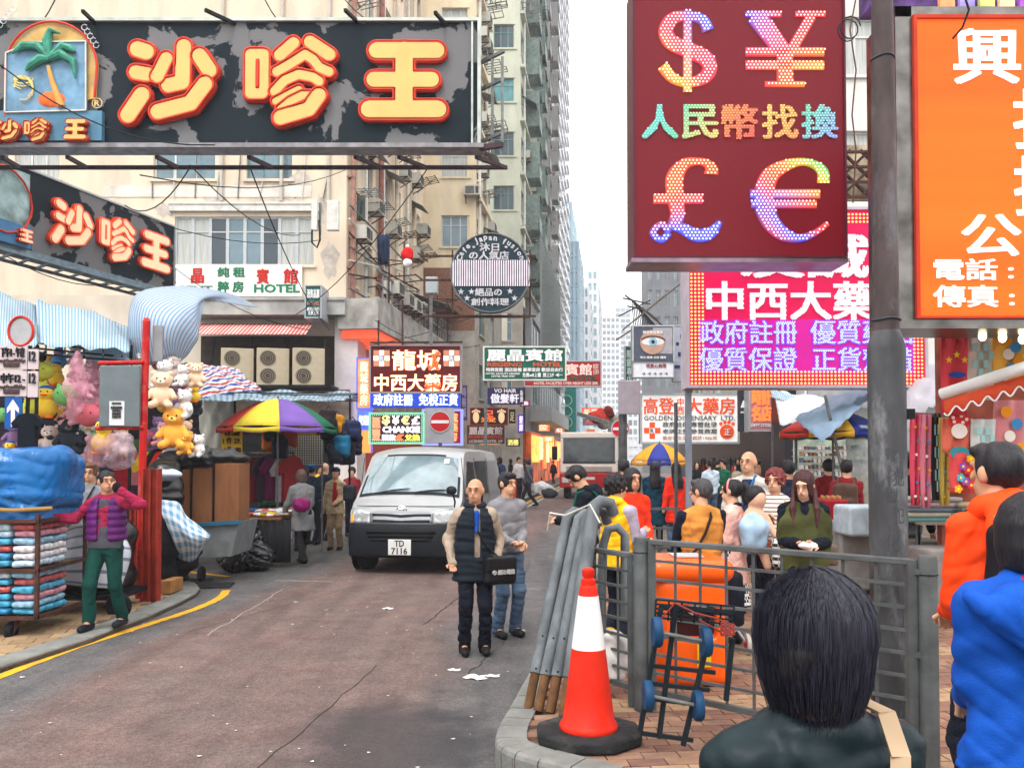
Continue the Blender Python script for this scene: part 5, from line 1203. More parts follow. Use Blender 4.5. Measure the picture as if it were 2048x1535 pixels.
def noentry(px,py,r,d,label,pole_dx=0,z0=0,plate=None):
 q=P(px,py,d);S=Th('no_entry_sign',label,'road sign',(q.x,d,z0),'no entry signs');R_=r*d/FPX
 mb=MB();mb.lathe([(R_,0),(R_,.02)],(q.x,d,q.z),32,axis='y');S.part('disc',mb,M((.50,.02,.03),.35,var=.1))
 mb=MB();mb.ab((q.x-R_*.86,d-.006,q.z-R_*.15),(q.x+R_*.86,d-.001,q.z+R_*.15));S.part('bar',mb,M((.7,.68,.68),.4),smooth=0)
 mb=MB();mb.tube([(q.x+R_*cos(t),d+.01,q.z+R_*sin(t))for t in np.arange(0,6.28,.2)],.014,5,closed=True);S.part('rim',mb,alu)
 mb=MB();mb.cyl((q.x+pole_dx,d+.08,z0),(q.x+pole_dx,d+.08,q.z+R_),.038,n=12);S.part('pole',mb,galv)
 if plate:mb=MB();a,b=P(plate[0],plate[1],d),P(plate[2],plate[3],d);mb.ab((a.x,d+.03,b.z),(b.x,d+.05,a.z));S.part('plate',mb,M((.38,.38,.40),.45,metal=.3),smooth=0)
 return S
noentry(880,843,20.5,17.5,'red no entry disc on a grey plate above the van roof',0,0,(850,815,908,885))
noentry(1241,857,17.5,17.0,'red no entry disc half hidden by the grey street pole',0,.1)
S=Th('street_pole','grey street pole with blank square plates left of the white pharmacy board','pole',(X(1245,14.5),14.5,.1))
mb=MB();mb.cyl((X(1246,14.5),14.5,.1),(X(1246,14.5),14.5,Z(760,14.5)),.075,n=16);S.part('pole',mb,galv)
mb=MB();rect(mb,1236,760,1281,828,14.35,.03);S.part('plate',mb,M((.40,.39,.42),.4,metal=.4),bevel=.01,smooth=0)
S=Th('street_pole','thin grey pole in front of the white pharmacy board','pole',(X(1353,12.5),12.5,.1))
mb=MB();mb.cyl((X(1352,12.5),12.5,.1),(X(1352,12.5),12.5,Z(805,12.5)),.028,n=12);S.part('pole',mb,galv)
dL=4.72;xl_=X(1775,dL)
S=Th('lamp_post','thick scarred grey lamp post rising out of view behind the railing','lamp post',(xl_,dL,.12))
lpm_=M((.10,.10,.105),.6,metal=.2,var=.35,scale=9,bump=.3,bscale=25,dirt=.55,dirtcol=(.36,.37,.38),stretch=(1,1,.35))
zt_=Z(662,dL);zs_=Z(700,dL);r1=36*dL/FPX;r2=22.5*dL/FPX
mb=MB();mb.lathe([(r1*1.0,.12),(r1,zs_),(r1*.97,zs_+.03),(r2*1.22,zt_-.01),(r2*1.15,zt_)],(xl_,dL,0),40);S.part('shaft',mb,lpm_,smooth=50)
mb=MB();xt=X(1765,dL);mb.lathe([(r2*1.15,zt_),(r2*.88,Z(-60,dL))],(xl_,dL,0),40);o=S.part('upper_tube',mb,M((.11,.085,.085),.6,metal=.2,var=.35,scale=9,bump=.2,dirt=.35,dirtcol=(.3,.3,.32),stretch=(1,1,.35)),smooth=50)
for py in(118,640):
 mb=MB();zc=Z(py,dL);rr=(r2*.96 if py<300 else r2*1.2);mb.tube([(xl_+rr*cos(t),dL+rr*sin(t),zc+.004*sin(3*t))for t in np.arange(0,6.28,.3)],.007,6,closed=True);S.part('strap',mb,M((.06,.07,.08),.5))
mb=MB();mb.ab((xl_+r1*.9,dL-.05,Z(838,dL)),(xl_+r1+.035,dL+.03,Z(818,dL)));S.part('clamp',mb,dark,smooth=0)
ink=M((.075,.08,.09),.6)
for i,(chh,py,s)in enumerate((('托',905,.8),('犯',955,.9),('獵',990,.8),('犯',1030,.9),('化',1085,1))):
 a_=(i%2-.6)*.35
 co,pol=text_mesh(chh,0,1.0);lo,hi=co.min(0),co.max(0);cc=(lo+hi)/2;me=bpy.data.meshes.new('graffiti')
 vs=[]
 for v in co:th_=-pi/2+a_+(v[0]-cc[0])*.085*s/r1;rr=r1+.0008+v[2]*.0005;vs.append((xl_+rr*cos(th_),dL+rr*sin(th_),Z(py,dL-r1)+(v[1]-cc[1])*.11*s))
 me.from_pydata(vs,[],pol);me.materials.append(ink);link('graffiti',me,S.o,S.l)
S=Th('overhead_wire','thin black wires strung between the tenement and the neon signs','wire',(-6,20,8))
for a_,b_,da,db in(((0,130),(430,290),12.5,12.5),((110,0),(0,60),14,13),((530,0),(640,45),14,13),((280,350),(690,340),13,24),((250,410),(380,335),16,13),((380,330),(600,470),13,24),((240,420),(640,480),18,24),((500,335),(660,660),13,24),((690,0),(870,40),15,13),((590,630),(860,330),22,16),((740,690),(1080,560),23,30),((750,640),(960,690),23,26),((0,505),(260,560),16,22),((330,520),(620,660),22,23)):
 A_,B2=P(*a_,da),P(*b_,db);mb=MB();mb.tube([A_.lerp(B2,t)-Vector((0,0,.35*4*t*(1-t)))for t in np.linspace(0,1,9)],.011,5);S.part('wire',mb,dark)
# people
SKIN=[(.56,.34,.23),(.50,.29,.19),(.62,.40,.29),(.45,.26,.17)]
def skinm(i):return M(SKIN[i%4],.55,var=.14,scale=14,spec=.25)
def hairm(c=(.010,.009,.011)):
 key=('hair',c)
 if key in MATS:return MATS[key]
 m,N,L,b=nodes_mat('hair');b.inputs['Roughness'].default_value=.48;b.inputs['Specular IOR Level'].default_value=.2
 tc=N.new('ShaderNodeTexCoord');mp=N.new('ShaderNodeMapping');mp.inputs['Scale'].default_value=(160,160,9);L.new(tc.outputs['Object'],mp.inputs[0])
 n=N.new('ShaderNodeTexNoise');n.inputs['Scale'].default_value=1;n.inputs['Detail'].default_value=3;L.new(mp.outputs[0],n.inputs['Vector'])
 r=N.new('ShaderNodeValToRGB');r.color_ramp.elements[0].position=.35;r.color_ramp.elements[1].position=.7
 r.color_ramp.elements[0].color=tuple(x*.5 for x in c)+(1,);r.color_ramp.elements[1].color=tuple(x*2.2 for x in c)+(1,);L.new(n.outputs[0],r.inputs[0]);L.new(r.outputs[0],b.inputs['Base Color'])
 bp=N.new('ShaderNodeBump');bp.inputs['Strength'].default_value=.7;bp.inputs['Distance'].default_value=.004;L.new(n.outputs[0],bp.inputs['Height']);L.new(bp.outputs[0],b.inputs['Normal'])
 MATS[key]=m;return m
def cloth(c,rough=.85,pat=None):
 return M(c,rough,var=.22,scale=9,bump=.3,bscale=110,spec=.12)if pat is None else pat
eyew,lipm,browm=M((.02,.015,.015),.3,var=0),M((.33,.10,.08),.5,var=0),M((.03,.02,.018),.8,var=0)
def ik(a,b,l1,l2,pole):
 a,b,pole=Vector(a),Vector(b),Vector(pole);d=b-a;L=min(d.length,(l1+l2)*.999);d.normalize()
 x=(l1*l1-l2*l2+L*L)/(2*L);h=sqrt(max(l1*l1-x*x,0));p=pole-d*pole.dot(d)
 p=p.normalized()if p.length>1e-5 else Vector((0,1,0));return a+d*x+p*h,a+d*L
ARMS={'down':(.27,.04,.80),'front':(.06,-.24,.98),'phone':(.08,-.30,1.12),'pocket':(.22,-.02,.90),'hip':(.25,.02,.95),'swing_f':(.24,-.24,.88),'swing_b':(.25,.24,.88),'carry':(.10,-.26,1.10),'low':(.16,-.24,.86),'behind':(.08,.16,.92),'push':(.18,-.40,1.0)}
NP=[0]
def person(label,px,d,H=1.62,yaw=0,py=None,arms=('down','down'),legs='stand',top=(.1,.1,.1),bottom=(.02,.025,.04),shoes=(.02,.02,.02),hair='short',hc=(.010,.009,.011),skin=0,hem=.86,topmat=None,botmat=None,lean=0,turn=0,nod=0,z=None,seed=None,wide=1.0,sleeves=True,skirt=None,collar=None,vest=None,sleevec=None,extra=None,group=None,cat='person',bottom_hem=.09,x=None,face=True,hood=False,tilt=0):
 """figure standing where pixel column px and depth d put it, ground contact at z; yaw 0 faces the camera"""
 NP[0]+=1;sd=NP[0]if seed is None else seed;rs=random.Random(sd)
 s=H/1.70;gz=(.122 if z is None else z);X0=X(px,d)if x is None else x
 root=thing('person',label,cat,(X0,d,gz),yaw,group);root.scale=(s,s,s)
 q=max(.009,d*.00125)/s;near=d<12;vnear=d<9.5
 w=wide;ln=lean;U=lambda v,z_=None:v
 def sh(z_):return-ln*max(0,z_-.9)
 neck=(tilt*.5,.01+sh(1.43),1.43);hcn=Vector((tilt,-.014+sh(1.6)-nod*.05,1.588-nod*.012))
 shd=[(-.158*w,sh(1.35),1.352),(.158*w,sh(1.35),1.352)];hips=[(-.085*w,0,.87),(.085*w,0,.87)]
 el,wr=[],[]
 for i,sg in enumerate((-1,1)):
  a=arms[i];t=ARMS[a]if isinstance(a,str)else a
  tgt=(sg*t[0]*(w if t[0]>.15 else 1),t[1]+(sh(t[2])if isinstance(a,str)else 0),t[2]);pole=t[3]if len(t)>3 else(sg*.5,.9,-.4)
  e,wv=ik(shd[i],tgt,.275,.25,pole);el.append(e);wr.append(wv)
 st={'stand':((-.10,.02),(.10,.02)),'walk':((-.09,-.30),(.09,.34)),'walk2':((-.09,.34),(.09,-.30)),'step':((-.12,-.12),(.12,.14)),'wide':((-.17,-.04),(.16,.05))}[legs]
 kn,ak=[],[]
 for i in(0,1):
  fz=.085+(.07 if st[i][1]>.25 else 0);k_,a_=ik(hips[i],(st[i][0],st[i][1],fz),.41,.405,(0,-1,0));kn.append(k_);ak.append(a_)
# body: one continuous surface
 body=[loft([(.84,0,0,.145*w,.095),(1.0,0,sh(1.),.135*w,.085),(1.2,0,sh(1.2),.15*w,.095),(1.38,0,sh(1.38),.155*w,.075),(1.43,0,sh(1.43),.08,.06)],.03),cap(neck,hcn-Vector((0,-.015,.07)),.062,.056)]
 for i in(0,1):
  body+=[cap(shd[i],el[i],.042,.036),cap(el[i],wr[i],.036,.025),cap(hips[i],kn[i],.07,.05),cap(kn[i],ak[i],.048,.034),cap(ak[i],ak[i]+Vector((0,-.11,-.04)),.035,.03)]
  if not vnear:body.append(ell(wr[i]+(wr[i]-el[i]).normalized()*.06,(.035,.03,.05)))
 V1,F1=nets(body,max(q*1.3,.014),.03)
 Ry=Matrix.Rotation(turn,3,'Z')@Matrix.Rotation(nod*.5,3,'X');Rn=[list(r)for r in Ry]
 hp=lambda x_,y_,z_:hcn+Ry@Vector((x_,y_,z_))
 head=[ell(hp(0,.012,.02),(.077,.094,.098),Rn),ell(hp(0,-.028,-.055),(.055,.056,.058),Rn),cap(hp(0,-.01,-.06),Vector(neck)+Vector((0,0,-.03)),.055,.064),ell(hp(0,-.065,-.085),(.026,.022,.02),Rn)]
 cuts=[]
 if near:
  head+=[cap(hp(0,-.088,.012),hp(0,-.110,-.020),.009,.014),ell(hp(-.082,.005,-.005),(.012,.022,.034),Rn),ell(hp(.082,.005,-.005),(.012,.022,.034),Rn),ell(hp(0,-.082,.038),(.05,.014,.012),Rn),ell(hp(0,-.086,-.053),(.024,.012,.010),Rn)]
  cuts=[(ell(hp(-.031,-.108,.012),(.020,.020,.014)),.012),(ell(hp(.031,-.108,.012),(.020,.020,.014)),.012)]
 V2,F2=nets(head,min(q,.011)if near else q,.022,cuts)
 parts=[(V1,F1),(V2,F2)]
 if vnear:
  for i,sg in enumerate((-1,1)):
   ax=(wr[i]-el[i]).normalized();side=ax.cross(Vector((0,-1,0)))if abs(ax.y)<.8 else ax.cross(Vector((0,0,1)))
   side.normalize();nm=ax.cross(side).normalized()
   curl=.35 if arms[i]in('down','swing_f','swing_b')else.9
   pal_c=wr[i]+ax*.045;hnd=[cap(wr[i]-ax*.03,wr[i]+ax*.02,.026,.027),ell(pal_c,(.030,.030,.034))]
   for f_ in range(4):
    o_=side*((f_-1.5)*.0185);b0=wr[i]+ax*.065+o_;l_=(.034,.040,.037,.028)[f_]
    d1=(ax+nm*sg*curl*.5).normalized();d2_=(ax+nm*sg*curl*1.6).normalized();m1=b0+d1*l_;hnd+=[cap(b0-ax*.02,m1,.0095,.0088),cap(m1,m1+d2_*l_*.9,.0088,.0075)]
   tb=wr[i]+ax*.02+side*(.026*-sg);hnd+=[cap(tb,tb+(ax*.5-side*sg*.6+nm*sg*.4).normalized()*.045,.0115,.0095),cap(tb+(ax*.5-side*sg*.6+nm*sg*.4).normalized()*.045,tb+(ax*.9-side*sg*.4+nm*sg*.6).normalized()*.068,.0095,.008)]
   parts.append(nets(hnd,.0052,.008))
 vs=np.concatenate([p[0]for p in parts]);off=0;fs=[]
 for v,f in parts:fs.append(f+off);off+=len(v)
 link('body',np_mesh('body',vs,np.concatenate(fs),skinm(skin)),root)
 if near and face:
  for sg in(-1,1):
   mb=MB();mb.ell(hp(sg*.031,-.088,.012),(.0125,.006,.0052),8);mb.build('eye',eyew,root)
   mb=MB();mb.tube([hp(sg*.014,-.093,.034),hp(sg*.032,-.094,.040),hp(sg*.050,-.082,.034)],[.003,.0042,.0025],5);mb.build('eyebrow',browm,root)
  mb=MB();mb.tube([hp(-.022,-.086,-.052),hp(-.008,-.096,-.049),hp(0,-.098,-.050),hp(.008,-.096,-.049),hp(.022,-.086,-.052)],[.002,.0045,.004,.0045,.002],6);mb.build('mouth',lipm,root)
# trousers
 bm=botmat or cloth(bottom)
 if skirt is None:
  tr=[loft([(.80,0,.0,.155*w,.105),(.95,0,.0,.150*w,.10),(1.02,0,sh(1.02),.142*w,.095)],.02)]
  for i in(0,1):
   e_=ak[i].lerp(kn[i],max(0,(bottom_hem-.085))/.41);tr+=[cap(hips[i],kn[i],.092,.066),cap(kn[i],e_+Vector((0,0,0 if bottom_hem>.1 else-.035)),.066,.061)]
  blob('trousers',tr,bm,root,max(q,.012),.03,extra=(lambda a_,b_:(lambda p:a_(p)+b_(p)))(wrinkle(.004,15,sd,(1,1,1.2)),folds(.011,16,sd+3,(1,1,1.5))))
 else:
  blob('skirt',[loft([(skirt,0,.02,.22*w,.16),(.9,0,0,.155*w,.11),(1.0,0,0,.145*w,.10)],.01)],bm,root,max(q,.012),.02,extra=wrinkle(.012,22,sd,(1.5,1.5,.1)))
# top
 tm=topmat or cloth(top);fl=.02+max(0,.86-hem)*.10
 secs=[(hem,0,sh(hem),(.165+fl)*w,.118+fl),(1.0,0,sh(1.0),.160*w,.120),(1.15,0,sh(1.15),.165*w,.122),(1.28,0,sh(1.3)+.005,.170*w,.120),(1.375,0,sh(1.37)+.008,.138*w,.100),(1.455,0,sh(1.43)+.012,.078,.076)]
 tops=[loft(secs,.02)]+[cap((sg*.05,sh(1.42)+.015,1.415),(sg*.135*w,sh(1.37),1.362),.048,.055)for sg in(-1,1)];slv=[]
 for i in(0,1):
  tgt_=wr[i]if sleeves else shd[i]
  slv+=[cap(shd[i],el[i]if sleeves is True or sleeves==1 else Vector(shd[i]).lerp(el[i],.7),.062,.053)]
  if sleeves is True:slv.append(cap(el[i],wr[i],.056,.043))
 wk=(lambda a_,b_,c_:(lambda p:a_(p)+b_(p)+c_(p)))(wrinkle(.0045,17,sd+9,(1,1,1.5)),wrinkle(.002,42,sd+5),folds(.006 if d<5 else.009 if near else.015,11 if d<5 else 14,sd+2,(1,1,1.4)))
 if sleevec is None:blob('top',tops+slv,tm,root,max(q,.010),.035,extra=wk)
 else:
  blob('top',tops,tm,root,max(q,.010),.035,extra=wk);blob('sleeves',slv+[loft([(.95,0,sh(.95),.13,.09),(1.40,0,sh(1.4),.15*w,.09)],.02)],cloth(sleevec),root,max(q,.012),.03,extra=wk)
 if hood or collar is not None:
  c_=Vector(neck);rr=.088 if hood else.066
  hoodp=[cap(c_+Vector((rr*cos(t),rr*.8*sin(t)+.01,-.005+(.02 if sin(t)>0 else-.02))),c_+Vector((rr*cos(t+.7),rr*.8*sin(t+.7)+.01,-.005+(.02 if sin(t+.7)>0 else-.02))),.044 if hood else.024)for t in np.arange(0,6.28,.7)]
  if hood:hoodp.append(ell(c_+Vector((0,.12,-.05)),(.12,.05,.10)))
  if hood and d<4:hoodp+=[ell(c_+Vector((0,.06,.02)),(.135,.115,.075)),ell(c_+Vector((0,.13,-.06)),(.16,.07,.12))]
  blob('hood' if hood else 'collar',hoodp,cloth(collar)if collar is not None else tm,root,max(q,.009),.03,extra=wk)
# shoes
 sm=cloth(shoes,.5)
 for i in(0,1):
  f=ak[i];tp=.0 if f.z<.1 else.03
  blob('shoe',[cap(f+Vector((0,.03,-.040)),f+Vector((0,-.165,-.048-tp*.6)),.050,.040),cap(f+Vector((0,.015,-.02)),f+Vector((0,0,.015)),.042,.042)],sm,root,max(q,.010),.02,cut=[(rbox(f+Vector((0,0,-.185)),(.3,.4,.1),.001),.001)]if f.z<.1 else())
# hair
 hm=hairm(hc)
 if hair and hair!='bald':
  hk=wrinkle(.004,60,sd,(1,1,.3));cutf=[(ell(hp(0,-.125,-.045),(.075,.085,.105),Rn),.01)]
  hs_=[ell(hp(0,.022,.028),(.089,.104,.104),Rn)];nck=(rbox(hp(0,-.06,-.16),(.2,.115,.11),.01,Rn),.01)
  if hair=='short':cutf+=[nck,(rbox(hp(0,0,-.17),(.2,.2,.10),.01,Rn),.01)];hs_.append(ell(hp(0,-.045,.09),(.07,.05,.035),Rn))
  elif hair=='curly':hs_=[ell(hp(0,.025,.03),(.100,.115,.112),Rn)];hk=wrinkle(.011,75,sd);cutf+=[(rbox(hp(0,0,-.18),(.2,.2,.10),.01,Rn),.01)]
  elif hair=='bob':hs_+=[loft([(hcn.z-.13,hcn.x,hcn.y+.02,.085,.085),(hcn.z-.05,hcn.x,hcn.y+.025,.10,.10),(hcn.z+.04,hcn.x,hcn.y+.02,.094,.104)],.02)];cutf=[(ell(hp(0,-.125,-.055),(.068,.085,.125),Rn),.01)]
  elif hair=='bobf':hs_+=[loft([(hcn.z-.125,hcn.x,hcn.y+.015,.060,.065),(hcn.z-.07,hcn.x,hcn.y+.022,.090,.092),(hcn.z-.01,hcn.x,hcn.y+.025,.104,.108),(hcn.z+.05,hcn.x,hcn.y+.02,.096,.106)],.03)];cutf=[(ell(hp(0,-.125,-.055),(.068,.085,.125),Rn),.01)]
  elif hair=='long':hs_+=[loft([(1.20,hcn.x,.10+sh(1.2),.10,.05),(1.35,hcn.x,.085+sh(1.35),.12,.07),(hcn.z-.08,hcn.x,hcn.y+.035,.098,.09),(hcn.z+.03,hcn.x,hcn.y+.02,.092,.10)],.02)];cutf=[(ell(hp(0,-.125,-.05),(.068,.09,.125),Rn),.01)]
  elif hair=='pony':hs_+=[cap(hp(0,.11,.06),hp(0,.16,-.12),.04,.025)];cutf+=[nck]
  elif hair=='bun':hs_=[ell(hp(0,.02,.025),(.084,.102,.102),Rn),ell(hp(0,.11,.0),(.04,.035,.04),Rn)];cutf+=[nck]
  elif hair=='cap':pass
  if hair in('capblue','capred','capnavy'):
   cc_={'capblue':(.02,.12,.28),'capred':(.6,.05,.02),'capnavy':(.02,.03,.08)}[hair]
   blob('hat',[ell(hp(0,.015,.05),(.094,.108,.088),Rn)],cloth(cc_),root,max(q,.01),.02,cut=[(rbox(hp(0,0,-.07),(.2,.2,.10),.01,Rn),.01)])
   hs_=[ell(hp(0,.03,.0),(.085,.09,.08),Rn)];cutf=[(ell(hp(0,-.1,-.05),(.09,.1,.12),Rn),.01)]
  blob('hair',hs_,hm,root,max(q*.8,.008),.02,cutf,hk if near else None)
 elif near:
  blob('hair',[ell(hp(0,.026,-.005),(.083,.092,.062),Rn)],hairm((.22,.21,.20)),root,max(q*.8,.008),.01,[(rbox(hp(0,-.10,0),(.2,.11,.2),.01,Rn),.01),(rbox(hp(0,0,.14),(.2,.2,.10),.01,Rn),.01)])
 root['_']=0;del root['_']
 J=dict(root=root,el=el,wr=wr,sh=shd,head=hcn,hp=hp,neck=Vector(neck),q=q,ak=ak,Rn=Rn,shy=sh)
 if extra:extra(J)
 return J
def strap(J,mat,side=1,r=.011,bottom=(.16,-.06,.95),name='strap',back=True):
 """cross-body strap from one shoulder to the opposite hip, front and back"""
 s=side;root=J['root'];mb=MB();y=J['shy']
 f=[(-s*.075,0+y(1.44)-.02,1.455),(-s*.05,-.115+y(1.36),1.36),(s*.02,-.145+y(1.2),1.20),(s*.10,-.14+y(1.05),1.06),(s*bottom[0],bottom[1],bottom[2])]
 b=[(-s*.075,0+y(1.44),1.455),(-s*.05,.125+y(1.36),1.36),(s*.02,.150+y(1.2),1.20),(s*.10,.145,1.06),(s*bottom[0],bottom[1]+.06,bottom[2])]
 mb.tube(f,r,6)
 if back:mb.tube(b,r,6)
 mb.build(name,mat,root)
def strip_mat(c1,c2,n=26,axis=2):
 key=('sm',c1,c2,n,axis)
 if key in MATS:return MATS[key]
 m,N,L,b=nodes_mat('striped_knit');b.inputs['Roughness'].default_value=.9
 tc=N.new('ShaderNodeTexCoord');sp=N.new('ShaderNodeSeparateXYZ');L.new(tc.outputs['Object'],sp.inputs[0])
 mu=N.new('ShaderNodeMath');mu.operation='MULTIPLY';mu.inputs[1].default_value=n;L.new(sp.outputs[axis],mu.inputs[0])
 fr=N.new('ShaderNodeMath');fr.operation='FRACT';L.new(mu.outputs[0],fr.inputs[0]);gt=N.new('ShaderNodeMath');gt.operation='GREATER_THAN';gt.inputs[1].default_value=.62;L.new(fr.outputs[0],gt.inputs[0])
 mm=N.new('ShaderNodeMix');mm.data_type='RGBA';mm.inputs[6].default_value=c1+(1,);mm.inputs[7].default_value=c2+(1,);L.new(gt.outputs[0],mm.inputs[0]);L.new(mm.outputs[2],b.inputs['Base Color'])
 MATS[key]=m;return m
def check_mat(c1,c2,n=30):
 key=('ck',c1,c2,n)
 if key in MATS:return MATS[key]
 m,N,L,b=nodes_mat('checked_cloth');b.inputs['Roughness'].default_value=.8
 tc=N.new('ShaderNodeTexCoord');ck=N.new('ShaderNodeTexChecker');ck.inputs['Scale'].default_value=n;ck.inputs[1].default_value=c1+(1,);ck.inputs[2].default_value=c2+(1,)
 L.new(tc.outputs['Object'],ck.inputs['Vector']);L.new(ck.outputs[0],b.inputs['Base Color']);MATS[key]=m;return m
leather=M((.012,.013,.016),.35,var=.2,scale=20,bump=.2)
# older bald man in the padded waistcoat
def old_man(J):
 r=J['root']
 blob('waistcoat',[loft([(.71,0,0,.225,.155),(1.0,0,0,.200,.150),(1.2,0,0,.195,.150),(1.34,0,0,.185,.140),(1.43,0,.01,.12,.11)],.02)],M((.012,.020,.032),.7,var=.2,scale=20,bump=.3,bscale=120),r,.011,.03,cut=[(rbox((.015,-.2,1.3),(.028,.14,.35),.01),.02),(cap((-.25,0,1.26),(-.20,0,1.37),.075),.02),(cap((.25,0,1.26),(.20,0,1.37),.075),.02)],extra=wrinkle(.006,25,3,(.5,.5,2.5)))
 blob('collar',[cap((.088*cos(t),.075*sin(t)+.01,1.45+.015*sin(t)),(.088*cos(t+.6),.075*sin(t+.6)+.01,1.45+.015*sin(t+.6)),.026)for t in np.arange(-1.2,4.1,.5)],M((.012,.020,.032),.7),r,.009,.02)
 blob('shirt',[cap((.01,-.112,1.38),(.005,-.135,1.20),.026,.02)],cloth((.02,.10,.38)),r,.009,.01)
 strap(J,leather,1,.010,(.22,-.12,.95))
J=person('old bald man in dark padded waistcoat with a black shoulder bag, standing on the road',950,7.65,1.60,.12,arms=('pocket',(.20,-.06,.92)),top=(.38,.31,.25),bottom=(.012,.016,.028),hair='bald',skin=1,turn=-.3,nod=.1,hem=.80,z=0,extra=old_man,wide=1.02,bottom_hem=.08)
o=thing('shoulder_bag','black shoulder bag with white print hanging at the old man\'s hip','bag',J['root'].matrix_basis@Vector((.23,-.13,.93)),.45)
blob('body',[rbox((0,0,-.10),(.155,.055,.13),.04)],leather,o,.009,.01,extra=wrinkle(.004,22,4));blob('flap',[rbox((0,-.045,-.04),(.15,.022,.07),.02)],M((.018,.019,.022),.4),o,.009,.01)
T3('① 朗沁電訊',-.10,.12,-.13,-.085,-.070,M((.5,.5,.5),.5),None).parent=o
# younger man in grey jacket and jeans
jeans=M((.10,.15,.22),.9,var=.35,scale=7,bump=.2,bscale=90)
J=person('man in grey zip jacket and faded jeans looking to his left behind the old man',1014,8.4,1.64,.45,arms=((.05,-.24,1.0),(.05,-.24,1.0)),top=(.24,.235,.25),bottom=(.1,.14,.2),botmat=jeans,hair='short',skin=0,turn=.3,z=0,hem=.88,collar=(.22,.21,.23),wide=1.03,shoes=(.03,.03,.035))
# woman with arms spread by the cart
def vest(J):
 r=J['root'];pm=M((.13,.02,.15),.5,var=.25,scale=8)
 def quilt(p):return-.012*np.abs(np.sin(p[...,2]*40))
 blob('padded_vest',[loft([(.95,0,0,.20,.145),(1.1,0,0,.195,.150),(1.3,0,0,.190,.145),(1.42,0,0,.12,.11)],.03)],pm,r,.010,.03,cut=[(rbox((.02,-.2,1.15),(.055,.14,.35),.01),.02),(cap((-.27,0,1.28),(-.2,0,1.37),.08),.02),(cap((.27,0,1.28),(.2,0,1.37),.08),.02)],extra=quilt)
 blob('shirt',[loft([(.86,0,0,.185,.128),(1.1,0,0,.17,.127),(1.40,0,0,.11,.10)],.02)],M((.10,.10,.12),.9,var=.3,scale=90),r,.010,.02,extra=wrinkle(.006,18,4))
 for i,w_ in enumerate(J['wr']):blob('glove',[ell(w_+(w_-J['el'][i]).normalized()*.05,(.045,.045,.06)),cap(w_-(w_-J['el'][i]).normalized()*.03,w_,.038)],cloth((.015,.015,.02)),r,.009,.02)
J=person('woman in purple padded vest and green leggings resting one arm on the cart',215,8.5,1.60,0,arms=((.62,-.02,1.20,(-.2,.2,-1)),(.22,-.15,1.50,(1.2,.1,-.7))),legs='step',top=(.33,.03,.09),bottom=(.010,.075,.062),hair='bun',skin=1,turn=.75,z=.06,extra=vest,hem=.98,shoes=(.02,.025,.04),bottom_hem=.12)
J=person('person in grey T-shirt and glasses behind the woman in the purple vest',183,10.6,1.72,.1,top=(.26,.27,.29),hair='short',hc=(.10,.05,.03),sleeves=2,z=0,arms=('down','front'),extra=lambda J:(strap(J,leather,-1),MB().tube([J['hp'](-.06,-.075,.015),J['hp'](-.05,-.10,.0),J['hp'](-.03,-.105,-.004),J['hp'](-.012,-.105,.008),J['hp'](.012,-.105,.008),J['hp'](.03,-.105,-.004),J['hp'](.05,-.10,0),J['hp'](.06,-.075,.015)],.003,4).build('glasses',leather,J['root'])))
# walking woman in the grey coat
tweed=M((.20,.20,.205),.95,var=.5,scale=120,bump=.3,bscale=150)
def magbag(J):
 r=J['root'];strap(J,M((.25,.2,.2),.6),1,.006,(.14,.16,1.05))
J=person('woman in grey tweed coat walking left with a magenta bag on her back',606,13.9,1.60,pi+.6,arms=('front','swing_f'),legs='walk',topmat=tweed,bottom=(.015,.016,.02),hair='bob',hc=(.06,.035,.03),z=0,hem=.62,extra=magbag,lean=.12,wide=1.08,shoes=(.01,.01,.01))
o=thing('shoulder_bag','magenta shoulder bag hanging on the grey tweed coat','bag',(X(600,13.5),13.62,1.02),0);blob('pouch',[ell((0,0,0),(.15,.07,.12)),rbox((0,0,.04),(.13,.05,.06),.03)],M((.22,.01,.12),.6,var=.2),o,.015,.04,extra=wrinkle(.006,30))
J=person('smiling woman in beige coat and red jumper beside the van',672,16.2,1.60,-.1,arms=('down','front'),top=(.50,.40,.27),bottom=(.33,.24,.15),hair='capnavy',z=0,hem=.74,extra=lambda J:blob('jumper',[loft([(.90,.02,0,.09,.155),(1.2,.02,0,.075,.155),(1.42,.01,0,.06,.10)],.02)],cloth((.42,.012,.02)),J['root'],.018,.02))
gB='shoppers among the stalls behind the van'
for a in(('man with cropped grey hair in black jacket behind the beige coat',650,18,1.68,'bald',(.02,.03,.05),2.6),('person in blue knitted cap and dark jacket by the hanging bags',624,17.2,1.66,'capblue',(.03,.05,.08),2.8),('person in red cap at the T-shirt rail',583,16.0,1.62,'capred',(.25,.25,.27),3.3),('person with navy cap browsing behind the grey coat woman',597,17.6,1.60,'capblue',(.05,.06,.12),2.4),('older woman peering between the van mirror and the stall',704,19,1.58,'curly',(.3,.05,.06),.2),('man in yellow scarf deep among the stalls left of the van',640,21,1.62,'short',(.6,.4,.05),.5),('woman in pink far inside the market lane',560,22,1.58,'long',(.5,.2,.25),.9),('shopper in dark green coat at the table of clothes',545,17.0,1.6,'bob',(.03,.10,.07),2.9)):
 person(a[0],a[1],a[2],a[3],a[6],top=a[5],hair=a[4],z=0,group=gB,arms=('front','down'),hc=(.15,.14,.13)if a[4]=='bald' else(.01,.009,.011),skin=NP[0],face=False)
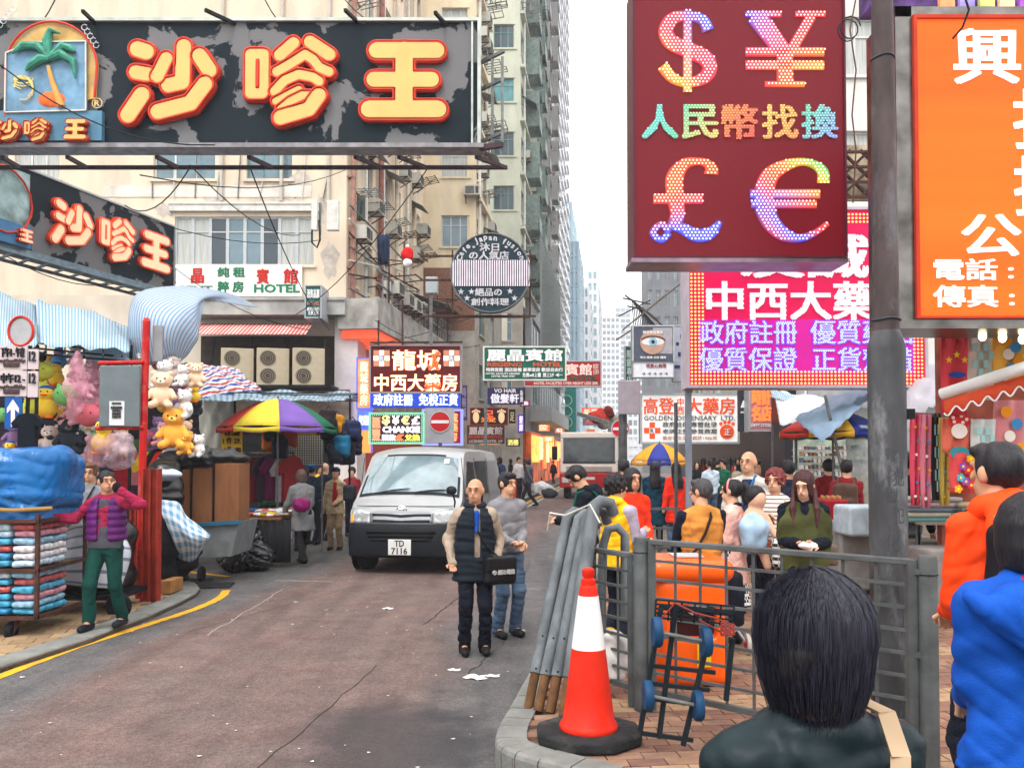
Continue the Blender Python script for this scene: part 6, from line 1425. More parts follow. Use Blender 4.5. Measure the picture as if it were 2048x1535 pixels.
# far street walkers
J=person('man in grey hooded jacket striding across the road far behind the two men',1056,30,1.70,-pi/2-.2,legs='walk',arms=('swing_f','swing_b'),top=(.13,.15,.19),bottom=(.015,.018,.03),hair='short',z=0,hood=True,face=False)
J=person('man in white shirt and dark trousers on the far left pavement',1037,33,1.70,.5,top=(.6,.58,.58),bottom=(.02,.02,.03),z=.12,face=False,legs='step')
gF='pedestrians far down the street';fl=[]
for i in range(22):
 px=random.choice((random.uniform(985,1035),random.uniform(1045,1112)));d=random.uniform(36,62)if px>1010 else random.uniform(28,38)
 if px>1060:d=random.uniform(48,75)
 c=random.choice(((.03,.04,.06),(.3,.04,.03),(.25,.25,.3),(.05,.08,.2),(.4,.35,.3),(.02,.02,.02)));fl.append((px,d,c))
fl.sort(key=lambda q:q[1]);names={(.03,.04,.06):'navy',(.3,.04,.03):'red',(.25,.25,.3):'grey',(.05,.08,.2):'blue',(.4,.35,.3):'beige',(.02,.02,.02):'black'}
for i,(px,d,c)in enumerate(fl):
 person(('distant %s pedestrian in a %s top %s'%(('long haired','short haired','slim','stout')[i%4],names[c],('by the lit shops','at the kerb','on the road behind the van','near the grey canopy','beyond the white shirt man','at the far end')[i%6])),px,d,random.uniform(1.55,1.75),random.uniform(0,6.2),top=c,z=.1 if px<1040 else 0,group=gF,hair=random.choice(('short','long','bob')),face=False,legs=random.choice(('stand','walk','step')),skin=i)
# right-hand group
def backpack(col,dy=.19,z_=1.20,s=1.0):
 def f(J):
  y=J['shy'](1.2);blob('backpack',[rbox((0,dy+y,z_),(.15*s,.075*s,.21*s),.06),rbox((0,dy+.06*s+y,z_-.08),(.11*s,.04*s,.09*s),.03)],col,J['root'],max(J['q'],.010),.03,extra=wrinkle(.005,20))
  for sg in(-1,1):MB().tube([(sg*.10,.14+y,1.36),(sg*.11,.05+y,1.455),(sg*.12,-.09+y,1.40),(sg*.13,-.13+y,1.22),(sg*.15,.0+y,1.02)],.018,6).build('strap',col,J['root'])
 return f
tealm=M((.01,.10,.09),.8)
person('young man in black hooded jacket looking down at his phone before the truck',1172,9.0,1.72,-pi/2+.35-.5,arms=((.08,-.30,1.10),(.08,-.30,1.10)),top=(.012,.018,.028),bottom=(.02,.02,.03),hair='short',nod=1.6,z=.0,hood=True,extra=lambda J:backpack(tealm,.17,1.18,.8)(J))
person('curly haired woman in a yellow hooded vest over lilac sleeves',1232,7.35,1.52,pi-.9,arms=('phone','front'),top=(.75,.45,.02),sleevec=(.42,.38,.46),hair='curly',z=.12,hood=True,hem=.80,wide=1.15,turn=-.2,collar=(.75,.45,.02))
person('woman in an orange red jacket facing the yellow vest',1264,8.1,1.57,-.55+1.0,arms=('front','front'),top=(.72,.06,.02),hair='bob',skin=1,z=.12,hem=.78,turn=-.1,collar=(.72,.06,.02))
person('long haired woman in a long teal blue coat seen from behind',1309,15.2,1.61,pi,top=(.012,.07,.11),hair='long',hem=.50,z=.1,wide=1.12,bottom=(.02,.02,.03),arms=('front','front'),legs='step')
person('long haired woman in a bright red coat seen from behind',1352,15.0,1.61,pi+.2,top=(.70,.05,.02),hair='long',hem=.56,z=.1,botmat=jeans,arms=('front','down'),wide=1.0)
person('grey haired person in an ochre waistcoat with a black strap, back to us',1402,7.0,1.49,pi+.15,top=(.52,.25,.07),sleevec=(.02,.025,.045),hair='short',hc=(.035,.032,.034),hem=.62,z=.12,wide=1.22,arms=('front','low'),bottom=(.015,.015,.02),extra=lambda J:strap(J,leather,1,.013,(.17,.10,1.0)),turn=.75)
J=person('girl in a pale pink coat with a pink headband',1464,7.6,1.47,1.25+pi,arms=('down','front'),top=(.72,.45,.40),hair='pony',skin=2,hem=.62,z=.12,topmat=M((.72,.45,.40),.9,var=.1,scale=30),skirt=.40,botmat=check_mat((.75,.75,.75),(.02,.02,.02),34),turn=-.25,collar=(.03,.03,.04),extra=lambda J:MB().tube([J['hp'](.088*cos(t),.0-.01,.03+.098*sin(t))for t in np.arange(-.2,3.4,.25)],.010,6).build('headband',M((.75,.30,.27),.6),J['root']))
person('bald man in a pale jacket over navy with a blue strap',1497,8.9,1.74,-.45,top=(.50,.48,.44),hair='bald',skin=0,z=.12,turn=-.25,wide=1.1,extra=lambda J:(blob('shirt',[loft([(.9,0,0,.10,.17),(1.42,0,0,.07,.12)],.02)],cloth((.03,.05,.10)),J['root'],.013,.02),strap(J,M((.05,.15,.30),.7),-1,.016)))
J=person('red haired woman in a striped cream cardigan holding a child',1549,7.8,1.56,-.2,arms=((.10,-.30,1.22),(.12,-.28,1.16)),hair='curly',hc=(.11,.018,.018),skin=0,z=.12,topmat=strip_mat((.70,.64,.58),(.22,.14,.13),24),bottom=(.02,.02,.035),wide=1.12,hem=.82,turn=-.4,extra=lambda J:blob('waist_bag',[rbox((-.02,-.17,.93),(.16,.03,.06),.02)],M((.35,.12,.06),.8,var=.8,scale=25),J['root'],.01,.01))
o=thing('child','small dark haired child asleep in a pale blue sling on the red haired woman','child',(X(1508,7.45),7.45,1.13),0)
blob('body',[ell((.02,0,.30),(.085,.09,.10)),ell((0,0,.05),(.12,.11,.19)),cap((.1,-.02,.12),(.16,-.08,-.02),.035,.03),cap((.05,.0,-.1),(.1,-.05,-.3),.05,.035)],skinm(2),o,.012,.03)
blob('hair',[ell((.01,.015,.325),(.096,.10,.10)),cap((-.03,.08,.38),(-.05,.1,.42),.03)],hairm(),o,.010,.02,[(ell((.06,-.09,.27),(.08,.08,.09)),.01)])
blob('sling',[ell((-.01,-.03,.03),(.135,.12,.15)),ell((-.02,-.05,-.08),(.11,.10,.10))],M((.38,.50,.62),.4,var=.2,scale=7,bump=.3,bscale=12),o,.010,.05,extra=wrinkle(.012,20,3))
J=person('long haired woman in an olive shawl looking down at a snack in her hands',1606,6.75,1.57,-.25,arms=((.05,-.27,1.08),(.05,-.27,1.08)),hair='long',hc=(.035,.012,.012),skin=2,nod=.7,z=.12,top=(.012,.018,.03),bottom=(.015,.018,.03),hem=.72,turn=-.35,extra=lambda J:(blob('shawl',[loft([(.62,0,0,.17,.15),(1.0,0,0,.20,.16),(1.12,0,0,.235,.16),(1.28,0,0,.225,.145),(1.38,0,0,.185,.13),(1.44,0,0,.10,.09)],.02)],M((.085,.09,.035),.95,var=.5,scale=6),J['root'],.010,.03,cut=[(ell((0,-.17,1.42),(.05,.12,.12)),.02)],extra=wrinkle(.010,16,5,(1.4,1.4,.5))),strap(J,M((.13,.10,.09),.6),-1,.008,(.20,-.12,1.0)),[blob('hair_lock',[cap((sg*.085,-.04,1.56),(sg*.10,-.11,1.38),.018,.026),cap((sg*.10,-.11,1.38),(sg*.10,-.15,1.22),.026,.010)],hairm((.04,.012,.012)),J['root'],.009,.02,extra=wrinkle(.003,50,2,(1,1,.2)))for sg in(-1,1)]))
o=thing('snack','white wrapped snack in the hands of the woman in the olive shawl','food',J['root'].matrix_basis@Vector((0,-.35,1.08)),.3);blob('bun',[ell((0,0,0),(.09,.045,.028))],M((.72,.66,.66),.5),o,.008,.02,extra=wrinkle(.004,50));blob('wrapper',[ell((.02,.01,-.01),(.075,.05,.025))],white,o,.008,.01,extra=wrinkle(.005,60,2))
person('man in a black leather jacket half hidden by the lamp post',1808,9.3,1.74,pi+.2,top=(.012,.014,.016),topmat=M((.012,.015,.017),.3,var=.3,bump=.2),botmat=M((.22,.25,.27),.9,var=.2),arms=('down','down'),wide=1.18,z=.12,legs='step',hem=.92)
gC='shoppers in the market behind the group'
for lb,px,d,c,hr,yw,ex in(('man with white collar seen from behind between red hair and shawl',1576,10.6,(.03,.035,.07),'short',pi,0),('woman in maroon jacket with a brown backpack at the snack stall',1693,11.5,(.28,.03,.04),'short',pi-.5,1),('small dark haired boy behind the bald man',1512,12.5,(.2,.05,.05),'short',.1,0),('woman in light blue shirt and jeans walking off under the pharmacy board',1421,19.5,(.45,.52,.58),'pony',pi,0),('man in dark green jacket near the pharmacy entrance',1447,21,(.02,.12,.08),'short',-1,0),('woman in dark red hat deep in the stalls',1657,13,(.25,.02,.03),'curly',pi,0),('person in yellow top behind the stall table',1725,13.5,(.6,.4,.05),'short',0,0),('man in a black coat by the pharmacy entrance',1436,24,(.02,.02,.03),'short',2,0),('person in black beside the street pole by the truck',1248,12.5,(.015,.02,.03),'short',2.8,0)):
 person(lb,px,d,1.66,yw,top=c,hair=hr,z=.1,group=gC,arms=('front','down'),botmat=jeans if 'jeans' in lb else None,face=False,extra=backpack(M((.13,.08,.06),.7),.19,1.15,1.1)if ex else None,skin=NP[0])
for i in range(16):
 px=random.uniform(1385,1500);d=random.uniform(22,34);c=random.choice(list(names))
 person('shopper in a %s top in the market lane, %s'%(names[c],('left under the white board','by the dark doorway','beside the thin pole','in front of the red screens','deep in the lane','next to the green jacket man','near the neon shop sign','at the lane mouth')[i%8]),px,d,random.uniform(1.5,1.75),random.uniform(0,6.2),top=c,z=.1,group='crowd in the market lane',hair=random.choice(('short','long','bob')),face=False,legs=random.choice(('stand','walk','step')),skin=i)
# three people close to the camera
def fg(J):
 r=J['root'];hc_=J['head']
 mb=MB();rs=random.Random(5)
 for i in range(2600):
  a=rs.uniform(0,2*pi);el_=rs.uniform(.05,1.35);R_=1.02+rs.uniform(0,.05)+(rs.uniform(0,.05)if i%14==0 else 0);tp=rs.uniform(.30,.50)
  pts=[]
  top_=Vector((0,.035,.105));k=9;a2=a+rs.uniform(-.3,.3);wv_=rs.uniform(0,6);end=rs.uniform(-.165,-.10)if sin(a)>-.5 else rs.uniform(-.06,-.02)
  if sin(a)<-.62:continue
  for j in range(k):
   t=j/(k-1);z_=.118-t*t*.01 if j==0 else None
   ph=t*2.05
   if ph<1.45:rr=sin(ph);zz_=cos(ph)*.112+.016
   else:s_=(ph-1.45)/.6;rr=1.0-s_*s_*tp;zz_=.03-s_*(.03-end)
   aa=a2+t*(a-a2)+.03*sin(t*5+wv_)
   pts.append(hc_+Vector((rr*.106*R_*cos(aa),rr*.116*R_*sin(aa)+.02,zz_*R_)))
  mb.tube(pts,[.0005,.0009,.0010,.0010,.0010,.0010,.0009,.0007,.0002],3,cap=False)
 o=mb.build('hair_strands',hairm((.014,.014,.022)),r);o['kind']='stuff'
 mb=MB();pts=[(-.125,-.05,1.45),(-.127,.04,1.452),(-.112,.110,1.395),(-.085,.150,1.30),(-.03,.172,1.12),(.04,.170,1.0)]
 for a_,b_ in zip(pts,pts[1:]):mb.beam(a_,Vector(b_)+(Vector(b_)-Vector(a_))*.04,.034,.005)
 mb.build('strap',M((.42,.32,.22),.7,var=.15),r)
person('woman close to the camera with a glossy black bob and dark teal jacket, back turned',1622,1.42,1.49,pi+.12,arms=('front','front'),top=(.010,.026,.032),topmat=M((.010,.026,.032),.45,var=.25,scale=9,bump=.2,bscale=14),hair='bobf',z=.10,extra=fg,wide=1.05,face=False)
def bluehood(J):
 r=J['root'];bm_=M((.006,.10,.40),.75,var=.12,scale=12,bump=.2,bscale=160)
 blob('hood',[ell((0,.10,1.35),(.25,.10,.10)),cap((-.23,.03,1.385),(-.10,.185,1.25),.03,.035),cap((.23,.03,1.385),(.10,.185,1.25),.03,.035),cap((-.10,.185,1.25),(.10,.185,1.25),.035),ell((0,.14,1.30),(.16,.06,.09))],bm_,r,.008,.05,extra=folds(.008,12,4))
 blob('red_collar',[ell((0,.045,1.415),(.105,.075,.045))],cloth((.5,.02,.02)),r,.009,.03)
 for a_ in(.02,.10):MB().tube([(a_,.205,1.34),(a_-.03,.215,1.27),(a_-.045,.20,1.21)],.006,5).build('reflective_stripe',M((.25,.5,.6),.4),r)
person('woman in a bright blue hooded jacket and jeans at the right edge, back turned',2052,2.55,1.58,pi+.15,arms=('front','front'),top=(.006,.10,.40),topmat=M((.006,.10,.40),.75,var=.12,scale=12,bump=.2,bscale=160),botmat=M((.16,.24,.30),.9,var=.25,scale=8),hair='bob',z=.10,extra=bluehood,wide=1.25,hem=.80,face=False)
person('man in an orange hooded jacket with a black backpack, back turned',1996,3.5,1.75,pi+.1,arms=('front','front'),top=(.80,.09,.01),topmat=M((.80,.09,.01),.7,var=.12,scale=10),hood=True,hair='short',z=.10,extra=backpack(M((.015,.016,.022),.75,var=.3),.20,1.17,1.15),wide=1.05,hem=.85,face=False,turn=.25)
# van
def van():
 d0=12.75;g=G(806,1128);yaw=.13
 x0=X(802,d0);root=thing('van','silver grey minivan with a black bumper facing us in the road','van',(x0,d0,0),-yaw)
 silver=M((.36,.365,.37),.38,metal=.35,var=.05,scale=3,coat=.25,dirt=.25,dirtcol=(.22,.21,.20));blk=M((.018,.022,.03),.5,var=.15,scale=10);gl=M((.20,.26,.28),.06,var=.35,scale=2.5,spec=.8,coat=.5);gls=M((.03,.04,.045),.06,spec=.7)
 W=.885
 prof=[(.02,.62),(.0,.80),(.05,.98),(.28,1.13),(.40,1.20),(.98,1.86),(1.15,1.93),(1.5,1.96),(4.3,1.96),(4.58,1.90),(4.68,1.7),(4.7,.5)]
 def halfw(z,y):
  w_=W*(1-.02*max(0,(z-.95))-.115*max(0,(z-.98)/.98)**1.5);return w_*(1-.06*max(0,(.30-y)/.30)**2)
 N_=12;vs,fs=[],[]
 for y,z in prof:
  hw=halfw(z,y);crown=.05 if z>.9 else 0
  for i in range(N_+1):u=-1+2*i/N_;vs.append((u*hw,y+(.09*u*u if z<1.3 else.07*u**2 if y<1.3 else 0),z-crown*abs(u)**3+.03*(1-u*u)*(z>1.9)))
 K_=len(prof)
 for j in range(K_-1):
  for i in range(N_):a=j*(N_+1)+i;fs.append((a,a+1,a+N_+2,a+N_+1))
 mb=MB();mb.add(vs,fs)
 ys=[p[0]for p in prof]
 for sg,idx in((-1,0),(1,N_)):
  top=[vs[j*(N_+1)+idx]for j in range(K_)];rows_=[top]
  for zl in(1.62,1.30,.95,.62,.35):
   rows_.append([(sg*halfw(min(t[2],zl),t[1])if t[2]>zl else t[0],t[1],min(t[2],zl))for t in top])
  base=len(mb.v);mb.v+=[p for r in rows_ for p in r];K2=len(rows_)
  for r in range(K2-1):
   for j in range(K_-1):
    q=(base+r*K_+j,base+r*K_+j+1,base+(r+1)*K_+j+1,base+(r+1)*K_+j);mb.f.append(q if sg<0 else q[::-1]);mb.mi.append(0)
 mb.build('body',silver,root,smooth=40)
 def on(y):
  for(a,b),(c,d_)in zip(prof,prof[1:]):
   if a<=y<=c and c>a:return b+(d_-b)*(y-a)/(c-a)
  return 1.96
 def shell(u,t,off):
  y=.43+(.965-.43)*t;z=on(y);hw=halfw(z,y)-.06;return(u*hw,y+.07*u*u-off*.8,z-.05*abs(u)**3+off*.6)
 m1=MB();m1 .grid(lambda a,b:shell(-1.02+2.04*a,-.03+1.06*b,.006),12,6);m1 .build('windscreen_seal',blk,root)
 m1=MB();m1 .grid(lambda a,b:shell(-.97+1.94*a,.03+.94*b,.014),12,6);m1 .build('windscreen',gl,root)
 for sg,a in((-1,-.62),(1,.12)):
  m1=MB();m1 .tube([shell(a+.0,.0,.03),shell(a+.30,.05,.04),shell(a+.62,.09,.04)],.009,6);m1 .tube([shell(a+.10,.02,.03),shell(a+.66,.10,.03)],.006,6);m1 .build('wiper',blk,root)
 m1=MB();p=shell(.72,.84,.02);m1 .box(p,(.09,.01,.10),rx=-.7);m1 .build('permit_sticker',offwhite,root,smooth=0)
 m1=MB();m1 .box((0,.93,1.74),(.10,.03,.05));m1 .build('mirror_inside',blk,root,smooth=0)
 def front(u,z,off=.01):
  y=np.interp(z,[.35,.62,.80,.98,1.13],[.03,.02,.0,.05,.28]);return Vector((u*halfw(z,0),y+.09*u*u-off,z))
 m1=MB();m1 .tube([front(u,1.045-.12*u*u*0,.006)for u in np.linspace(-.93,.93,13)],.006,5);m1 .build('bonnet_seam',blk,root)
 def patch(name,zf0,zf1,u0,u1,mat,off,n=14,dep=.0):
  m_=MB();m_.grid(lambda a,b:front(u0+(u1-u0)*a,zf0(u0+(u1-u0)*a)*(1-b)+zf1(u0+(u1-u0)*a)*b,off),n,4);return m_.build(name,mat,root,solid=.008)
 vsh=lambda z,k:(lambda u:z-k*max(0,1-abs(u)/.30))
 patch('grille',lambda u:.80,lambda u:.945,-.60,.60,M((.35,.36,.37),.3,metal=.5),.012)
 patch('grille_slot',vsh(.900,.02),vsh(.935,.012),-.56,.56,blk,.022);patch('grille_slot',vsh(.805,.0),vsh(.845,.012),-.54,.54,blk,.022)
 m1=MB();c=front(0,1.0,.02);m1 .tube([c+Vector((.075*cos(t),0,.052*sin(t)))for t in np.arange(0,6.28,.35)],.009,6,closed=True);m1 .tube([c+Vector((.03*cos(t),-.004,.052*sin(t)))for t in np.arange(0,6.28,.5)],.007,6,closed=True);m1 .tube([c+Vector((.060*cos(t),-.004,.028+.018*sin(t)))for t in np.arange(0,6.28,.5)],.007,6,closed=True);m1 .build('badge',chrome,root)
 lens=M((.42,.44,.45),.08,var=.5,scale=18,spec=.6,metal=.3)
 for sg in(-1,1):
  m_=MB();m_.grid(lambda a,b:front(sg*(.60+.385*a),(.775+.02*a)*(1-b)+(.955+.065*a)*b,.02),8,5);hl=m_.build('headlight',lens,root,solid=.01)
  for uu,rr in((.70,.070),(.85,.062)):q=front(sg*uu,.87,.03);m_=MB();m_.lathe([(rr,0),(rr*.8,.006),(rr*.3,.014)],q,16,axis='y');m_.build('reflector',M((.62,.63,.63),.25,metal=.6),hl)
  m_=MB();m_.grid(lambda a,b:front(sg*(.935+.045*a),.80+.13*b,.026),3,3);m_.build('indicator',E((1,.35,.03),.9)if sg<0 else M((.6,.25,.08),.3),hl,solid=.006)
  q=front(sg*.86,.53,.02);m_=MB();m_.lathe([(.055,0),(.045,-.01),(.02,-.014)],q-Vector((0,.02,0)),16,axis='y');m_.build('fog_light',M((.65,.64,.6),.15,metal=.5),root)
 def bsec(z,off):return[(u,front(u,z,off))for u in np.linspace(-1.0,1.0,15)]
 m_=MB();rows_=[]
 for z,off in((.775,-.02),(.77,.035),(.70,.06),(.56,.065),(.40,.07),(.30,.055),(.27,.02)):rows_.append([Vector((u*1.005*halfw(.62,0),.09*u*u-off+.02+(.5 if False else 0),z))for u in np.linspace(-1,1,15)])
 base=[v for r in rows_ for v in r];m_.add(base,[(j*15+i,(j+1)*15+i,(j+1)*15+i+1,j*15+i+1)for j in range(6)for i in range(14)]);m_.build('bumper',blk,root,solid=.02)
 for z0,z1,uw in((.635,.67,.62),(.575,.61,.58),(.515,.55,.54)):
  m_=MB();m_.grid(lambda a,b:Vector(((-uw+2*uw*a)*W,.09*(-uw+2*uw*a)**2-.05-.004,z0+(z1-z0)*b)),8,1);m_.build('air_slot',M((.004,.005,.006),.8,var=0),root,solid=.012)
 m_=MB();m_.box((0,-.072,.43),(.36,.02,.24));pl=m_.build('number_plate',M((.62,.62,.60),.4,var=.03),root,bevel=.01)
 t=T3('TD',-.075,.075,.440,.540,-.084,M((.03,.03,.03),.4,var=0),None,bold=.02,ext=.002);t.parent=pl;t=T3('7116',-.125,.125,.325,.425,-.084,M((.03,.03,.03),.4,var=0),None,bold=.02,ext=.002);t.parent=pl
 for sg in(-1,1):
  hwf=lambda z,y:sg*(halfw(z,y)+.006)
  m_=MB();m_.add([(hwf(1.18,.75),.72,1.16),(hwf(1.18,1.5),1.75,1.14),(hwf(1.7,1.5),1.75,1.72),(hwf(1.72,1.1),1.22,1.74)],[(0,1,2,3)]);m_.build('side_window',gls,root,solid=.01,smooth=0)
  m_=MB();m_.add([(hwf(1.18,2),1.95,1.14),(hwf(1.18,3),3.05,1.14),(hwf(1.7,3),3.05,1.74),(hwf(1.7,2),1.95,1.74)],[(0,1,2,3)]);m_.build('side_window',gls,root,solid=.01,smooth=0)
  m_=MB();m_.add([(hwf(1.18,3),3.25,1.14),(hwf(1.18,4.5),4.45,1.14),(hwf(1.7,4.5),4.38,1.74),(hwf(1.7,3),3.25,1.74)],[(0,1,2,3)]);m_.build('side_panel',silver,root,solid=.01,smooth=0)
  m_=MB()
  for yy in(.70,1.85,3.15):m_.tube([(hwf(.5,yy),yy,.45),(hwf(1.2,yy),yy,1.15),(hwf(1.75,yy),yy+.02,1.80)],.005,4)
  m_.build('door_seam',blk,root)
  for yw in(.62,3.75):
   m_=MB();m_.lathe([(.10,0),(.30,.0),(.325,.03),(.325,.17),(.30,.20),(.10,.20)],(sg*.70-.10,yw,.325),28,axis='x');w_=m_.build('wheel',M((.012,.013,.015),.85),root)
   m_=MB();m_.lathe([(.02,0),(.17,0),(.19,.02)],(sg*.70+(.105 if sg>0 else-.125),yw,.325),20,axis='x');m_.build('rim',M((.35,.36,.37),.4,metal=.6),w_)
   m_=MB();m_.lathe([(.37,0),(.37,.01)],(sg*W*.985+(0 if sg>0 else-.01),yw,.36),28,axis='x');m_.build('wheel_arch',dark,root)
 m_=MB();m_.ab((-.80,.15,.24),(.80,4.6,.45));m_.build('underbody',dark,root,smooth=0)
 for sg in(-1,1):
  blob('door_mirror',[rbox((sg*1.06,.72,1.22),(.105,.06,.135),.04)],blk,root,.014,.02);MB().tube([(sg*.88,.80,1.10),(sg*1.0,.74,1.14)],.02,6).build('mirror_arm',blk,root)
  m_=MB();m_.ab((sg*1.06-.08,.785,1.12),(sg*1.06+.08,.79,1.32));m_.build('mirror_glass',chrome,root,smooth=0)
 MB().tube([(.80,.20,1.04),(.83,.10,1.12),(.82,.03,1.22),(.78,.05,1.32)],.014,6).build('mirror_arm',blk,root);blob('bonnet_mirror',[ell((.79,.02,1.30),(.085,.05,.07))],blk,root,.010,.01)
 return root
van()
# truck
def truck():
 d0=36;x0=X(1178,d0);root=thing('truck','cream cab lorry with a red bumper parked far down the street','truck',(x0,d0,0),-.12)
 cr=M((.74,.68,.63),.4,var=.05,coat=.3);rd_=M((.42,.015,.02),.4)
 MB().ab((-1.25,0,1.15),(1.25,2.0,1.62)).build('lower_cab',cr,root,bevel=.05,smooth=0)
 mb=MB();mb.ab((-1.25,.02,1.62),(-1.12,2,2.66));mb.ab((1.12,.02,1.62),(1.25,2,2.66));mb.ab((-1.25,.02,2.66),(1.25,2.0,2.92));mb.ab((-1.1,1.8,1.62),(1.1,2.0,2.66));mb.build('cab_shell',cr,root,bevel=.04,smooth=0)
 MB().ab((-1.12,.08,1.62),(1.12,.11,2.66)).build('windscreen',M((.05,.07,.08),.08,var=.6,scale=3,spec=.8),root,smooth=0)
 MB().ab((-1.15,-.02,1.56),(1.15,.06,1.62)).build('wiper_panel',dark,root,smooth=0)
 MB().ab((-1.28,-.12,.50),(1.28,.3,1.13)).build('bumper',rd_,root,bevel=.05,smooth=0)
 MB().ab((-1.0,-.04,1.20),(1.0,.0,1.42)).build('grille',M((.4,.36,.34),.4),root,smooth=0)
 for sg in(-1,1):
  MB().ab((sg*1.0-.17,-.14,.72),(sg*1.0+.17,-.10,.95)).build('headlight',M((.6,.6,.58),.2,metal=.3),root,smooth=0)
  w_=MB().lathe([(.2,0),(.48,0),(.5,.04),(.5,.26),(.48,.3),(.2,.3)],(sg*.98-.15,.9,.5),24,axis='x').build('wheel',M((.012,.012,.014),.9),root)
  MB().tube([(sg*1.2,.1,2.6),(sg*1.5,.0,2.55),(sg*1.5,.0,1.8)],.02,6).build('mirror_arm',dark,root);MB().ab((sg*1.5-.12,-.04,1.7),(sg*1.5+.12,.04,2.3)).build('door_mirror',dark,root,bevel=.02,smooth=0)
 MB().ab((-.25,-.13,.85),(.25,-.125,.97)).build('number_plate',offwhite,root,smooth=0)
 MB().ab((-1.2,2.1,.9),(1.2,7.5,1.3)).build('load_bed',steel,root,smooth=0)
 mb=MB();mb.beam((.9,2.3,1.2),(.9,2.3,3.5),.2);mb.beam((.9,2.3,3.4),(-.6,3.2,3.9),.18);mb.beam((1.2,2.2,.8),(1.5,2.2,3.0),.1);mb.build('crane_arm',steel,root,smooth=0)
 MB().ab((-.1,-.1+.3,2.93),(.25,.4,3.05)).build('roof_lamp',M((.6,.25,.1),.4),root,smooth=0)
 return root
truck()
for i,(px,py,r,c)in enumerate(((1196,833,.45,(.45,.05,.03)),(1214,826,.35,(.20,.03,.02)),(1230,840,.3,(.3,.28,.25)),(1205,848,.3,(.35,.32,.28)))):
 p=P(px,py,39.5);o=blob('load_bundle',[ell((0,0,0),(r,r,r*.8)),ell((r*.5,0,-.1),(r*.7,r,r*.6))],cloth(c),None,.06,.1,extra=wrinkle(.06,6,i),loc=p);tag(o,('scarlet bundle on top of the lorry load','dark red bundle at the top right of the lorry load','grey bundle behind the lorry cab mirror','pale bundle low on the lorry load')[i],'bundle','bundles on the lorry')
for i,(px,d,s,c)in enumerate(((1085,40,.5,(.6,.6,.62)),(1098,37,.35,(.05,.06,.07)),(1075,44,.4,(.4,.38,.4)))):
 tag(blob('goods_bag',[ell((0,0,s*.6),(s,s*.7,s*.7)),ell((s*.6,.1,s*.4),(s*.6,s*.5,s*.5))],cloth(c),None,.05,.1,extra=wrinkle(.04,8,i),loc=(X(px,d),d,0)),('large white sack of goods on the far left kerb','dark sack on the far left kerb nearest the lorry','pale sack farthest along the left kerb')[i],'bag','sacks on the far kerb')
S=Th('litter_bin','orange litter bin on the far left pavement behind the van','bin',(X(1018,29),29,.12));S.part('body',MB().lathe([(.22,.12),(.26,.2),(.26,.95),(.22,1.05),(.18,1.08)],(X(1018,29),29,0),20),M((.75,.13,.02),.4))
# railing, cone, barriers, trolley, bin
gm=galv
def post(px_,d,label,top=None,w=.085):
 x=X(px_,d);z1=Z(top,d);S=Th('railing_post',label,'post',(x,d,.12),'railing posts')
 S.part('tube',MB().lathe([(w/2,.12),(w/2,z1-.02),(w/2*.9,z1)],(x,d,0),20),gm);S.part('band',MB().lathe([(w/2+.004,z1-.10),(w/2+.004,z1-.095)],(x,d,0),20),dark)
 return S
post(1283,5.55,'stout grey railing post between the mesh panel and the long panel',1074,.115);post(1852,4.42,'grey railing post at the right end of the panel, by the blue jacket',1111,.10)
def railing(A,B,ztop,zbot,label,nv,nh,vs_every=None,mat=gm):
 A,B=Vector(A),Vector(B);S=Th('guard_rail',label,'railing',((A.x+B.x)/2,(A.y+B.y)/2,zbot));dv=B-A
 def at(t,z):q=A+dv*t;return Vector((q.x,q.y,z))
 S.part('top_rail',MB().beam(at(0,ztop),at(1,ztop),.05,.035),mat,smooth=0,bevel=.006);S.part('bottom_rail',MB().beam(at(0,zbot),at(1,zbot),.035),mat,smooth=0)
 for t in(0,1):S.part('end_post',MB().beam(at(t,zbot-.12),at(t,ztop+.01),.05),mat,smooth=0)
 for i in range(1,nh):S.part('rail',MB().beam(at(0,zbot+(ztop-zbot)*i/nh),at(1,zbot+(ztop-zbot)*i/nh),.018),mat,smooth=0)
 for i in range(1,nv):S.part('bar',MB().beam(at(i/nv,zbot+(.0 if vs_every is None else 0)),at(i/nv,ztop),.016),mat,smooth=0)
 for t in(0,1):
  for z in(ztop-.05,(ztop+zbot)/2,zbot+.05):S.part('bracket',MB().box(at(t,z)+dv.normalized()*(.05 if t else-.05),(.09,.03,.03),rz=atan2(dv.y,dv.x)),mat,smooth=0)
 return S
railing((X(1302,5.5),5.5,0),(X(1818,4.45),4.45,0),Z(1083,5.5),.26,'long galvanised railing panel in front of the group of shoppers',9,8)
railing((X(1184,5.95),5.95,0),(X(1262,5.62),5.62,0),1.14,.25,'short mesh railing panel behind the traffic cone',3,8)
S=Th('crowd_rail','thin grey rail in the road behind the red coat women','railing',(X(1330,12),12,.1));
for z in(1.06,.78,.5):S.part('rail',MB().beam((X(1262,12),12,z),(X(1360,12),12,z),.035),gm,smooth=0)
S.part('post',MB().beam((X(1318,12),12,.1),(X(1318,12),12,.8),.04),gm,smooth=0)
paint=M((.16,.175,.185),.6,var=.35,scale=8,bump=.3,bscale=30,dirt=.65,dirtcol=(.055,.06,.065),stretch=(1,1,.5));wood=M((.16,.09,.045),.85,var=.35,scale=12,bump=.3)
LABB=('steel tube with brown foot, first of the leaning tubes from the road','steel tube with brown foot, second of the leaning tubes','steel tube with brown foot, third of the leaning tubes','steel tube with brown foot, last and topmost leaning tube')
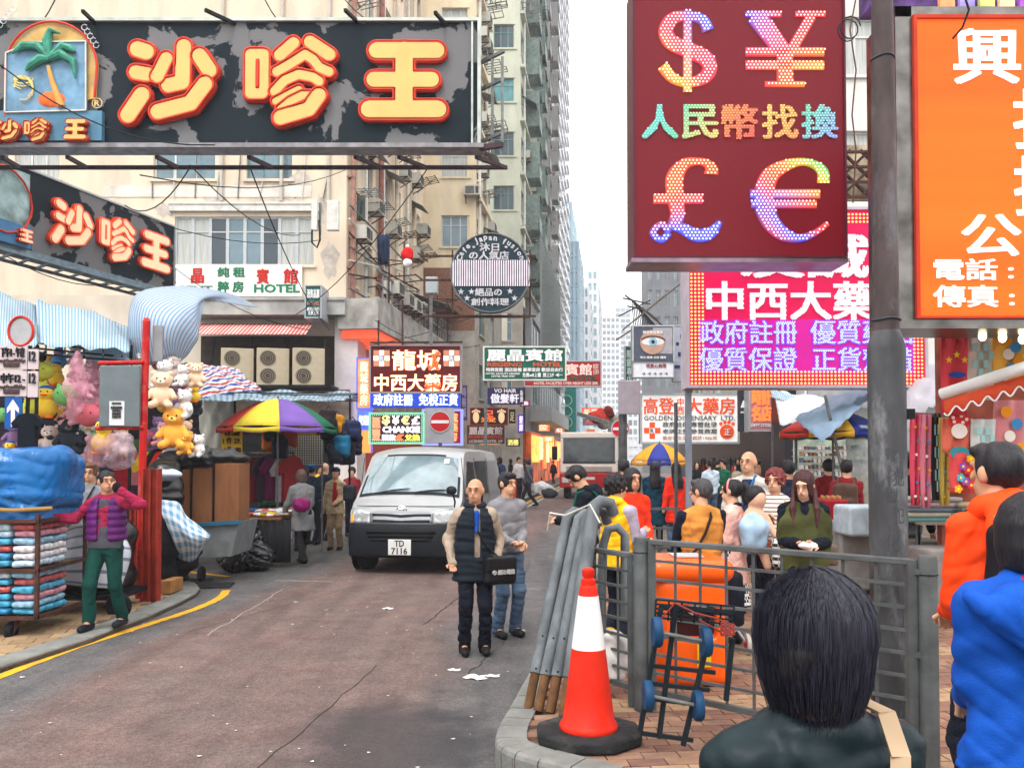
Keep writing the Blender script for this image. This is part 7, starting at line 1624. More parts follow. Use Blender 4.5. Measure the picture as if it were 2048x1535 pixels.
for i,(b0,t0,d0,d1,r)in enumerate((((1056,1405),(1135,1032),5.55,6.15,.040),((1076,1408),(1158,1036),5.50,6.1,.041),((1100,1405),(1176,1030),5.47,6.0,.042),((1128,1408),(1188,1012),5.40,5.9,.048))):
 a=P(b0[0],b0[1],d0);a.z=.125;b=P(t0[0],t0[1],d1);S=Th('barrier_tube',LABB[i],'barrier',a,'leaning steel tubes by the cone')
 S.part('tube',MB().tube([a.lerp(b,.17),a.lerp(b,.55),a.lerp(b,.93),b,b+Vector((.05,.02,.035)),b+Vector((.12,.05,.02)),b+Vector((.15,.08,-.06))],[r,r,r,r*.98,r*.95,r*.9,r*.85],18),paint,smooth=60)
 S.part('foot',MB().tube([a,a.lerp(b,.19)],[r*.78,r*.80],14),wood)
 q=a.lerp(b,.20);S.part('bolt',MB().ell(q+Vector((-.005,-r,0)),(.009,.008,.009),8),dark);S.part('bolt',MB().ell(a.lerp(b,.36)+Vector((-.005,-r,0)),(.009,.008,.009),8),dark)
S=Th('leaning_barrier','bent steel tube frame leaning on the mesh panel behind the cone','barrier',(X(1240,6.1),6.1,.12))
S.part('tube',MB().tube([P(1200,1330,5.9),P(1206,1090,6.2),P(1216,1058,6.2),P(1235,1054,6.2),P(1250,1070,6.2),P(1250,1240,6.1)],.034,14),paint,smooth=60)
S.part('tie',MB().tube([P(1095,1060,6.0),P(1100,1025,5.9),P(1130,1030,5.8),P(1180,1008,5.8),P(1200,1045,5.7)],.006,4),M((.6,.58,.52),.7))
S.part('chain',MB().tube([P(1182,1088,5.75)+Vector((.008*sin(t*9),0,-.022*t))for t in np.arange(0,9,.5)],.008,5),steel)
cx,cy0=X(1176,4.95),4.95;S=Th('traffic_cone','tall red traffic cone with a white band on a black rubber base','traffic cone',(cx,cy0,.12))
orr=M((.62,.035,.012),.42,var=.14,scale=10,bump=.1,dirt=.3,dirtcol=(.35,.05,.03));k=cy0/FPX
mb=MB();pr=[((.0),0)]
oc=[(.30,.12),(.34,.0)]
pts=[]
for a_ in range(8):t=pi/8+a_*pi/4;rr=.305;pts.append((cx+rr*cos(t)*(1.08),cy0+rr*sin(t)*.95,.125))
S.part('base',MB().prism(pts,(0,0,.075)),M((.035,.036,.038),.8,var=.35,scale=9,bump=.5,dirt=.5,dirtcol=(.10,.09,.08)),bevel=.02)
z_=.20
S.part('cone_body',MB().lathe([(.172,z_),(.175,z_+.012),(.166,z_+.032),(.154,z_+.045),(.131,z_+.22),(.1005,z_+.47)],(cx,cy0,0),48),orr,smooth=60)
S.part('white_band',MB().lathe([(.1007,z_+.47),(.0605,z_+.78)],(cx,cy0,0),48),M((.70,.69,.68),.45,var=.06,dirt=.2,dirtcol=(.45,.43,.42)),smooth=60)
S.part('cone_top',MB().lathe([(.060,z_+.78),(.050,z_+.83),(.049,z_+.835),(.044,z_+.84),(.044,z_+.875),(.030,z_+.885),(.031,z_+.89),(.038,z_+.90),(.036,z_+.935),(.020,z_+.945)],(cx,cy0,0),32),orr,smooth=40)
S=Th('hand_trolley','dark steel folding trolley with four blue wheels standing on end against the railing','trolley',(X(1370,4.75),4.75,.12))
dk=M((.022,.034,.042),.5,var=.25,metal=.2);wb=M((.012,.07,.15),.5,var=.15,scale=15);dT=4.75
def pt(px_,py_,o=0):return P(px_,py_,dT+o)
frame=[((1307,1215),(1275,1470)),((1362,1205),(1312,1478)),((1452,1250),(1385,1480)),((1476,1270),(1440,1478)),((1330,1205),(1320,1475))]
for a_,b_ in(((1352,1205),(1318,1475)),((1322,1215),(1280,1462)),((1425,1240),(1366,1490)),((1465,1275),(1452,1400))):S.part('frame_tube',MB().beam(pt(*a_),pt(*b_),.028),dk,smooth=0,bevel=.004)
for y_ in(1210,1330,1365,1395,1465):S.part('cross_bar',MB().beam(pt(1318-(y_-1210)*.14,y_),pt(1470-(y_-1210)*.33,y_+14),.022),dk,smooth=0)
S.part('mesh_plate',(lambda m_:([m_.beam(pt(1312,1198+i*9),pt(1468,1212+i*9),.010)for i in range(5)],[m_.beam(pt(1312+i*26,1198+i*2.4),pt(1310+i*26,1238+i*2.4),.010)for i in range(7)],m_)[-1])(MB()),dk,smooth=0)
for(a_,b_)in(((1314,1263),(1412,1282)),((1296,1390),(1396,1410))):
 S.part('axle',MB().cyl(pt(*a_,-.05),pt(*b_,-.05),.011,n=10),steel)
 for q in(a_,b_):
  c=pt(*q,-.06);w_=S.part('wheel',MB().lathe([(.045,-.022),(.078,-.024),(.086,-.012),(.086,.012),(.078,.024),(.045,.022)],c,28,axis='x'),wb,smooth=40);S.part('hub',MB().lathe([(.012,-.02),(.046,-.012),(.046,.012),(.012,.02)],c,16,axis='x'),M((.02,.022,.025),.6),under=None)
S.part('elastic_cord',MB().tube([pt(1320,1240,-.05),pt(1350,1205,-.08),pt(1390,1225,-.1),pt(1430,1235,-.05),pt(1470,1250,-.05),pt(1440,1262,-.06),pt(1400,1240,-.08)],.006,6),M((.25,.06,.05),.7))
S.part('elastic_knot',MB().tube([pt(1455+14*cos(t*2.3),1258+12*sin(t*3.1),-.06)for t in np.arange(0,7,.3)],.006,5),M((.30,.06,.05),.7))
dBn=6.3;bx=X(1372,dBn);S=Th('litter_bin','big orange litter bin with a dark mouth behind the railing','bin',(bx,dBn,.12));og_=M((.80,.15,.01),.35,var=.08,coat=.3,dirt=.15,dirtcol=(.45,.08,.02))
S.blob('body',[rbox((bx,dBn,.52),(.27,.24,.40),.08)],og_,res=.016,cut=[(rbox((bx+.0,dBn-.24,.60),(.17,.12,.12),.03),.01)])
S.blob('lid',[rbox((bx-.01,dBn,.97),(.315,.28,.085),.08)],og_,res=.014)
S.part('mouth',MB().ab((bx-.18,dBn-.15,.46),(bx+.18,dBn-.12,.72)),M((.05,.012,.012),.8),smooth=0)
S.part('label',MB().ab((bx+.02,dBn-.262,.28),(bx+.12,dBn-.256,.46)),M((.75,.50,.02),.5),smooth=0)
S.part('ash_tray',MB().ab((bx-.12,dBn-.15,1.06),(bx+.1,dBn+.1,1.068)),alu,smooth=0)
tag(blob('plastic_bag',[ell((0,0,0),(.10,.06,.07)),ell((.04,0,.06),(.05,.04,.06))],M((.65,.62,.64),.35,var=.1),None,.009,.03,extra=wrinkle(.014,35,8),loc=(bx+.03,dBn-.16,.72)),'crumpled clear plastic bag stuffed in the mouth of the orange bin','bag')
for i,(px_,py_,c,rr,lb)in enumerate(((1228,1310,(.60,.58,.56),(.085,.08,.17),'white carrier bag hanging behind the mesh panel'),(1216,1290,(.65,.45,.05),(.07,.05,.12),'yellow bag behind the white carrier bag'))):
 tag(blob('carrier_bag',[rbox((0,0,0),rr,.04)],M(c,.45,var=.1),None,.012,.03,extra=wrinkle(.010,25,i),loc=P(px_,py_,5.85+i*.1)),lb,'bag')
S=Th('shopping_trolley','small wheeled shopping trolley with a red hubbed wheel beside the pink coat','trolley',(X(1490,7.1),7.1,.12));c=Vector((X(1492,7.1),7.1,.21))
S.part('wheel',MB().lathe([(.03,-.015),(.085,-.015),(.09,0),(.085,.015),(.03,.015)],c,20,axis='x'),M((.5,.48,.45),.6));S.part('hub',MB().lathe([(.01,-.018),(.05,-.017),(.05,.017),(.01,.018)],c,16,axis='x'),M((.5,.05,.04),.5))
S.part('frame',MB().tube([c,c+Vector((-.12,.05,.18)),c+Vector((-.15,.1,.7))],.012,8),alu);S.blob('bag',[rbox(c+Vector((-.16,.12,.36)),(.15,.11,.24),.05)],M((.02,.025,.04),.8),res=.015,extra=wrinkle(.008,20))
tag(blob('tote_bag',[rbox((0,0,0),(.12,.06,.13),.04)],check_mat((.65,.65,.62),(.02,.02,.02),34),None,.012,.02,loc=(X(1570,7.3),7.3,.96)),'black bag with white dots between the child and the olive shawl','bag')
o=thing('handbag','brown handbag hanging behind the olive shawl woman','bag',(X(1645,7.0),7.0,.98));blob('body',[rbox((0,0,0),(.11,.06,.09),.03)],M((.16,.12,.09),.5),o,.012,.02)
# left market
blu='4f9cc4';STR=stripes_mat(((0,'cfd8e0'),(.6,'7fb3c8')),30,0,.4,translucent=.45);STR2=stripes_mat(((0,'d6dae4'),(.6,'86b2cf')),24,1,.4,translucent=.5)
RWB=stripes_mat(((0,'e8e8ee'),(.3,'c8503c'),(.55,'e8e8ee'),(.75,'4a5aa8')),6,1,.5,translucent=.3);PLAID=stripes_mat(((0,'cfd4da'),(.5,'5f8fb0')),7,0,.45,plaid=True)
GP=stripes_mat(((0,'b9bac2'),(.45,'6d7488'),(.7,'b9bac2')),6,1,.4)
def sheet(name,label,pts,mat,cat='tarpaulin',nu=18,nv=12,bulge=0,dirv=(0,0,1),rip=.03,sd=0,group=None):
 """cloth between four corners given as (px, py, depth): a-b along u, d-c opposite edge"""
 A_,B2,C2,D2=[P(*p)for p in pts];dirv=Vector(dirv)
 def f(u,v):
  p=(A_*(1-u)+B2*u)*(1-v)+(D2*(1-u)+C2*u)*v
  return p+dirv*(bulge*sin(pi*u)*sin(pi*v)+rip*sin(u*17+sd)*cos(v*11+sd)+rip*.6*sin((u+v)*31+sd))
 o=MB().grid(f,nu,nv).build(name,mat,None,smooth=80,solid=.006);return tag(o,label,cat,group)
def blow(name,label,mat,keys,nv=16):
 """billowing sheet lofted through rows of (px, py, depth) points"""
 rows=[curve([P(*p)for p in r],20)for r in keys]
 def f(u,v):
  col=[r[int(round(u*20))]for r in rows];t=v*(len(col)-1);i=min(int(t),len(col)-2);g=t-i
  p0,p1,p2,p3=col[max(i-1,0)],col[i],col[i+1],col[min(i+2,len(col)-1)]
  return.5*((2*p1)+(p2-p0)*g+(2*p0-5*p1+4*p2-p3)*g*g+(3*p1-p0-3*p2+p3)*g**3)
 o=MB().grid(f,20,nv).build(name,mat,None,smooth=80,solid=.006);return tag(o,label,'tarpaulin')
blow('tarpaulin','big wind-blown striped tarpaulin billowing over the toy stall',STR2,[[(262,720,13),(256,650,12.8),(270,590,13),(330,573,13.5),(400,575,14),(470,590,15),(512,612,15.5)],[(300,730,12.4),(290,660,12.1),(300,610,12.2),(350,590,12.8),(420,585,13.4),(470,598,14.5),(505,614,15)],[(345,712,12.2),(340,680,12),(350,645,12),(372,620,12.3),(395,607,12.6),(405,600,13),(410,598,13.2)],[(362,722,12.4),(375,710,12.4),(385,695,12.4),(395,680,12.4),(398,660,12.5),(402,635,12.7),(408,600,13)]])
sheet('tarpaulin','blue white striped tarpaulin roof over the plush toys',[(72,600,14),(262,655,15),(260,700,11.5),(75,690,11)],STR,bulge=.25,sd=1)
sheet('tarpaulin','striped tarpaulin roof at the left edge of the picture',[(-80,560,13),(76,612,14.5),(75,690,10.5),(-90,700,9.8)],STR,bulge=.2,sd=2)
sheet('tarpaulin','white striped sheet falling from the roof edge above the grey board',[(150,655,12.6),(262,700,12.2),(262,735,11.8),(175,728,12)],STR,bulge=.15,sd=3)
sheet('tarpaulin','red white and blue striped awning behind the red post',[(372,728,14.5),(470,735,16.5),(525,780,16),(385,800,13)],RWB,bulge=.1,sd=4)
sheet('tarpaulin','pale curtain sheet at the side of the shirt stall',[(398,790,15),(470,790,15.2),(468,925,15.2),(402,925,15)],M((.62,.62,.56),.7,var=.12,scale=3),bulge=.05,dirv=(0,-1,0),sd=5,rip=.04)
sheet('tarpaulin','blue grey canopy sheet stretched over the shirt stall',[(385,778,14),(720,786,19),(690,800,16),(400,800,13.2)],STR,bulge=-.06,sd=6)
S=Th('market_stall','thin iron frame carrying the striped roofs of the toy stall','stall',(-6.5,12.5,0))
for a_,b_ in(((75,610,14),(75,1000,14)),((262,690,12),(258,1000,12)),((-60,700,10),(-60,1000,10)),((75,690,11),(75,1010,11)),((398,790,15),(398,1010,15)),((470,790,15),(470,1000,15)),((700,790,17),(700,920,17))):a2,b2=P(*a_),P(*b_);b2 .z=0;b2 .x=a2 .x;S.part('upright',MB().beam(a2,b2,.035),dark,smooth=0)
for y_ in(0,1,2,3,4):S.part('crossbar',MB().beam(P(-80,640+y_*14,12-y_*.4),P(258,690+y_*8,13-y_*.3),.025),dark,smooth=0)
for i in range(9):S.part('crossbar',MB().beam(P(-60+i*38,640+i*5,13.5),P(-60+i*38,712,11),.022),dark,smooth=0)
for i in range(6):S.part('crossbar',MB().beam(P(400,784+i*3,14+i*.3),P(715,787+i*3,17+i*.3),.022),dark,smooth=0)
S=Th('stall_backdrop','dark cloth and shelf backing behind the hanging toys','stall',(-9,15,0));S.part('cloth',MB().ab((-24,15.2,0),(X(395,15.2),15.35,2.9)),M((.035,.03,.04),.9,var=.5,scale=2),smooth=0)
TOY=[('bear',(.80,.58,.42)),('bear',(.62,.52,.48)),('duck',(.85,.60,.08)),('ball',(.70,.70,.12)),('bear',(.85,.45,.10)),('ball',(.62,.18,.22)),('bear',(.05,.06,.08)),('ball',(.25,.55,.22)),('duck',(.15,.35,.6)),('bear',(.75,.42,.50)),('bear',(.70,.68,.66)),('bear',(.30,.20,.35))]
CN=('peach','beige','yellow','lemon','orange','rose','black','green','blue','pink','white','purple');tproto={}
def toy(i,px,py,d,s,label,rz=0):
 kd,c=TOY[i];p=P(px,py,d)
 if i not in tproto:
  fm=M(c,.95,var=.12,scale=6,bump=.5,bscale=60);dk_=M((.02,.015,.015),.4,var=0);o=thing('plush_toy',label,'soft toy',p,rz,'hanging plush toys')
  if kd=='bear':
   blob('body',[ell((0,0,-.28),(.25,.2,.27)),ell((0,-.02,.12),(.24,.2,.20)),cap((-.2,-.05,-.15),(-.3,-.15,-.3),.08,.07),cap((.2,-.05,-.15),(.3,-.15,-.3),.08,.07),cap((-.13,-.1,-.45),(-.2,-.28,-.5),.09,.09),cap((.13,-.1,-.45),(.2,-.28,-.5),.09,.09)],fm,o,.03,.02)
   for sg in(-1,1):blob('ear',[ell((sg*.19,0,.29),(.075,.04,.075))],fm,o,.03)
   blob('muzzle',[ell((0,-.21,.07),(.09,.05,.065))],M(tuple(min(.9,x*1.3+.1)for x in c),.9),o,.025)
   for sg in(-1,1):MB().ell((sg*.09,-.205,.15),(.02,.015,.024),8).build('eye',dk_,o)
   MB().ell((0,-.262,.09),(.028,.015,.02),8).build('nose',dk_,o)
  elif kd=='duck':
   blob('body',[ell((0,0,-.2),(.26,.22,.24)),ell((0,-.02,.15),(.18,.17,.18))],fm,o,.03,.02);blob('bill',[ell((0,-.2,.12),(.09,.08,.03))],M((.85,.25,.02),.8),o,.025);blob('hat',[ell((0,0,.3),(.15,.14,.07))],M((.03,.15,.45),.8),o,.03)
   for sg in(-1,1):MB().ell((sg*.07,-.16,.2),(.025,.015,.03),8).build('eye',dk_,o);blob('foot',[ell((sg*.12,-.12,-.42),(.09,.12,.04))],M((.85,.25,.02),.8),o,.03)
  else:
   blob('body',[ell((0,0,0),(.3,.26,.28))],fm,o,.04);
   for sg in(-1,1):MB().ell((sg*.1,-.245,.05),(.02,.015,.025),8).build('eye',dk_,o);blob('ear',[ell((sg*.16,0,.25),(.06,.04,.08))],fm,o,.03)
  tproto[i]=o
 else:o=copytree(tproto[i],p,rz,label);o['group']='hanging plush toys'
 o.scale=(s,s,s);return o
spots=[(0,324,770,11.6,.72),(2,113,745,12,.55),(3,88,742,11.5,.55),(3,82,778,11.4,.5),(2,92,800,11.3,.7),(7,130,790,11.2,.62),(9,165,760,11.6,.6),(8,118,712,12.3,.5),(4,348,845,11.7,.8),(10,330,740,12,.6),(1,352,735,12.3,.5),(10,366,745,12,.45),(5,178,830,11.3,.7),(2,208,868,11,.75),(6,137,862,11.6,.7),(11,350,780,12.1,.6),(10,370,800,11.8,.6),(4,372,880,11.7,.45),(10,398,885,11.8,.45),(6,95,835,11.9,.7),(9,150,812,11.6,.6),(1,100,872,11.8,.6),(9,188,735,12.1,.6),(3,66,820,12,.7),(4,75,855,12,.6),(0,372,858,12.2,.5),(5,300,875,12.4,.55),(11,318,850,12.4,.5),(10,152,700,12.6,.5),(8,268,760,12.6,.5),(9,190,790,12.2,.65),(1,60,760,12.6,.6),(6,160,890,12,.6),(0,245,880,12.2,.6),(10,285,720,12.6,.5),(2,20,900,12.5,.5),(7,5,830,12.5,.5),(11,30,860,12.8,.6)]
_r=random.Random(3)
spots=[(i,px,py,d,s*.8)for i,px,py,d,s in spots]+[(_r.randrange(12),_r.uniform(62,195)if k%3 else _r.uniform(300,400),_r.uniform(715,900),_r.uniform(12.2,13),_r.uniform(.26,.42))for k in range(75)]
for n,(i,px,py,d,s)in enumerate(spots):
 where='at the left end of the toy stall' if px<100 else 'left of the grey board' if px<200 else 'behind the grey board' if px<290 else 'right of the red post'
 toy(i,px,py,d,s,'%s%s plush %s hanging %s, %s'%('tiny ' if s<.46 else '',CN[i],{'bear':'bear','duck':'duck','ball':'ball'}[TOY[i][0]],where,'high up' if py<760 else 'in the middle' if py<840 else 'low down'),random.uniform(-.5,.5))
for i,(px,py,w,h,c)in enumerate(((150,775,.26,.8,(.75,.35,.42)),(205,900,.5,.5,(.5,.3,.35)),(235,905,.45,.45,(.55,.45,.5)))):
 tag(blob('wrapped_toys',[ell((0,0,0),(w/2,.15,h/2)),ell((.05,0,h*.3),(w*.35,.12,h*.3))],M(c,.3,var=.6,scale=9,alpha=.42),None,.03,.05,extra=wrinkle(.03,14,i),loc=P(px,py,11)),('tall pink clear plastic bag of toys hanging left of the grey board','rosy plastic wrapped bundle under the grey board','pale plastic wrapped bundle beside the red post')[i],'bag')
gc=[(.03,.03,.04),(.45,.03,.05),(.6,.4,.03),(.55,.53,.5),(.15,.12,.2),(.5,.2,.25),(.05,.15,.3),(.3,.25,.2),(.1,.2,.1),(.62,.12,.05)];gn_=('black','red','mustard','off-white','plum','pink','blue','taupe','olive','vermilion')
def shirt(px,py,d,i,w,h,label,grp,rz=0,c=None):
 p=P(px,py,d);o=cloth_panel('shirt',label,'clothing',p.x,p.y,p.z,w,h,M(c or gc[i],.9,var=.18,scale=9,bump=.3,bscale=18),rz,grp,kindf='shirt');return o
for k in range(34):
 px=-20+k*12.5+random.uniform(-5,5);py=random.choice((905,925,880,950));d=random.uniform(12.6,14.4);i=random.randrange(10)
 shirt(px,py,d,i,random.uniform(.4,.6),random.uniform(.5,.75),'%s garment hanging %s the toy stall, %s'%(gn_[i],'low in' if py>920 else 'high in',('at its left edge','behind the blue cart','behind the glasses wearer','near the grey board','behind the red post','above the brown cabinet','next to the pale curtain')[min(6,int((px+20)/62))]),'garments in the toy stall',random.uniform(-.6,.6))
for k,(px,c,nm)in enumerate(((494,(.25,.22,.2),'brown'),(503,(.10,.11,.12),'charcoal'),(513,(.25,.03,.05),'maroon'),(522,(.14,.14,.15),'grey'),(532,(.08,.05,.08),'dark plum'),(540,(.45,.75,.05),'lime green'),(549,(.2,.03,.12),'burgundy'),(561,(.72,.70,.76),'white'),(570,(.4,.38,.42),'pale grey'),(488,(.03,.03,.035),'black'),(582,(.35,.03,.04),'dark red'))):
 shirt(px,912+(k%3)*2,15.3+(k%2)*.25,0,.62,.80,'%s T-shirt on the rail under the rainbow umbrella'%nm,'T-shirts on the rail',1.0 if px!=561 else.2,c)
for px,py,c,nm in((300,905,(.7,.5,.02),'yellow'),(322,900,(.02,.02,.02),'black'),(334,902,(.6,.03,.03),'bright red'),(348,898,(.7,.7,.72),'white')):shirt(px,py,12.4,0,.5,.7,'%s top hanging between the red post and the brown cabinet'%nm,'tops by the red post',.8,c)
shirt(57,828,8.9,0,.30,.35,'black jacket hanging under the arrow sign',None,.1,(.012,.018,.026))
S=Th('clothes_rail','chrome rail carrying the T-shirts','clothes rail',(X(535,15.5),15.5,0));S.part('bar',MB().beam(P(484,905,15.4),P(590,905,15.4),.03),chrome,smooth=0)
for px in(484,588):a2=P(px,905,15.4);S.part('upright',MB().beam(a2,(a2 .x,a2 .y,0),.03),chrome,smooth=0)
def umbrella(label,px,py,d,r,h,cols,z0=0,n=8,tilt=0,nm='parasol',top=None,emb=None):
 c=P(px,py,d);S=Th(nm,label,'parasol',(c.x,d,z0));k=0
 for i in range(n):
  a0,a1=2*pi*i/n+tilt,2*pi*(i+1)/n+tilt;mb=MB()
  mb.grid(lambda u,v:(lambda a,rr:(c.x+rr*cos(a),d+rr*sin(a),c.z-h*(rr/r)**1.8-.03*sin(pi*u)*(rr/r)))(a0+(a1-a0)*u,.02+(r*(1-.045*sin(pi*u))-.02)*v),5,7)
  mb.grid(lambda u,v:(c.x+r*(1-.045*sin(pi*u))*cos(a0+(a1-a0)*u),d+r*(1-.045*sin(pi*u))*sin(a0+(a1-a0)*u),c.z-h-.03*sin(pi*u)-.10*v*(1-.3*abs(sin(2*pi*u)))),5,2)
  S.part('panel',mb,M(cols[i%len(cols)],.55,var=.08,scale=4,translucent=.35),smooth=60,solid=.004)
  S.part('rib',MB().tube([(c.x,d,c.z-.12),(c.x+r*.5*cos(a0),d+r*.5*sin(a0),c.z-h*.35),(c.x+r*.97*cos(a0),d+r*.97*sin(a0),c.z-h-.02)],.006,4),steel)
 S.part('pole',MB().cyl((c.x,d,z0),(c.x,d,c.z+.05),.018,n=8),steel);return S
umbrella('rainbow parasol over the shirt stall',556,797,14.6,1.03,.52,[(.62,.06,.05),(.85,.68,.06),(.30,.16,.6),(.03,.22,.13),(.62,.08,.05),(.82,.68,.10),(.28,.17,.5),(.03,.22,.13)],tilt=.305)
umbrella('yellow and blue parasol under the white pharmacy board',1319,886,19.5,.70,.42,[(.75,.42,.06),(.06,.08,.35)],.1,tilt=.2)
umbrella('red yellow blue and green parasol at the snack stall',1665,820,12.8,.82,.34,[(.04,.35,.18),(.03,.06,.3),(.04,.35,.18),(.7,.5,.04),(.65,.08,.07),(.75,.5,.05),(.03,.06,.32),(.03,.06,.3)],.1)
S=Th('wire_grid','white wire grid panel hung with goods under the rainbow parasol','display grid',(X(600,15.8),15.8,0));mb=MB()
for i in range(20):mb.beam(P(556+i*4.6,848,15.8),P(556+i*4.6,928,15.8),.010)
for i in range(17):mb.beam(P(556,848+i*5,15.8),P(645,848+i*5,15.8),.010)
S.part('grid',mb,M((.62,.60,.50),.5),smooth=0)
for px in(556,645):a2=P(px,848,15.85);S.part('upright',MB().beam(a2,(a2 .x,a2 .y,0),.03),steel,smooth=0)
bg_=[(658,858,(.012,.018,.03)),(690,868,(.02,.02,.05)),(664,885,(.02,.025,.04)),(684,892,(.01,.15,.25)),(706,862,(.02,.03,.09)),(708,890,(.02,.02,.04)),(655,840,(.03,.02,.02)),(545,860,(.01,.02,.03)),(540,880,(.8,.25,.03)),(672,905,(.02,.03,.05)),(694,908,(.015,.015,.03)),(578,872,(.5,.08,.04)),(560,895,(.02,.03,.06)),(673,850,(.5,.25,.02))]
for i,(px,py,c)in enumerate(bg_):
 o=thing('backpack',('%s backpack hanging %s'%('navy orange teal black'.split()[[.8==c[0],c[1]==.15].index(True)+1 if(c[0]==.8 or c[1]==.15)else 0 if i%2 else 3],('top left of the bag cluster','centre of the bag cluster','low left of the bag cluster','low in the bag cluster','top right of the bag cluster','right of the bag cluster','just under the parasol rim','left of the wire grid','on the wire grid, left side','bottom of the bag cluster','bottom right of the bag cluster','on the middle of the wire grid','low on the wire grid','against the parasol edge')[i])),'bag',P(px,py,15+(i%3)*.25),random.uniform(-.4,.4),'backpacks hanging at the shirt stall')
 blob('body',[rbox((0,0,0),(.15,.08,.20),.06),rbox((0,-.08,-.06),(.11,.04,.09),.03)],M(c,.7,var=.3,scale=8),o,.028,.03,extra=wrinkle(.01,16,i));MB().tube([(-.06,.05,.19),(0,.05,.27),(.06,.05,.19)],.012,5).build('handle',black,o)
S=Th('price_sign','yellow price placard with black and red figures on the pale curtain','sign',(X(463,14.4),14.4,Z(908,14.4)));S.part('card',MB().ab((X(443,14.4),14.4,Z(908,14.4)),(X(484,14.4),14.42,Z(850,14.4))),M((.78,.58,.05),.6),smooth=0)
for t,a_,b_,c_,d_ in(('1 件 29.',446,874,482,888),('4 件 100',446,892,482,906),('特價\n任選',448,853,480,871)):S.txt(t,a_,b_,c_,d_,14.39,M((.12,.04,.02),.5),bold=.03)
S=Th('stall_table','low table heaped with folded clothes beside the walking woman','table',(X(528,14.2),14.2,0));S.part('table_top',MB().ab((X(478,14.2),13.6,.78),(X(582,14.2),15.2,.82)),M((.25,.12,.06),.7),smooth=0);S.part('skirt_cloth',MB().grid(lambda u,v:(X(482,13.6)+u*.82,13.62+.03*sin(u*40),.78-.7*v),40,2),M((.03,.03,.035),.9),solid=.01)
for i in range(26):
 px=484+(i%9)*11;c=random.choice(gc+[(.7,.7,.72)]*4);tag(blob('folded_garment',[rbox((0,0,0),(.13,.12,.022),.02)],M(c,.9,var=.15),None,.022,.02,extra=wrinkle(.010,18,i),loc=(X(px,14.1),13.8+(i//9)*.45,.85+random.uniform(0,.05)),rz=random.uniform(-.6,.6)),'folded garment on the stall table, %s'%('%s end, %s row'%('left centre right'.split()[(i%9)//3],'front middle back'.split()[i//9])),'clothing','folded garments on the table')
bagm=M((.010,.012,.016),.3,var=.2,bump=.5,bscale=8,spec=.5)
for i,(px,d,r,z_,lb)in enumerate(((470,13.0,.26,.22,'black rubbish bag leftmost on the road by the cabinet cart'),(492,13.3,.24,.20,'black rubbish bag beside the table leg'),(516,13.2,.27,.22,'shiny black rubbish bag in front of the clothes table'),(500,13.6,.22,.50,'black rubbish bag on top of the other bags'),(478,13.5,.22,.55,'black rubbish bag against the brown cabinet'))):
 tag(blob('rubbish_bag',[ell((0,0,0),(r,r*.8,r*.8)),cap((.02,0,r*.6),(.05,0,r*1.1),.06,.03)],bagm,None,.016,.05,extra=folds(.05,14,i),loc=(X(px,d),d,z_)),lb,'rubbish bag','rubbish bags by the clothes table')
S=Th('cabinet_cart','battered brown board cabinet on a grey wheeled cart','cart',(X(415,12),12,0));brd=M((.24,.115,.055),.75,var=.18,scale=3,bump=.15,stretch=(5,1,1),dirt=.25,dirtcol=(.12,.06,.03))
for x0,x1,y0 in((352,384,938),(385,428,924),(429,477,926)):a2,b2=P(x0,y0,12),P(x1,1048,12);S.part('board',MB().ab((a2 .x,12,b2 .z),(b2 .x,12.5,a2 .z)),brd,smooth=0,bevel=.01)
for px in(384,428):S.part('strap',MB().ab((X(px-1.5,12),11.97,Z(1050,12)),(X(px+1.5,12),12,Z(925,12))),dark,smooth=0)
S.part('tray',MB().prism([P(378,1048,11.9),P(478,1044,11.9),P(462,1112,11.9),P(380,1116,11.9)],(0,.9,0)),M((.20,.21,.215),.7,var=.2),smooth=0);S.part('rim',MB().beam(P(372,1050,11.85),P(482,1043,11.85),.05),M((.03,.16,.25),.5),smooth=0)
for px in(335,405):S.part('wheel',MB().lathe([(.03,-.03),(.10,-.03),(.12,0),(.10,.03),(.03,.03)],(X(px,12.0),12.0,.12),18,axis='x'),dark)
tag(blob('rubbish_bag',[ell((0,0,0),(.55,.3,.17)),ell((-.3,0,-.02),(.3,.25,.16)),ell((.35,.1,.0),(.3,.25,.13))],bagm,None,.02,.06,extra=wrinkle(.02,20,9),loc=P(403,916,12.2)),'crumpled black plastic sheet on top of the brown cabinet','plastic sheet')
tag(blob('goods_sack',[ell((0,0,0),(.24,.25,.4)),ell((-.02,0,.35),(.22,.22,.2))],bagm,None,.02,.06,extra=wrinkle(.02,14,5),loc=(X(332,11.6),11.6,1.25)),'black sack with pale cap between red post and brown cabinet','sack')
tag(blob('goods_sack',[ell((0,0,0),(.22,.2,.09))],M((.5,.56,.62),.4,var=.15),None,.02,.06,extra=wrinkle(.02,14,5),loc=(X(335,11.5),11.4,Z(948,11.4))),'pale blue plastic cap sheet on the black sack','plastic sheet')
blow('tarpaulin','blue and white checked plastic sheet draped from the cabinet cart',PLAID,[[(314,998,11.4),(335,1000,11.3),(358,1005,11.3),(372,1030,11.2),(395,1048,11.2),(421,1070,11.3)],[(325,1030,11.1),(340,1035,11),(358,1045,10.9),(378,1060,10.95),(398,1068,11),(418,1076,11.1)],[(345,1085,11.2),(355,1088,11),(372,1085,11),(385,1088,11),(398,1092,11.1),(412,1085,11.2)],[(352,1132,11.6),(362,1130,11.5),(375,1128,11.4),(385,1122,11.4),(392,1118,11.5),(402,1100,11.5)]])
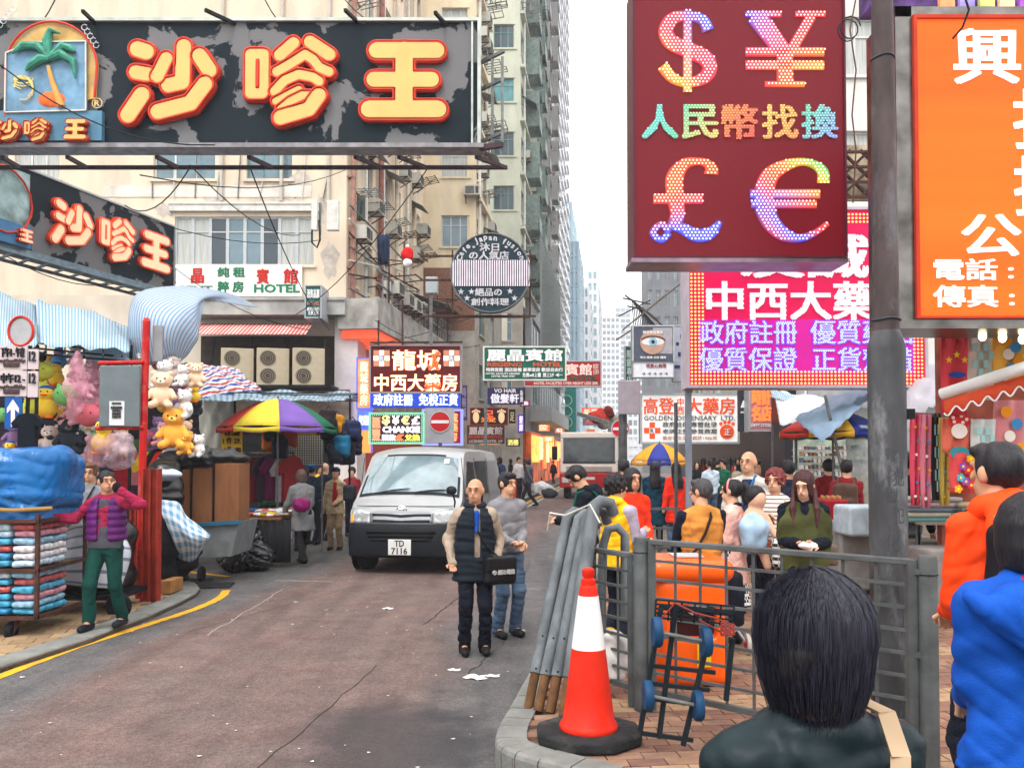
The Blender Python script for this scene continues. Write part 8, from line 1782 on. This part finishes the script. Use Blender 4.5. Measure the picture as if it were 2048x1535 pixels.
for i,(px,d,w,h)in enumerate(((322,11.3,.2,1.0),(338,11.2,.16,.9),(365,11.5,.25,.8))):tag(blob('goods_sack',[ell((0,0,0),(w,.2,h/2))],cloth((.015,.016,.02)),None,.02,.05,extra=wrinkle(.03,12,i+3),loc=(X(px,d),d,h/2+.1)),('dark hanging cloth bundle right beside the red beam','dark cloth bundle second from the red beam','dark bundle under the checked plastic sheet')[i],'bundle')
tag(MB().ab((X(330,10.6),10.5,.08),(X(350,10.6),10.9,.24)).build('wooden_block',M((.32,.17,.07),.8,var=.3),None,smooth=0),'wooden block on the pavement foot of the red beam','wood block')
S=Th('red_post','leaning red round post carrying a grey notice board','post',(X(284,10.3),10.3,.05));S.part('tube',MB().tube([(X(281,10.3),10.3,.05),P(293,642,10.3)],.045,20),redpaint);S.part('cap',MB().tube([P(293,642,10.3),P(293.2,636,10.3)],[.045,.03],16),redpaint)
for y_,x_ in((726,197),(856,192)):S.part('arm',MB().cyl(P(x_,y_,10.25),P(288,y_-2,10.25),.028,n=12),redpaint)
brdp=S.part('board',MB().ab((X(198,10.22),10.2,Z(853,10.2)),(X(279,10.22),10.24,Z(731,10.2))),M((.20,.23,.24),.5,metal=.2,var=.1,dirt=.2),smooth=0,bevel=.01);S.part('notice',MB().ab((X(218,10.2),10.19,Z(850,10.2)),(X(248,10.2),10.198,Z(802,10.2))),M((.66,.66,.66),.6),smooth=0)
S.txt('行街有條理\n公眾地方\n請勿擺賣\n多謝合作',222,812,244,836,10.185,M((.1,.1,.1),.5),bold=.01);S.txt('■■■',224,804,242,808,10.185,M((.1,.1,.1),.5));S.part('plate',MB().ab((X(299,10.3),10.35,Z(722,10.35)),(X(319,10.3),10.38,Z(651,10.35))),M((.3,.3,.31),.5,metal=.3),smooth=0)
for i,(px,w,y0,d,lb)in enumerate(((304,.10,937,10.1,'rusty red steel beam with ribs standing right of the red post'),(276,.07,1010,10.6,'thin red steel beam standing left of the ribbed beam'))):
 x_=X(px,d);S=Th('steel_beam',lb,'post',(x_,d,.05));S.part('web',MB().ab((x_-w,d-.02,.05),(x_+w,d+.02,Z(y0,d))),M((.25,.035,.02),.6,var=.3,scale=6,bump=.2),smooth=0)
 for k in(-1,0,1):S.part('flange',MB().ab((x_+k*w*.9-.012,d-.06,.05),(x_+k*w*.9+.012,d+.06,Z(y0,d))),M((.32,.045,.025),.6,var=.3,scale=6),smooth=0)
tag(MB().cyl((X(318,10.2),10.2,.05),(X(318,10.2),10.2,Z(1015,10.2)),.03,n=12).build('steel_pipe',galv),'grey steel pipe standing right of the ribbed red beam','pipe')
S=Th('goods_trolley','loaded trolley under grey striped plastic behind the woman in purple','trolley',(X(180,9.6),9.6,0));S.blob('load',[rbox((X(175,9.6),9.7,.62),(.42,.35,.36),.1),ell((X(200,9.6),9.7,.95),(.35,.3,.2)),ell((X(105,9.6),9.7,.75),(.16,.3,.4))],bagm,res=.022,k=.08,extra=wrinkle(.03,10,4));S.part('deck',MB().ab((X(95,9.6),9.3,.20),(X(262,9.6),10.1,.25)),dark,smooth=0)
for px in(105,245):S.part('wheel',MB().lathe([(.02,-.02),(.13,-.02),(.15,0),(.13,.02),(.02,.02)],(X(px,9.3),9.25,.15),20,axis='x' if px<200 else 'y'),dark)
blow('tarpaulin','grey blue striped plastic sheet wrapped over the trolley load',GP,[[(128,1060,9.5),(150,1048,9.2),(185,1045,9.1),(215,1050,9.2),(240,1060,9.5)],[(112,1110,9.3),(140,1105,9.15),(180,1100,9.1),(215,1100,9.15),(262,1105,9.4)],[(98,1165,9.3),(130,1168,9.15),(170,1172,9.1),(215,1176,9.15),(240,1180,9.3)]])
S=Th('towel_cart','tall wheeled cage cart stacked with packed towels at the left edge','cart',(X(20,8.3),8.4,0));xa,xb=X(-120,8.1),X(78,8.1)
for x_,y_ in((xa,8.1),(xb,8.1),(xb,9.0),(xa,9.0)):S.part('corner_post',MB().beam((x_,y_,.22),(x_-.0,y_,1.25),.035),rust,smooth=0)
for z_ in(.24,.70,1.18):S.part('shelf_rail',MB().beam((xa,8.08,z_),(xb,8.08,z_),.035),rust,smooth=0);S.part('shelf_rail',MB().beam((xb,8.08,z_),(xb,9.0,z_),.035),rust,smooth=0);S.part('shelf',MB().ab((xa,8.1,z_-.02),(xb,9.0,z_)),M((.2,.15,.1),.8),smooth=0)
for px in(22,-90):S.part('wheel',MB().lathe([(.02,-.03),(.08,-.03),(.10,0),(.08,.03),(.02,.03)],(X(px,8.1),8.15,.10),18,axis='x'),dark);S.part('caster',MB().beam((X(px,8.1),8.15,.10),(X(px,8.1)+.06,8.2,.24),.05),rust,smooth=0)
tc_=[(.45,.55,.62),(.05,.25,.42),(.5,.25,.3),(.6,.58,.6),(.08,.35,.5),(.42,.10,.10),(.25,.4,.5)];n=0
for z0,rows_ in((.25,6),(.72,6)):
 for r_ in range(rows_):
  for cc in range(4):
   x_=xb-.15-cc*.245;n+=1;c=random.choice(tc_)
   tag(blob('towel_pack',[rbox((0,0,0),(.112,.30,.032),.025)],M(c,.25,var=.45,scale=16,coat=.4),None,.016,.02,extra=wrinkle(.005,40,n),loc=(x_,8.42+random.uniform(-.02,.02),z0+.04+r_*.072)),'towel pack, %s shelf, %s layer, %s column from the right'%('lower' if z0<.5 else 'upper',('bottom','second','third','fourth','fifth','top')[r_],('first','second','third','fourth')[cc]),'towel pack','packed towels on the cart')
bt=M((.012,.15,.36),.32,var=.25,scale=3,bump=.5,bscale=5,coat=.2)
tag(blob('tarpaulin',[rbox((0,0,.25),(.46,.42,.30),.15),rbox((-.5,0,.22),(.4,.42,.26),.15),ell((.42,-.1,.42),(.12,.25,.16)),rbox((-.1,0,-.10),(.48,.44,.10),.06)],bt,None,.018,.06,extra=lambda p:wrinkle(.010,9,3,(.6,.6,2))(p)+folds(.035,6,5)(p)+folds(.012,15,6)(p),loc=(X(38,8.5),8.6,1.34)),'bright blue tarpaulin bundle roped on top of the towel cart','tarpaulin')
tag(MB().tube([(X(-60,8.1),8.12,1.30),(X(30,8.1),8.1,1.285),(X(95,8.1),8.2,1.30)],.02,8).build('rope',M((.35,.22,.08),.8)),'tan rope tied round the blue tarpaulin','rope')
blow('plastic_sheet','clear crumpled plastic sheet hanging beside the towel cart',M((.3,.4,.5),.25,var=.6,scale=9,coat=.3),[[(84,1075,8.6),(95,1070,8.7),(110,1065,8.9)],[(76,1130,8.5),(90,1130,8.6),(105,1140,8.8)],[(66,1200,8.5),(82,1195,8.6),(92,1190,8.7)]])
tag(blob('goods_sack',[ell((0,0,0),(.16,.15,.22)),ell((.1,0,.2),(.12,.1,.12))],cloth((.5,.03,.05)),None,.02,.05,extra=wrinkle(.02,16,2),loc=P(118,1010,9.3)),'red cloth bundle between the blue tarpaulin and the woman','bundle')
d=9.0;S=Th('traffic_sign','left pole with red ringed round sign, time plates and a blue arrow','road sign',(X(52,d),d,.05));S.part('pole',MB().beam((X(36,d),d+.05,.05),(X(52,d),d+.05,Z(690,d)),.03),dark,smooth=0)
q=P(42,662,d);S.part('disc',MB().lathe([(.15,0),(.15,.02)],q,32,axis='y'),M((.42,.42,.43),.5));S.part('ring',MB().tube([q+Vector((.135*cos(t),-.005,.16*sin(t)))for t in np.arange(0,6.28,.2)],.014,6,closed=True),M((.55,.05,.03),.4))
pl=M((.58,.50,.50),.5,var=.05)
for(x0,y0,x1,y1),tx in(((-6,690,52,738),'下午4 - 午夜'),((54,698,74,738),'12'),((-6,742,52,792),'中午12 - '),((54,742,74,794),'12')):
 S.part('plate',MB().ab((X(x0,d),d-.01,Z(y1,d)),(X(x1,d),d+.01,Z(y0,d))),pl,smooth=0);S.txt(tx,x0+(8 if len(tx)>3 else 4),y0+4,x1-3,y0+24,d-.02,M((.05,.05,.06),.5),bold=.02)
 if len(tx)>3:S.txt('Except General Holidays\n公眾假期除外',x0+2,y0+27,x1-2,y1-4,d-.02,M((.15,.1,.1),.5))
S.part('arrow_plate',MB().ab((X(9,d),d-.01,Z(857,d)),(X(43,d),d+.01,Z(794,d))),M((.02,.13,.36),.4),smooth=0)
S.part('arrow',MB().prism([P(*q_,d-.015)for q_ in((26,798),(38,816),(38,826),(30,818),(30,853),(22,853),(22,818),(14,826),(14,816))],(0,-.003,0)),M((.75,.65,.64),.5),smooth=0)
S=Th('awning','red and white scalloped awning above the three large condensers','awning',(X(505,24),24,Z(672,24)));S.part('cloth',MB().grid(lambda u,v:(X(392,24)+u*(X(618,24)-X(392,24)),24.4-v*.9,Z(642,24)-v*.45-.02*abs(sin(u*80))),80,3),stripes_mat(((0,'b4504c'),(.6,'d9b8b0')),30,0,.6),solid=.01)
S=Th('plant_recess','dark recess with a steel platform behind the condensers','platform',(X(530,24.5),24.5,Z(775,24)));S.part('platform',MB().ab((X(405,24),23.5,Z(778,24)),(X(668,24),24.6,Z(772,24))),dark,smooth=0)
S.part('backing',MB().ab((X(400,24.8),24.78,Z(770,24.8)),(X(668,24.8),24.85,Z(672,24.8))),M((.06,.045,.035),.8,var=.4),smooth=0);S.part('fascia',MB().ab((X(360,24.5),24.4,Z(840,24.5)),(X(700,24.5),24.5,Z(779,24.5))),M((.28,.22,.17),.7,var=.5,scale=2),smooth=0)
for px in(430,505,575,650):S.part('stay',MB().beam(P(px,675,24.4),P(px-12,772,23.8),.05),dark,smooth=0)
acw=M((.48,.42,.32),.55,var=.06,dirt=.25,dirtcol=(.3,.24,.17));pr_=None
for i,px in enumerate((474,545,616)):
 x_=X(px,23.8)
 if pr_ is None:
  pr_=thing('condenser','large beige twin fan condenser, leftmost of the three under the awning','air conditioner',(x_,23.8,Z(772,23.8)),.25,'condensers under the awning');MB().ab((-.45,-.2,0),(.45,.2,1.08)).build('casing',acw,pr_,smooth=0,bevel=.02)
  for z_ in(.28,.79):MB().lathe([(.22,0),(.22,-.01),(.19,-.012),(.06,-.012),(.05,-.02)],(-.14,-.202,z_),28,axis='y').build('fan_grille',M((.10,.085,.07),.7),pr_);[MB().tube([(-.14+r_*cos(t),-.222,z_+r_*sin(t))for t in np.arange(0,6.28,.35)],.005,4,closed=True).build('grille_ring',acw,pr_)for r_ in(.08,.14,.20)]
  MB().ab((.18,-.205,.2),(.38,-.201,.9)).build('side_panel',acw,pr_,smooth=0)
 else:copytree(pr_,(x_,23.8,Z(772,23.8)),.25,'large beige twin fan condenser, %s of the three under the awning'%('middle','rightmost')[i-1])
S=Th('antenna_panel','pair of white mobile antenna panels with cables on the tenement corner','antenna',(X(640,24),24,Z(470,24)))
for x0,x1 in((621,633),(652,676)):S.part('panel',MB().ab((X(x0,24),23.9,Z(462,24)),(X(x1,24),24.05,Z(402,24))),offwhite,smooth=0,bevel=.02)
S.part('cable',MB().tube([P(624,460,23.9),P(624,485,23.8),P(634,495,23.8),P(640,480,23.8),P(638,440,23.9)],.03,6),black);S.part('bracket',MB().beam(P(640,405,24.1),P(640,470,24.1),.06),steel,smooth=0)
# right market
sheet('tarpaulin','slanting pale blue awning left of the lamp post',[(1590,838,12.4),(1738,752,13.2),(1738,797,12.2),(1645,884,11.6)],M((.38,.50,.62),.5,var=.15,scale=4,translucent=.3),bulge=.03)
sheet('tarpaulin','white tarpaulin roof between the neon shop sign and the blue awning',[(1548,782,17),(1700,800,17),(1690,835,14),(1560,850,15)],M((.62,.64,.66),.6,var=.1,scale=3,translucent=.3),bulge=.1,sd=3)
sheet('tarpaulin','aqua striped valance above the white tarpaulin',[(1540,778,16.5),(1660,812,16.2),(1660,826,16.1),(1545,795,16.4)],STR,bulge=0,sd=4)
sheet('tarpaulin','white tent roof to the right of the lamp post',[(1700,800,14),(1878,722,12.5),(1880,800,10.5),(1800,870,11)],M((.60,.61,.63),.6,var=.12,scale=2,translucent=.3),bulge=.1,sd=5)
sheet('plastic_sheet','clear plastic side curtain of the snack stall',[(1690,850,12.2),(1760,850,12),(1765,1080,12),(1700,1080,12.2)],M((.45,.50,.50),.25,var=.35,scale=5,alpha=.55),bulge=.05,dirv=(0,-1,0),cat='plastic sheet')
S=Th('market_stall','thin grey frame poles of the snack stall','stall',(X(1690,12),12,.1))
for a_,b_ in(((1650,790,12),(1700,1010,12)),((1700,1010,12),(1715,1100,12)),((1592,850,13),(1592,940,13)),((1545,850,14),(1545,980,14)),((1838,1000,8.8),(1838,1110,8.8)),((1832,830,8.8),(1836,1110,8.8))):S.part('pole',MB().beam(P(*a_),P(*b_),.035),steel,smooth=0)
S=Th('display_rack','brightly lit glass display of small goods in the snack stall','display',(X(1660,14),14,.1));S.part('counter',MB().ab((X(1560,14),14,.1),(X(1735,14),14.8,Z(975,14))),M((.25,.25,.26),.5),smooth=0);S.part('back_panel',MB().ab((X(1590,15),15,.9),(X(1735,15),15.1,Z(870,15))),M((.40,.46,.38),.5,emit=.35,var=.4,scale=6),smooth=0)
for r_ in range(5):
 S.part('shelf',MB().ab((X(1595,14.6),14.5,Z(900+r_*13,14.6)),(X(1735,14.6),14.9,Z(898.5+r_*13,14.6))),alu,smooth=0)
 for k in range(16):x_=X(1598+k*8.5,14.6);z_=Z(898.5+r_*13,14.6);S.part('packet',MB().ab((x_,14.5,z_),(x_+.05,14.6,z_+random.uniform(.04,.09))),M(random.choice([(.6,.58,.5),(.4,.3,.2),(.15,.2,.25),(.65,.62,.6),(.3,.15,.1)]),.5),smooth=0)
S=Th('snack_cart','red snack cart with a turquoise foot behind the olive shawl woman','cart',(X(1670,10.5),10.5,.1));S.part('body',MB().ab((X(1650,10.5),10.5,Z(1072,10.5)),(X(1697,10.5),11.2,Z(1000,10.5))),M((.35,.02,.03),.5,var=.1),smooth=0,bevel=.02);S.part('foot',MB().ab((X(1653,10.5),10.55,.1),(X(1700,10.5),11.2,Z(1073,10.5))),M((.03,.25,.32),.5),smooth=0)
for k in range(12):S.part('snack',MB().ell((X(1653+k*3.6,10.5),10.6+(k%3)*.1,Z(996,10.5)),(.02,.02,.03),6),M((.45,.25,.12),.6))
for i,(px,d,w,h,z_,c,lb)in enumerate(((1722,10.2,.30,.42,.5,(.28,.27,.26),'grey wrapped crate by the stall pole'),(1738,9.8,.26,.18,.95,(.42,.48,.52),'pale blue printed packets on the grey crate'),(1705,10.8,.15,.25,.25,(.45,.30,.18),'cardboard box on the ground by the snack cart'),(1750,10.6,.4,.5,.35,(.16,.15,.15),'brown cloth covered box behind the lamp post'),(1850,8.9,.28,.45,.35,(.20,.17,.15),'dark crate under the folded towels'),(1895,8.2,.22,.35,.45,(.24,.22,.21),'grey plastic stool under the towel stall'))):
 tag(blob('crate',[rbox((0,0,0),(w,w,h),.03)],M(c,.7,var=.2,scale=8),None,.025,.02,loc=(X(px,d),d+.2,z_+.1)),lb,'crate')
def towel_print(S,x0,x1,z0,z1,y,base,kind_):
 S.part('towel',MB().grid(lambda u,v:(x0+(x1-x0)*u,y+.025*sin(u*12+v*3),z1+(z0-z1)*v),14,6),M(base,.9,var=.08,bump=.3,bscale=60),solid=.012)
 cx_,cz_,w=(x0+x1)/2,(z0+z1)/2,x1-x0;yy=y-.035
 def disc(x,z,rx,rz_,c,o=0):S.part('print',MB().prism([(x+rx*cos(t),yy-.004*o,z+rz_*sin(t))for t in np.arange(0,6.28,.4)],(0,-.002,0)),M(c,.8,var=0),smooth=0)
 if kind_==0:
  for i in range(9):
   fx,fz=x0+w*(.2+.6*((i*37)%10)/10),z0+(z1-z0)*(.1+.8*((i*53)%17)/17);c=((.7,.4,.02),(.6,.05,.05),(.3,.1,.4),(.1,.4,.5))[i%4];r_=w*.09
   for k in range(5):disc(fx+r_*cos(k*1.26),fz+r_*sin(k*1.26),r_*.6,r_*.6,c,i)
   disc(fx,fz,r_*.45,r_*.45,(.75,.65,.1),i+.5)
 elif kind_==1:
  disc(cx_,cz_+w*.5,w*.38,w*.30,(.6,.04,.03));disc(cx_,cz_+w*.15,w*.28,w*.26,(.75,.7,.65),1)
  for k in range(5):disc(cx_+w*.25*cos(k*1.3),cz_+w*.55+w*.12*sin(k*1.3),w*.06,w*.055,(.75,.7,.68),2)
  disc(cx_,cz_-w*.6,w*.35,w*.22,(.05,.3,.35),1)
 elif kind_==2:
  for k in range(3):c=Vector((cx_+w*.3*(k-1),yy-.004,cz_+w*(.55+.2*(k==1))));S.part('print',MB().prism([c+Vector((w*.14*(1 if j%2==0 else.45)*sin(j*pi/5),0,w*.14*(1 if j%2==0 else.45)*cos(j*pi/5)))for j in range(10)],(0,-.002,0)),M((.75,.55,.02),.7,var=0),smooth=0)
  for k in range(5):S.part('print',MB().ab((cx_-w*.3+k*w*.12,yy-.006,cz_-w*.5),(cx_-w*.24+k*w*.12,yy-.004,cz_-w*.05)),M((.6,.04,.04),.7,var=0),smooth=0)
  disc(cx_,cz_-w*.02,w*.34,w*.12,(.03,.08,.35),2)
 elif kind_==3:
  for a_ in range(4):
   for b_ in range(6):
    if(a_+b_)%2:S.part('print',MB().ab((x0+w*(.12+.2*a_),yy-.002,z0+(z1-z0)*(.1+b_*.13)),(x0+w*(.3+.2*a_),yy,z0+(z1-z0)*(.22+b_*.13))),M((.35,.6,.6),.7,var=0),smooth=0)
 else:
  for k in range(6):disc(x0+w*(.25+.5*((k*7)%5)/5),z0+(z1-z0)*(.1+k*.15),w*.16,w*.16,((.75,.7,.65),(.08,.3,.55),(.75,.35,.02))[k%3],k)
d=7.9
for i,(x0,x1,y0,y1,kd,base,lb)in enumerate(((1886,1938,668,830,2,(.62,.08,.10),'red towel printed with stars and a striped pot'),(1938,1992,670,800,3,(.62,.55,.50),'cream towel with aqua checks'),(1990,2060,668,760,4,(.75,.45,.10),'orange striped towel at the top right'),(1886,1944,836,905,1,(.62,.18,.12),'towel printed with a spotted mushroom'),(1944,1990,838,960,3,(.60,.62,.60),'pale towel with aqua checks under the awning roll'),(1990,2060,800,960,4,(.70,.32,.34),'pink towel with big round shapes'),(1900,1960,905,985,0,(.60,.10,.10),'red towel printed with many flowers'),(1822,1840,826,1010,4,(.62,.10,.16),'narrow red towel at the stall corner'),(1842,1862,828,1015,4,(.60,.22,.28),'narrow pink towel second from the stall corner'),(1864,1880,826,1000,3,(.05,.05,.05),'narrow black and white towel'),(1880,1900,835,1010,0,(.55,.45,.12),'narrow mustard flowered towel'))):
 dd=d+(.35 if x1<1905 else 0)+(i%2)*.05;S=Th('towel',lb+' hanging in the towel stall','towel',(X(x0,dd),dd,Z(y1,dd)),'towels in the towel stall');towel_print(S,X(x0,dd),X(x1,dd),Z(y1,dd),Z(y0,dd),dd,base,kd)
S=Th('awning_roll','white awning tube with warm glowing wavy valance over the towels','awning',(X(1960,7.6),7.6,Z(800,7.6)));S.part('tube',MB().cyl(P(1884,788,7.9),P(2120,712,7.0),.055,n=16),white)
S.part('valance',MB().grid(lambda u,v:P(1888+u*200,800-u*62+v*(26+7*sin(u*40)),7.75-.5*u),60,2),M((.55,.10,.04),.7,emit=.15),solid=.01);S.part('piping',MB().tube([P(1888+u*200,800-u*62+(26+7*sin(u*40)),7.74-.5*u)for u in np.linspace(0,1,60)],.008,5),white)
for k in range(3):S.part('bulb',MB().ell(P(1965+k*40,672+k*3,7.4),(.035,.035,.045),10),E((1,.8,.5),6))
S=Th('market_stall','steel frame and dark back wall of the towel stall','stall',(X(1980,8.5),8.5,.1));S.part('back_wall',MB().ab((X(1882,8.6),8.6,.1),(X(2300,8.6),8.7,Z(640,8.6))),M((.35,.12,.08),.8,emit=.06,var=.5,scale=3),smooth=0);S.part('rail',MB().beam(P(1815,826,8.3),P(1900,832,8.3),.03),steel,smooth=0)
for i in range(9):tag(blob('folded_towel',[rbox((0,0,0),(.30,.16,.026),.02)],M(((.15,.3,.28),(.45,.42,.35),(.2,.25,.3),(.5,.4,.42),(.4,.42,.4),(.3,.12,.3),(.42,.45,.5),(.25,.3,.25),(.5,.45,.3))[i],.9,var=.15),None,.022,.02,loc=(X(1858,8.6)+(i%3-1)*.02+(i//5)*.45,8.65,Z(1038,8.6)+(i%5)*.052)),'folded towel, %s pile, %s'%(('left','right')[i//5],('lowest','second','middle','fourth','top')[i%5]),'towel','folded towels on the table')
tag(MB().ab((X(1820,8.6),8.4,Z(1046,8.6)),(X(1935,8.6),9.0,Z(1041,8.6))).build('table_board',M((.25,.22,.2),.7),smooth=0),'thin board holding the folded towels','table')
# air
hz=MB().ab((-450,-35,-1),(450,620,125)).build('haze',[],smooth=0);m=bpy.data.materials.new('air');m.use_nodes=True;m.node_tree.nodes.clear()
pv=m.node_tree.nodes.new('ShaderNodeVolumePrincipled');pv.inputs['Density'].default_value=.0009;pv.inputs['Color'].default_value=(.93,.95,1,1);pv.inputs['Anisotropy'].default_value=.2
oo=m.node_tree.nodes.new('ShaderNodeOutputMaterial');m.node_tree.links.new(pv.outputs[0],oo.inputs['Volume']);hz.data.materials.append(m);hz['kind']='stuff'
for s_ in list(bpy.data.scenes):
 if s_.name=='typesetting':bpy.data.scenes.remove(s_)
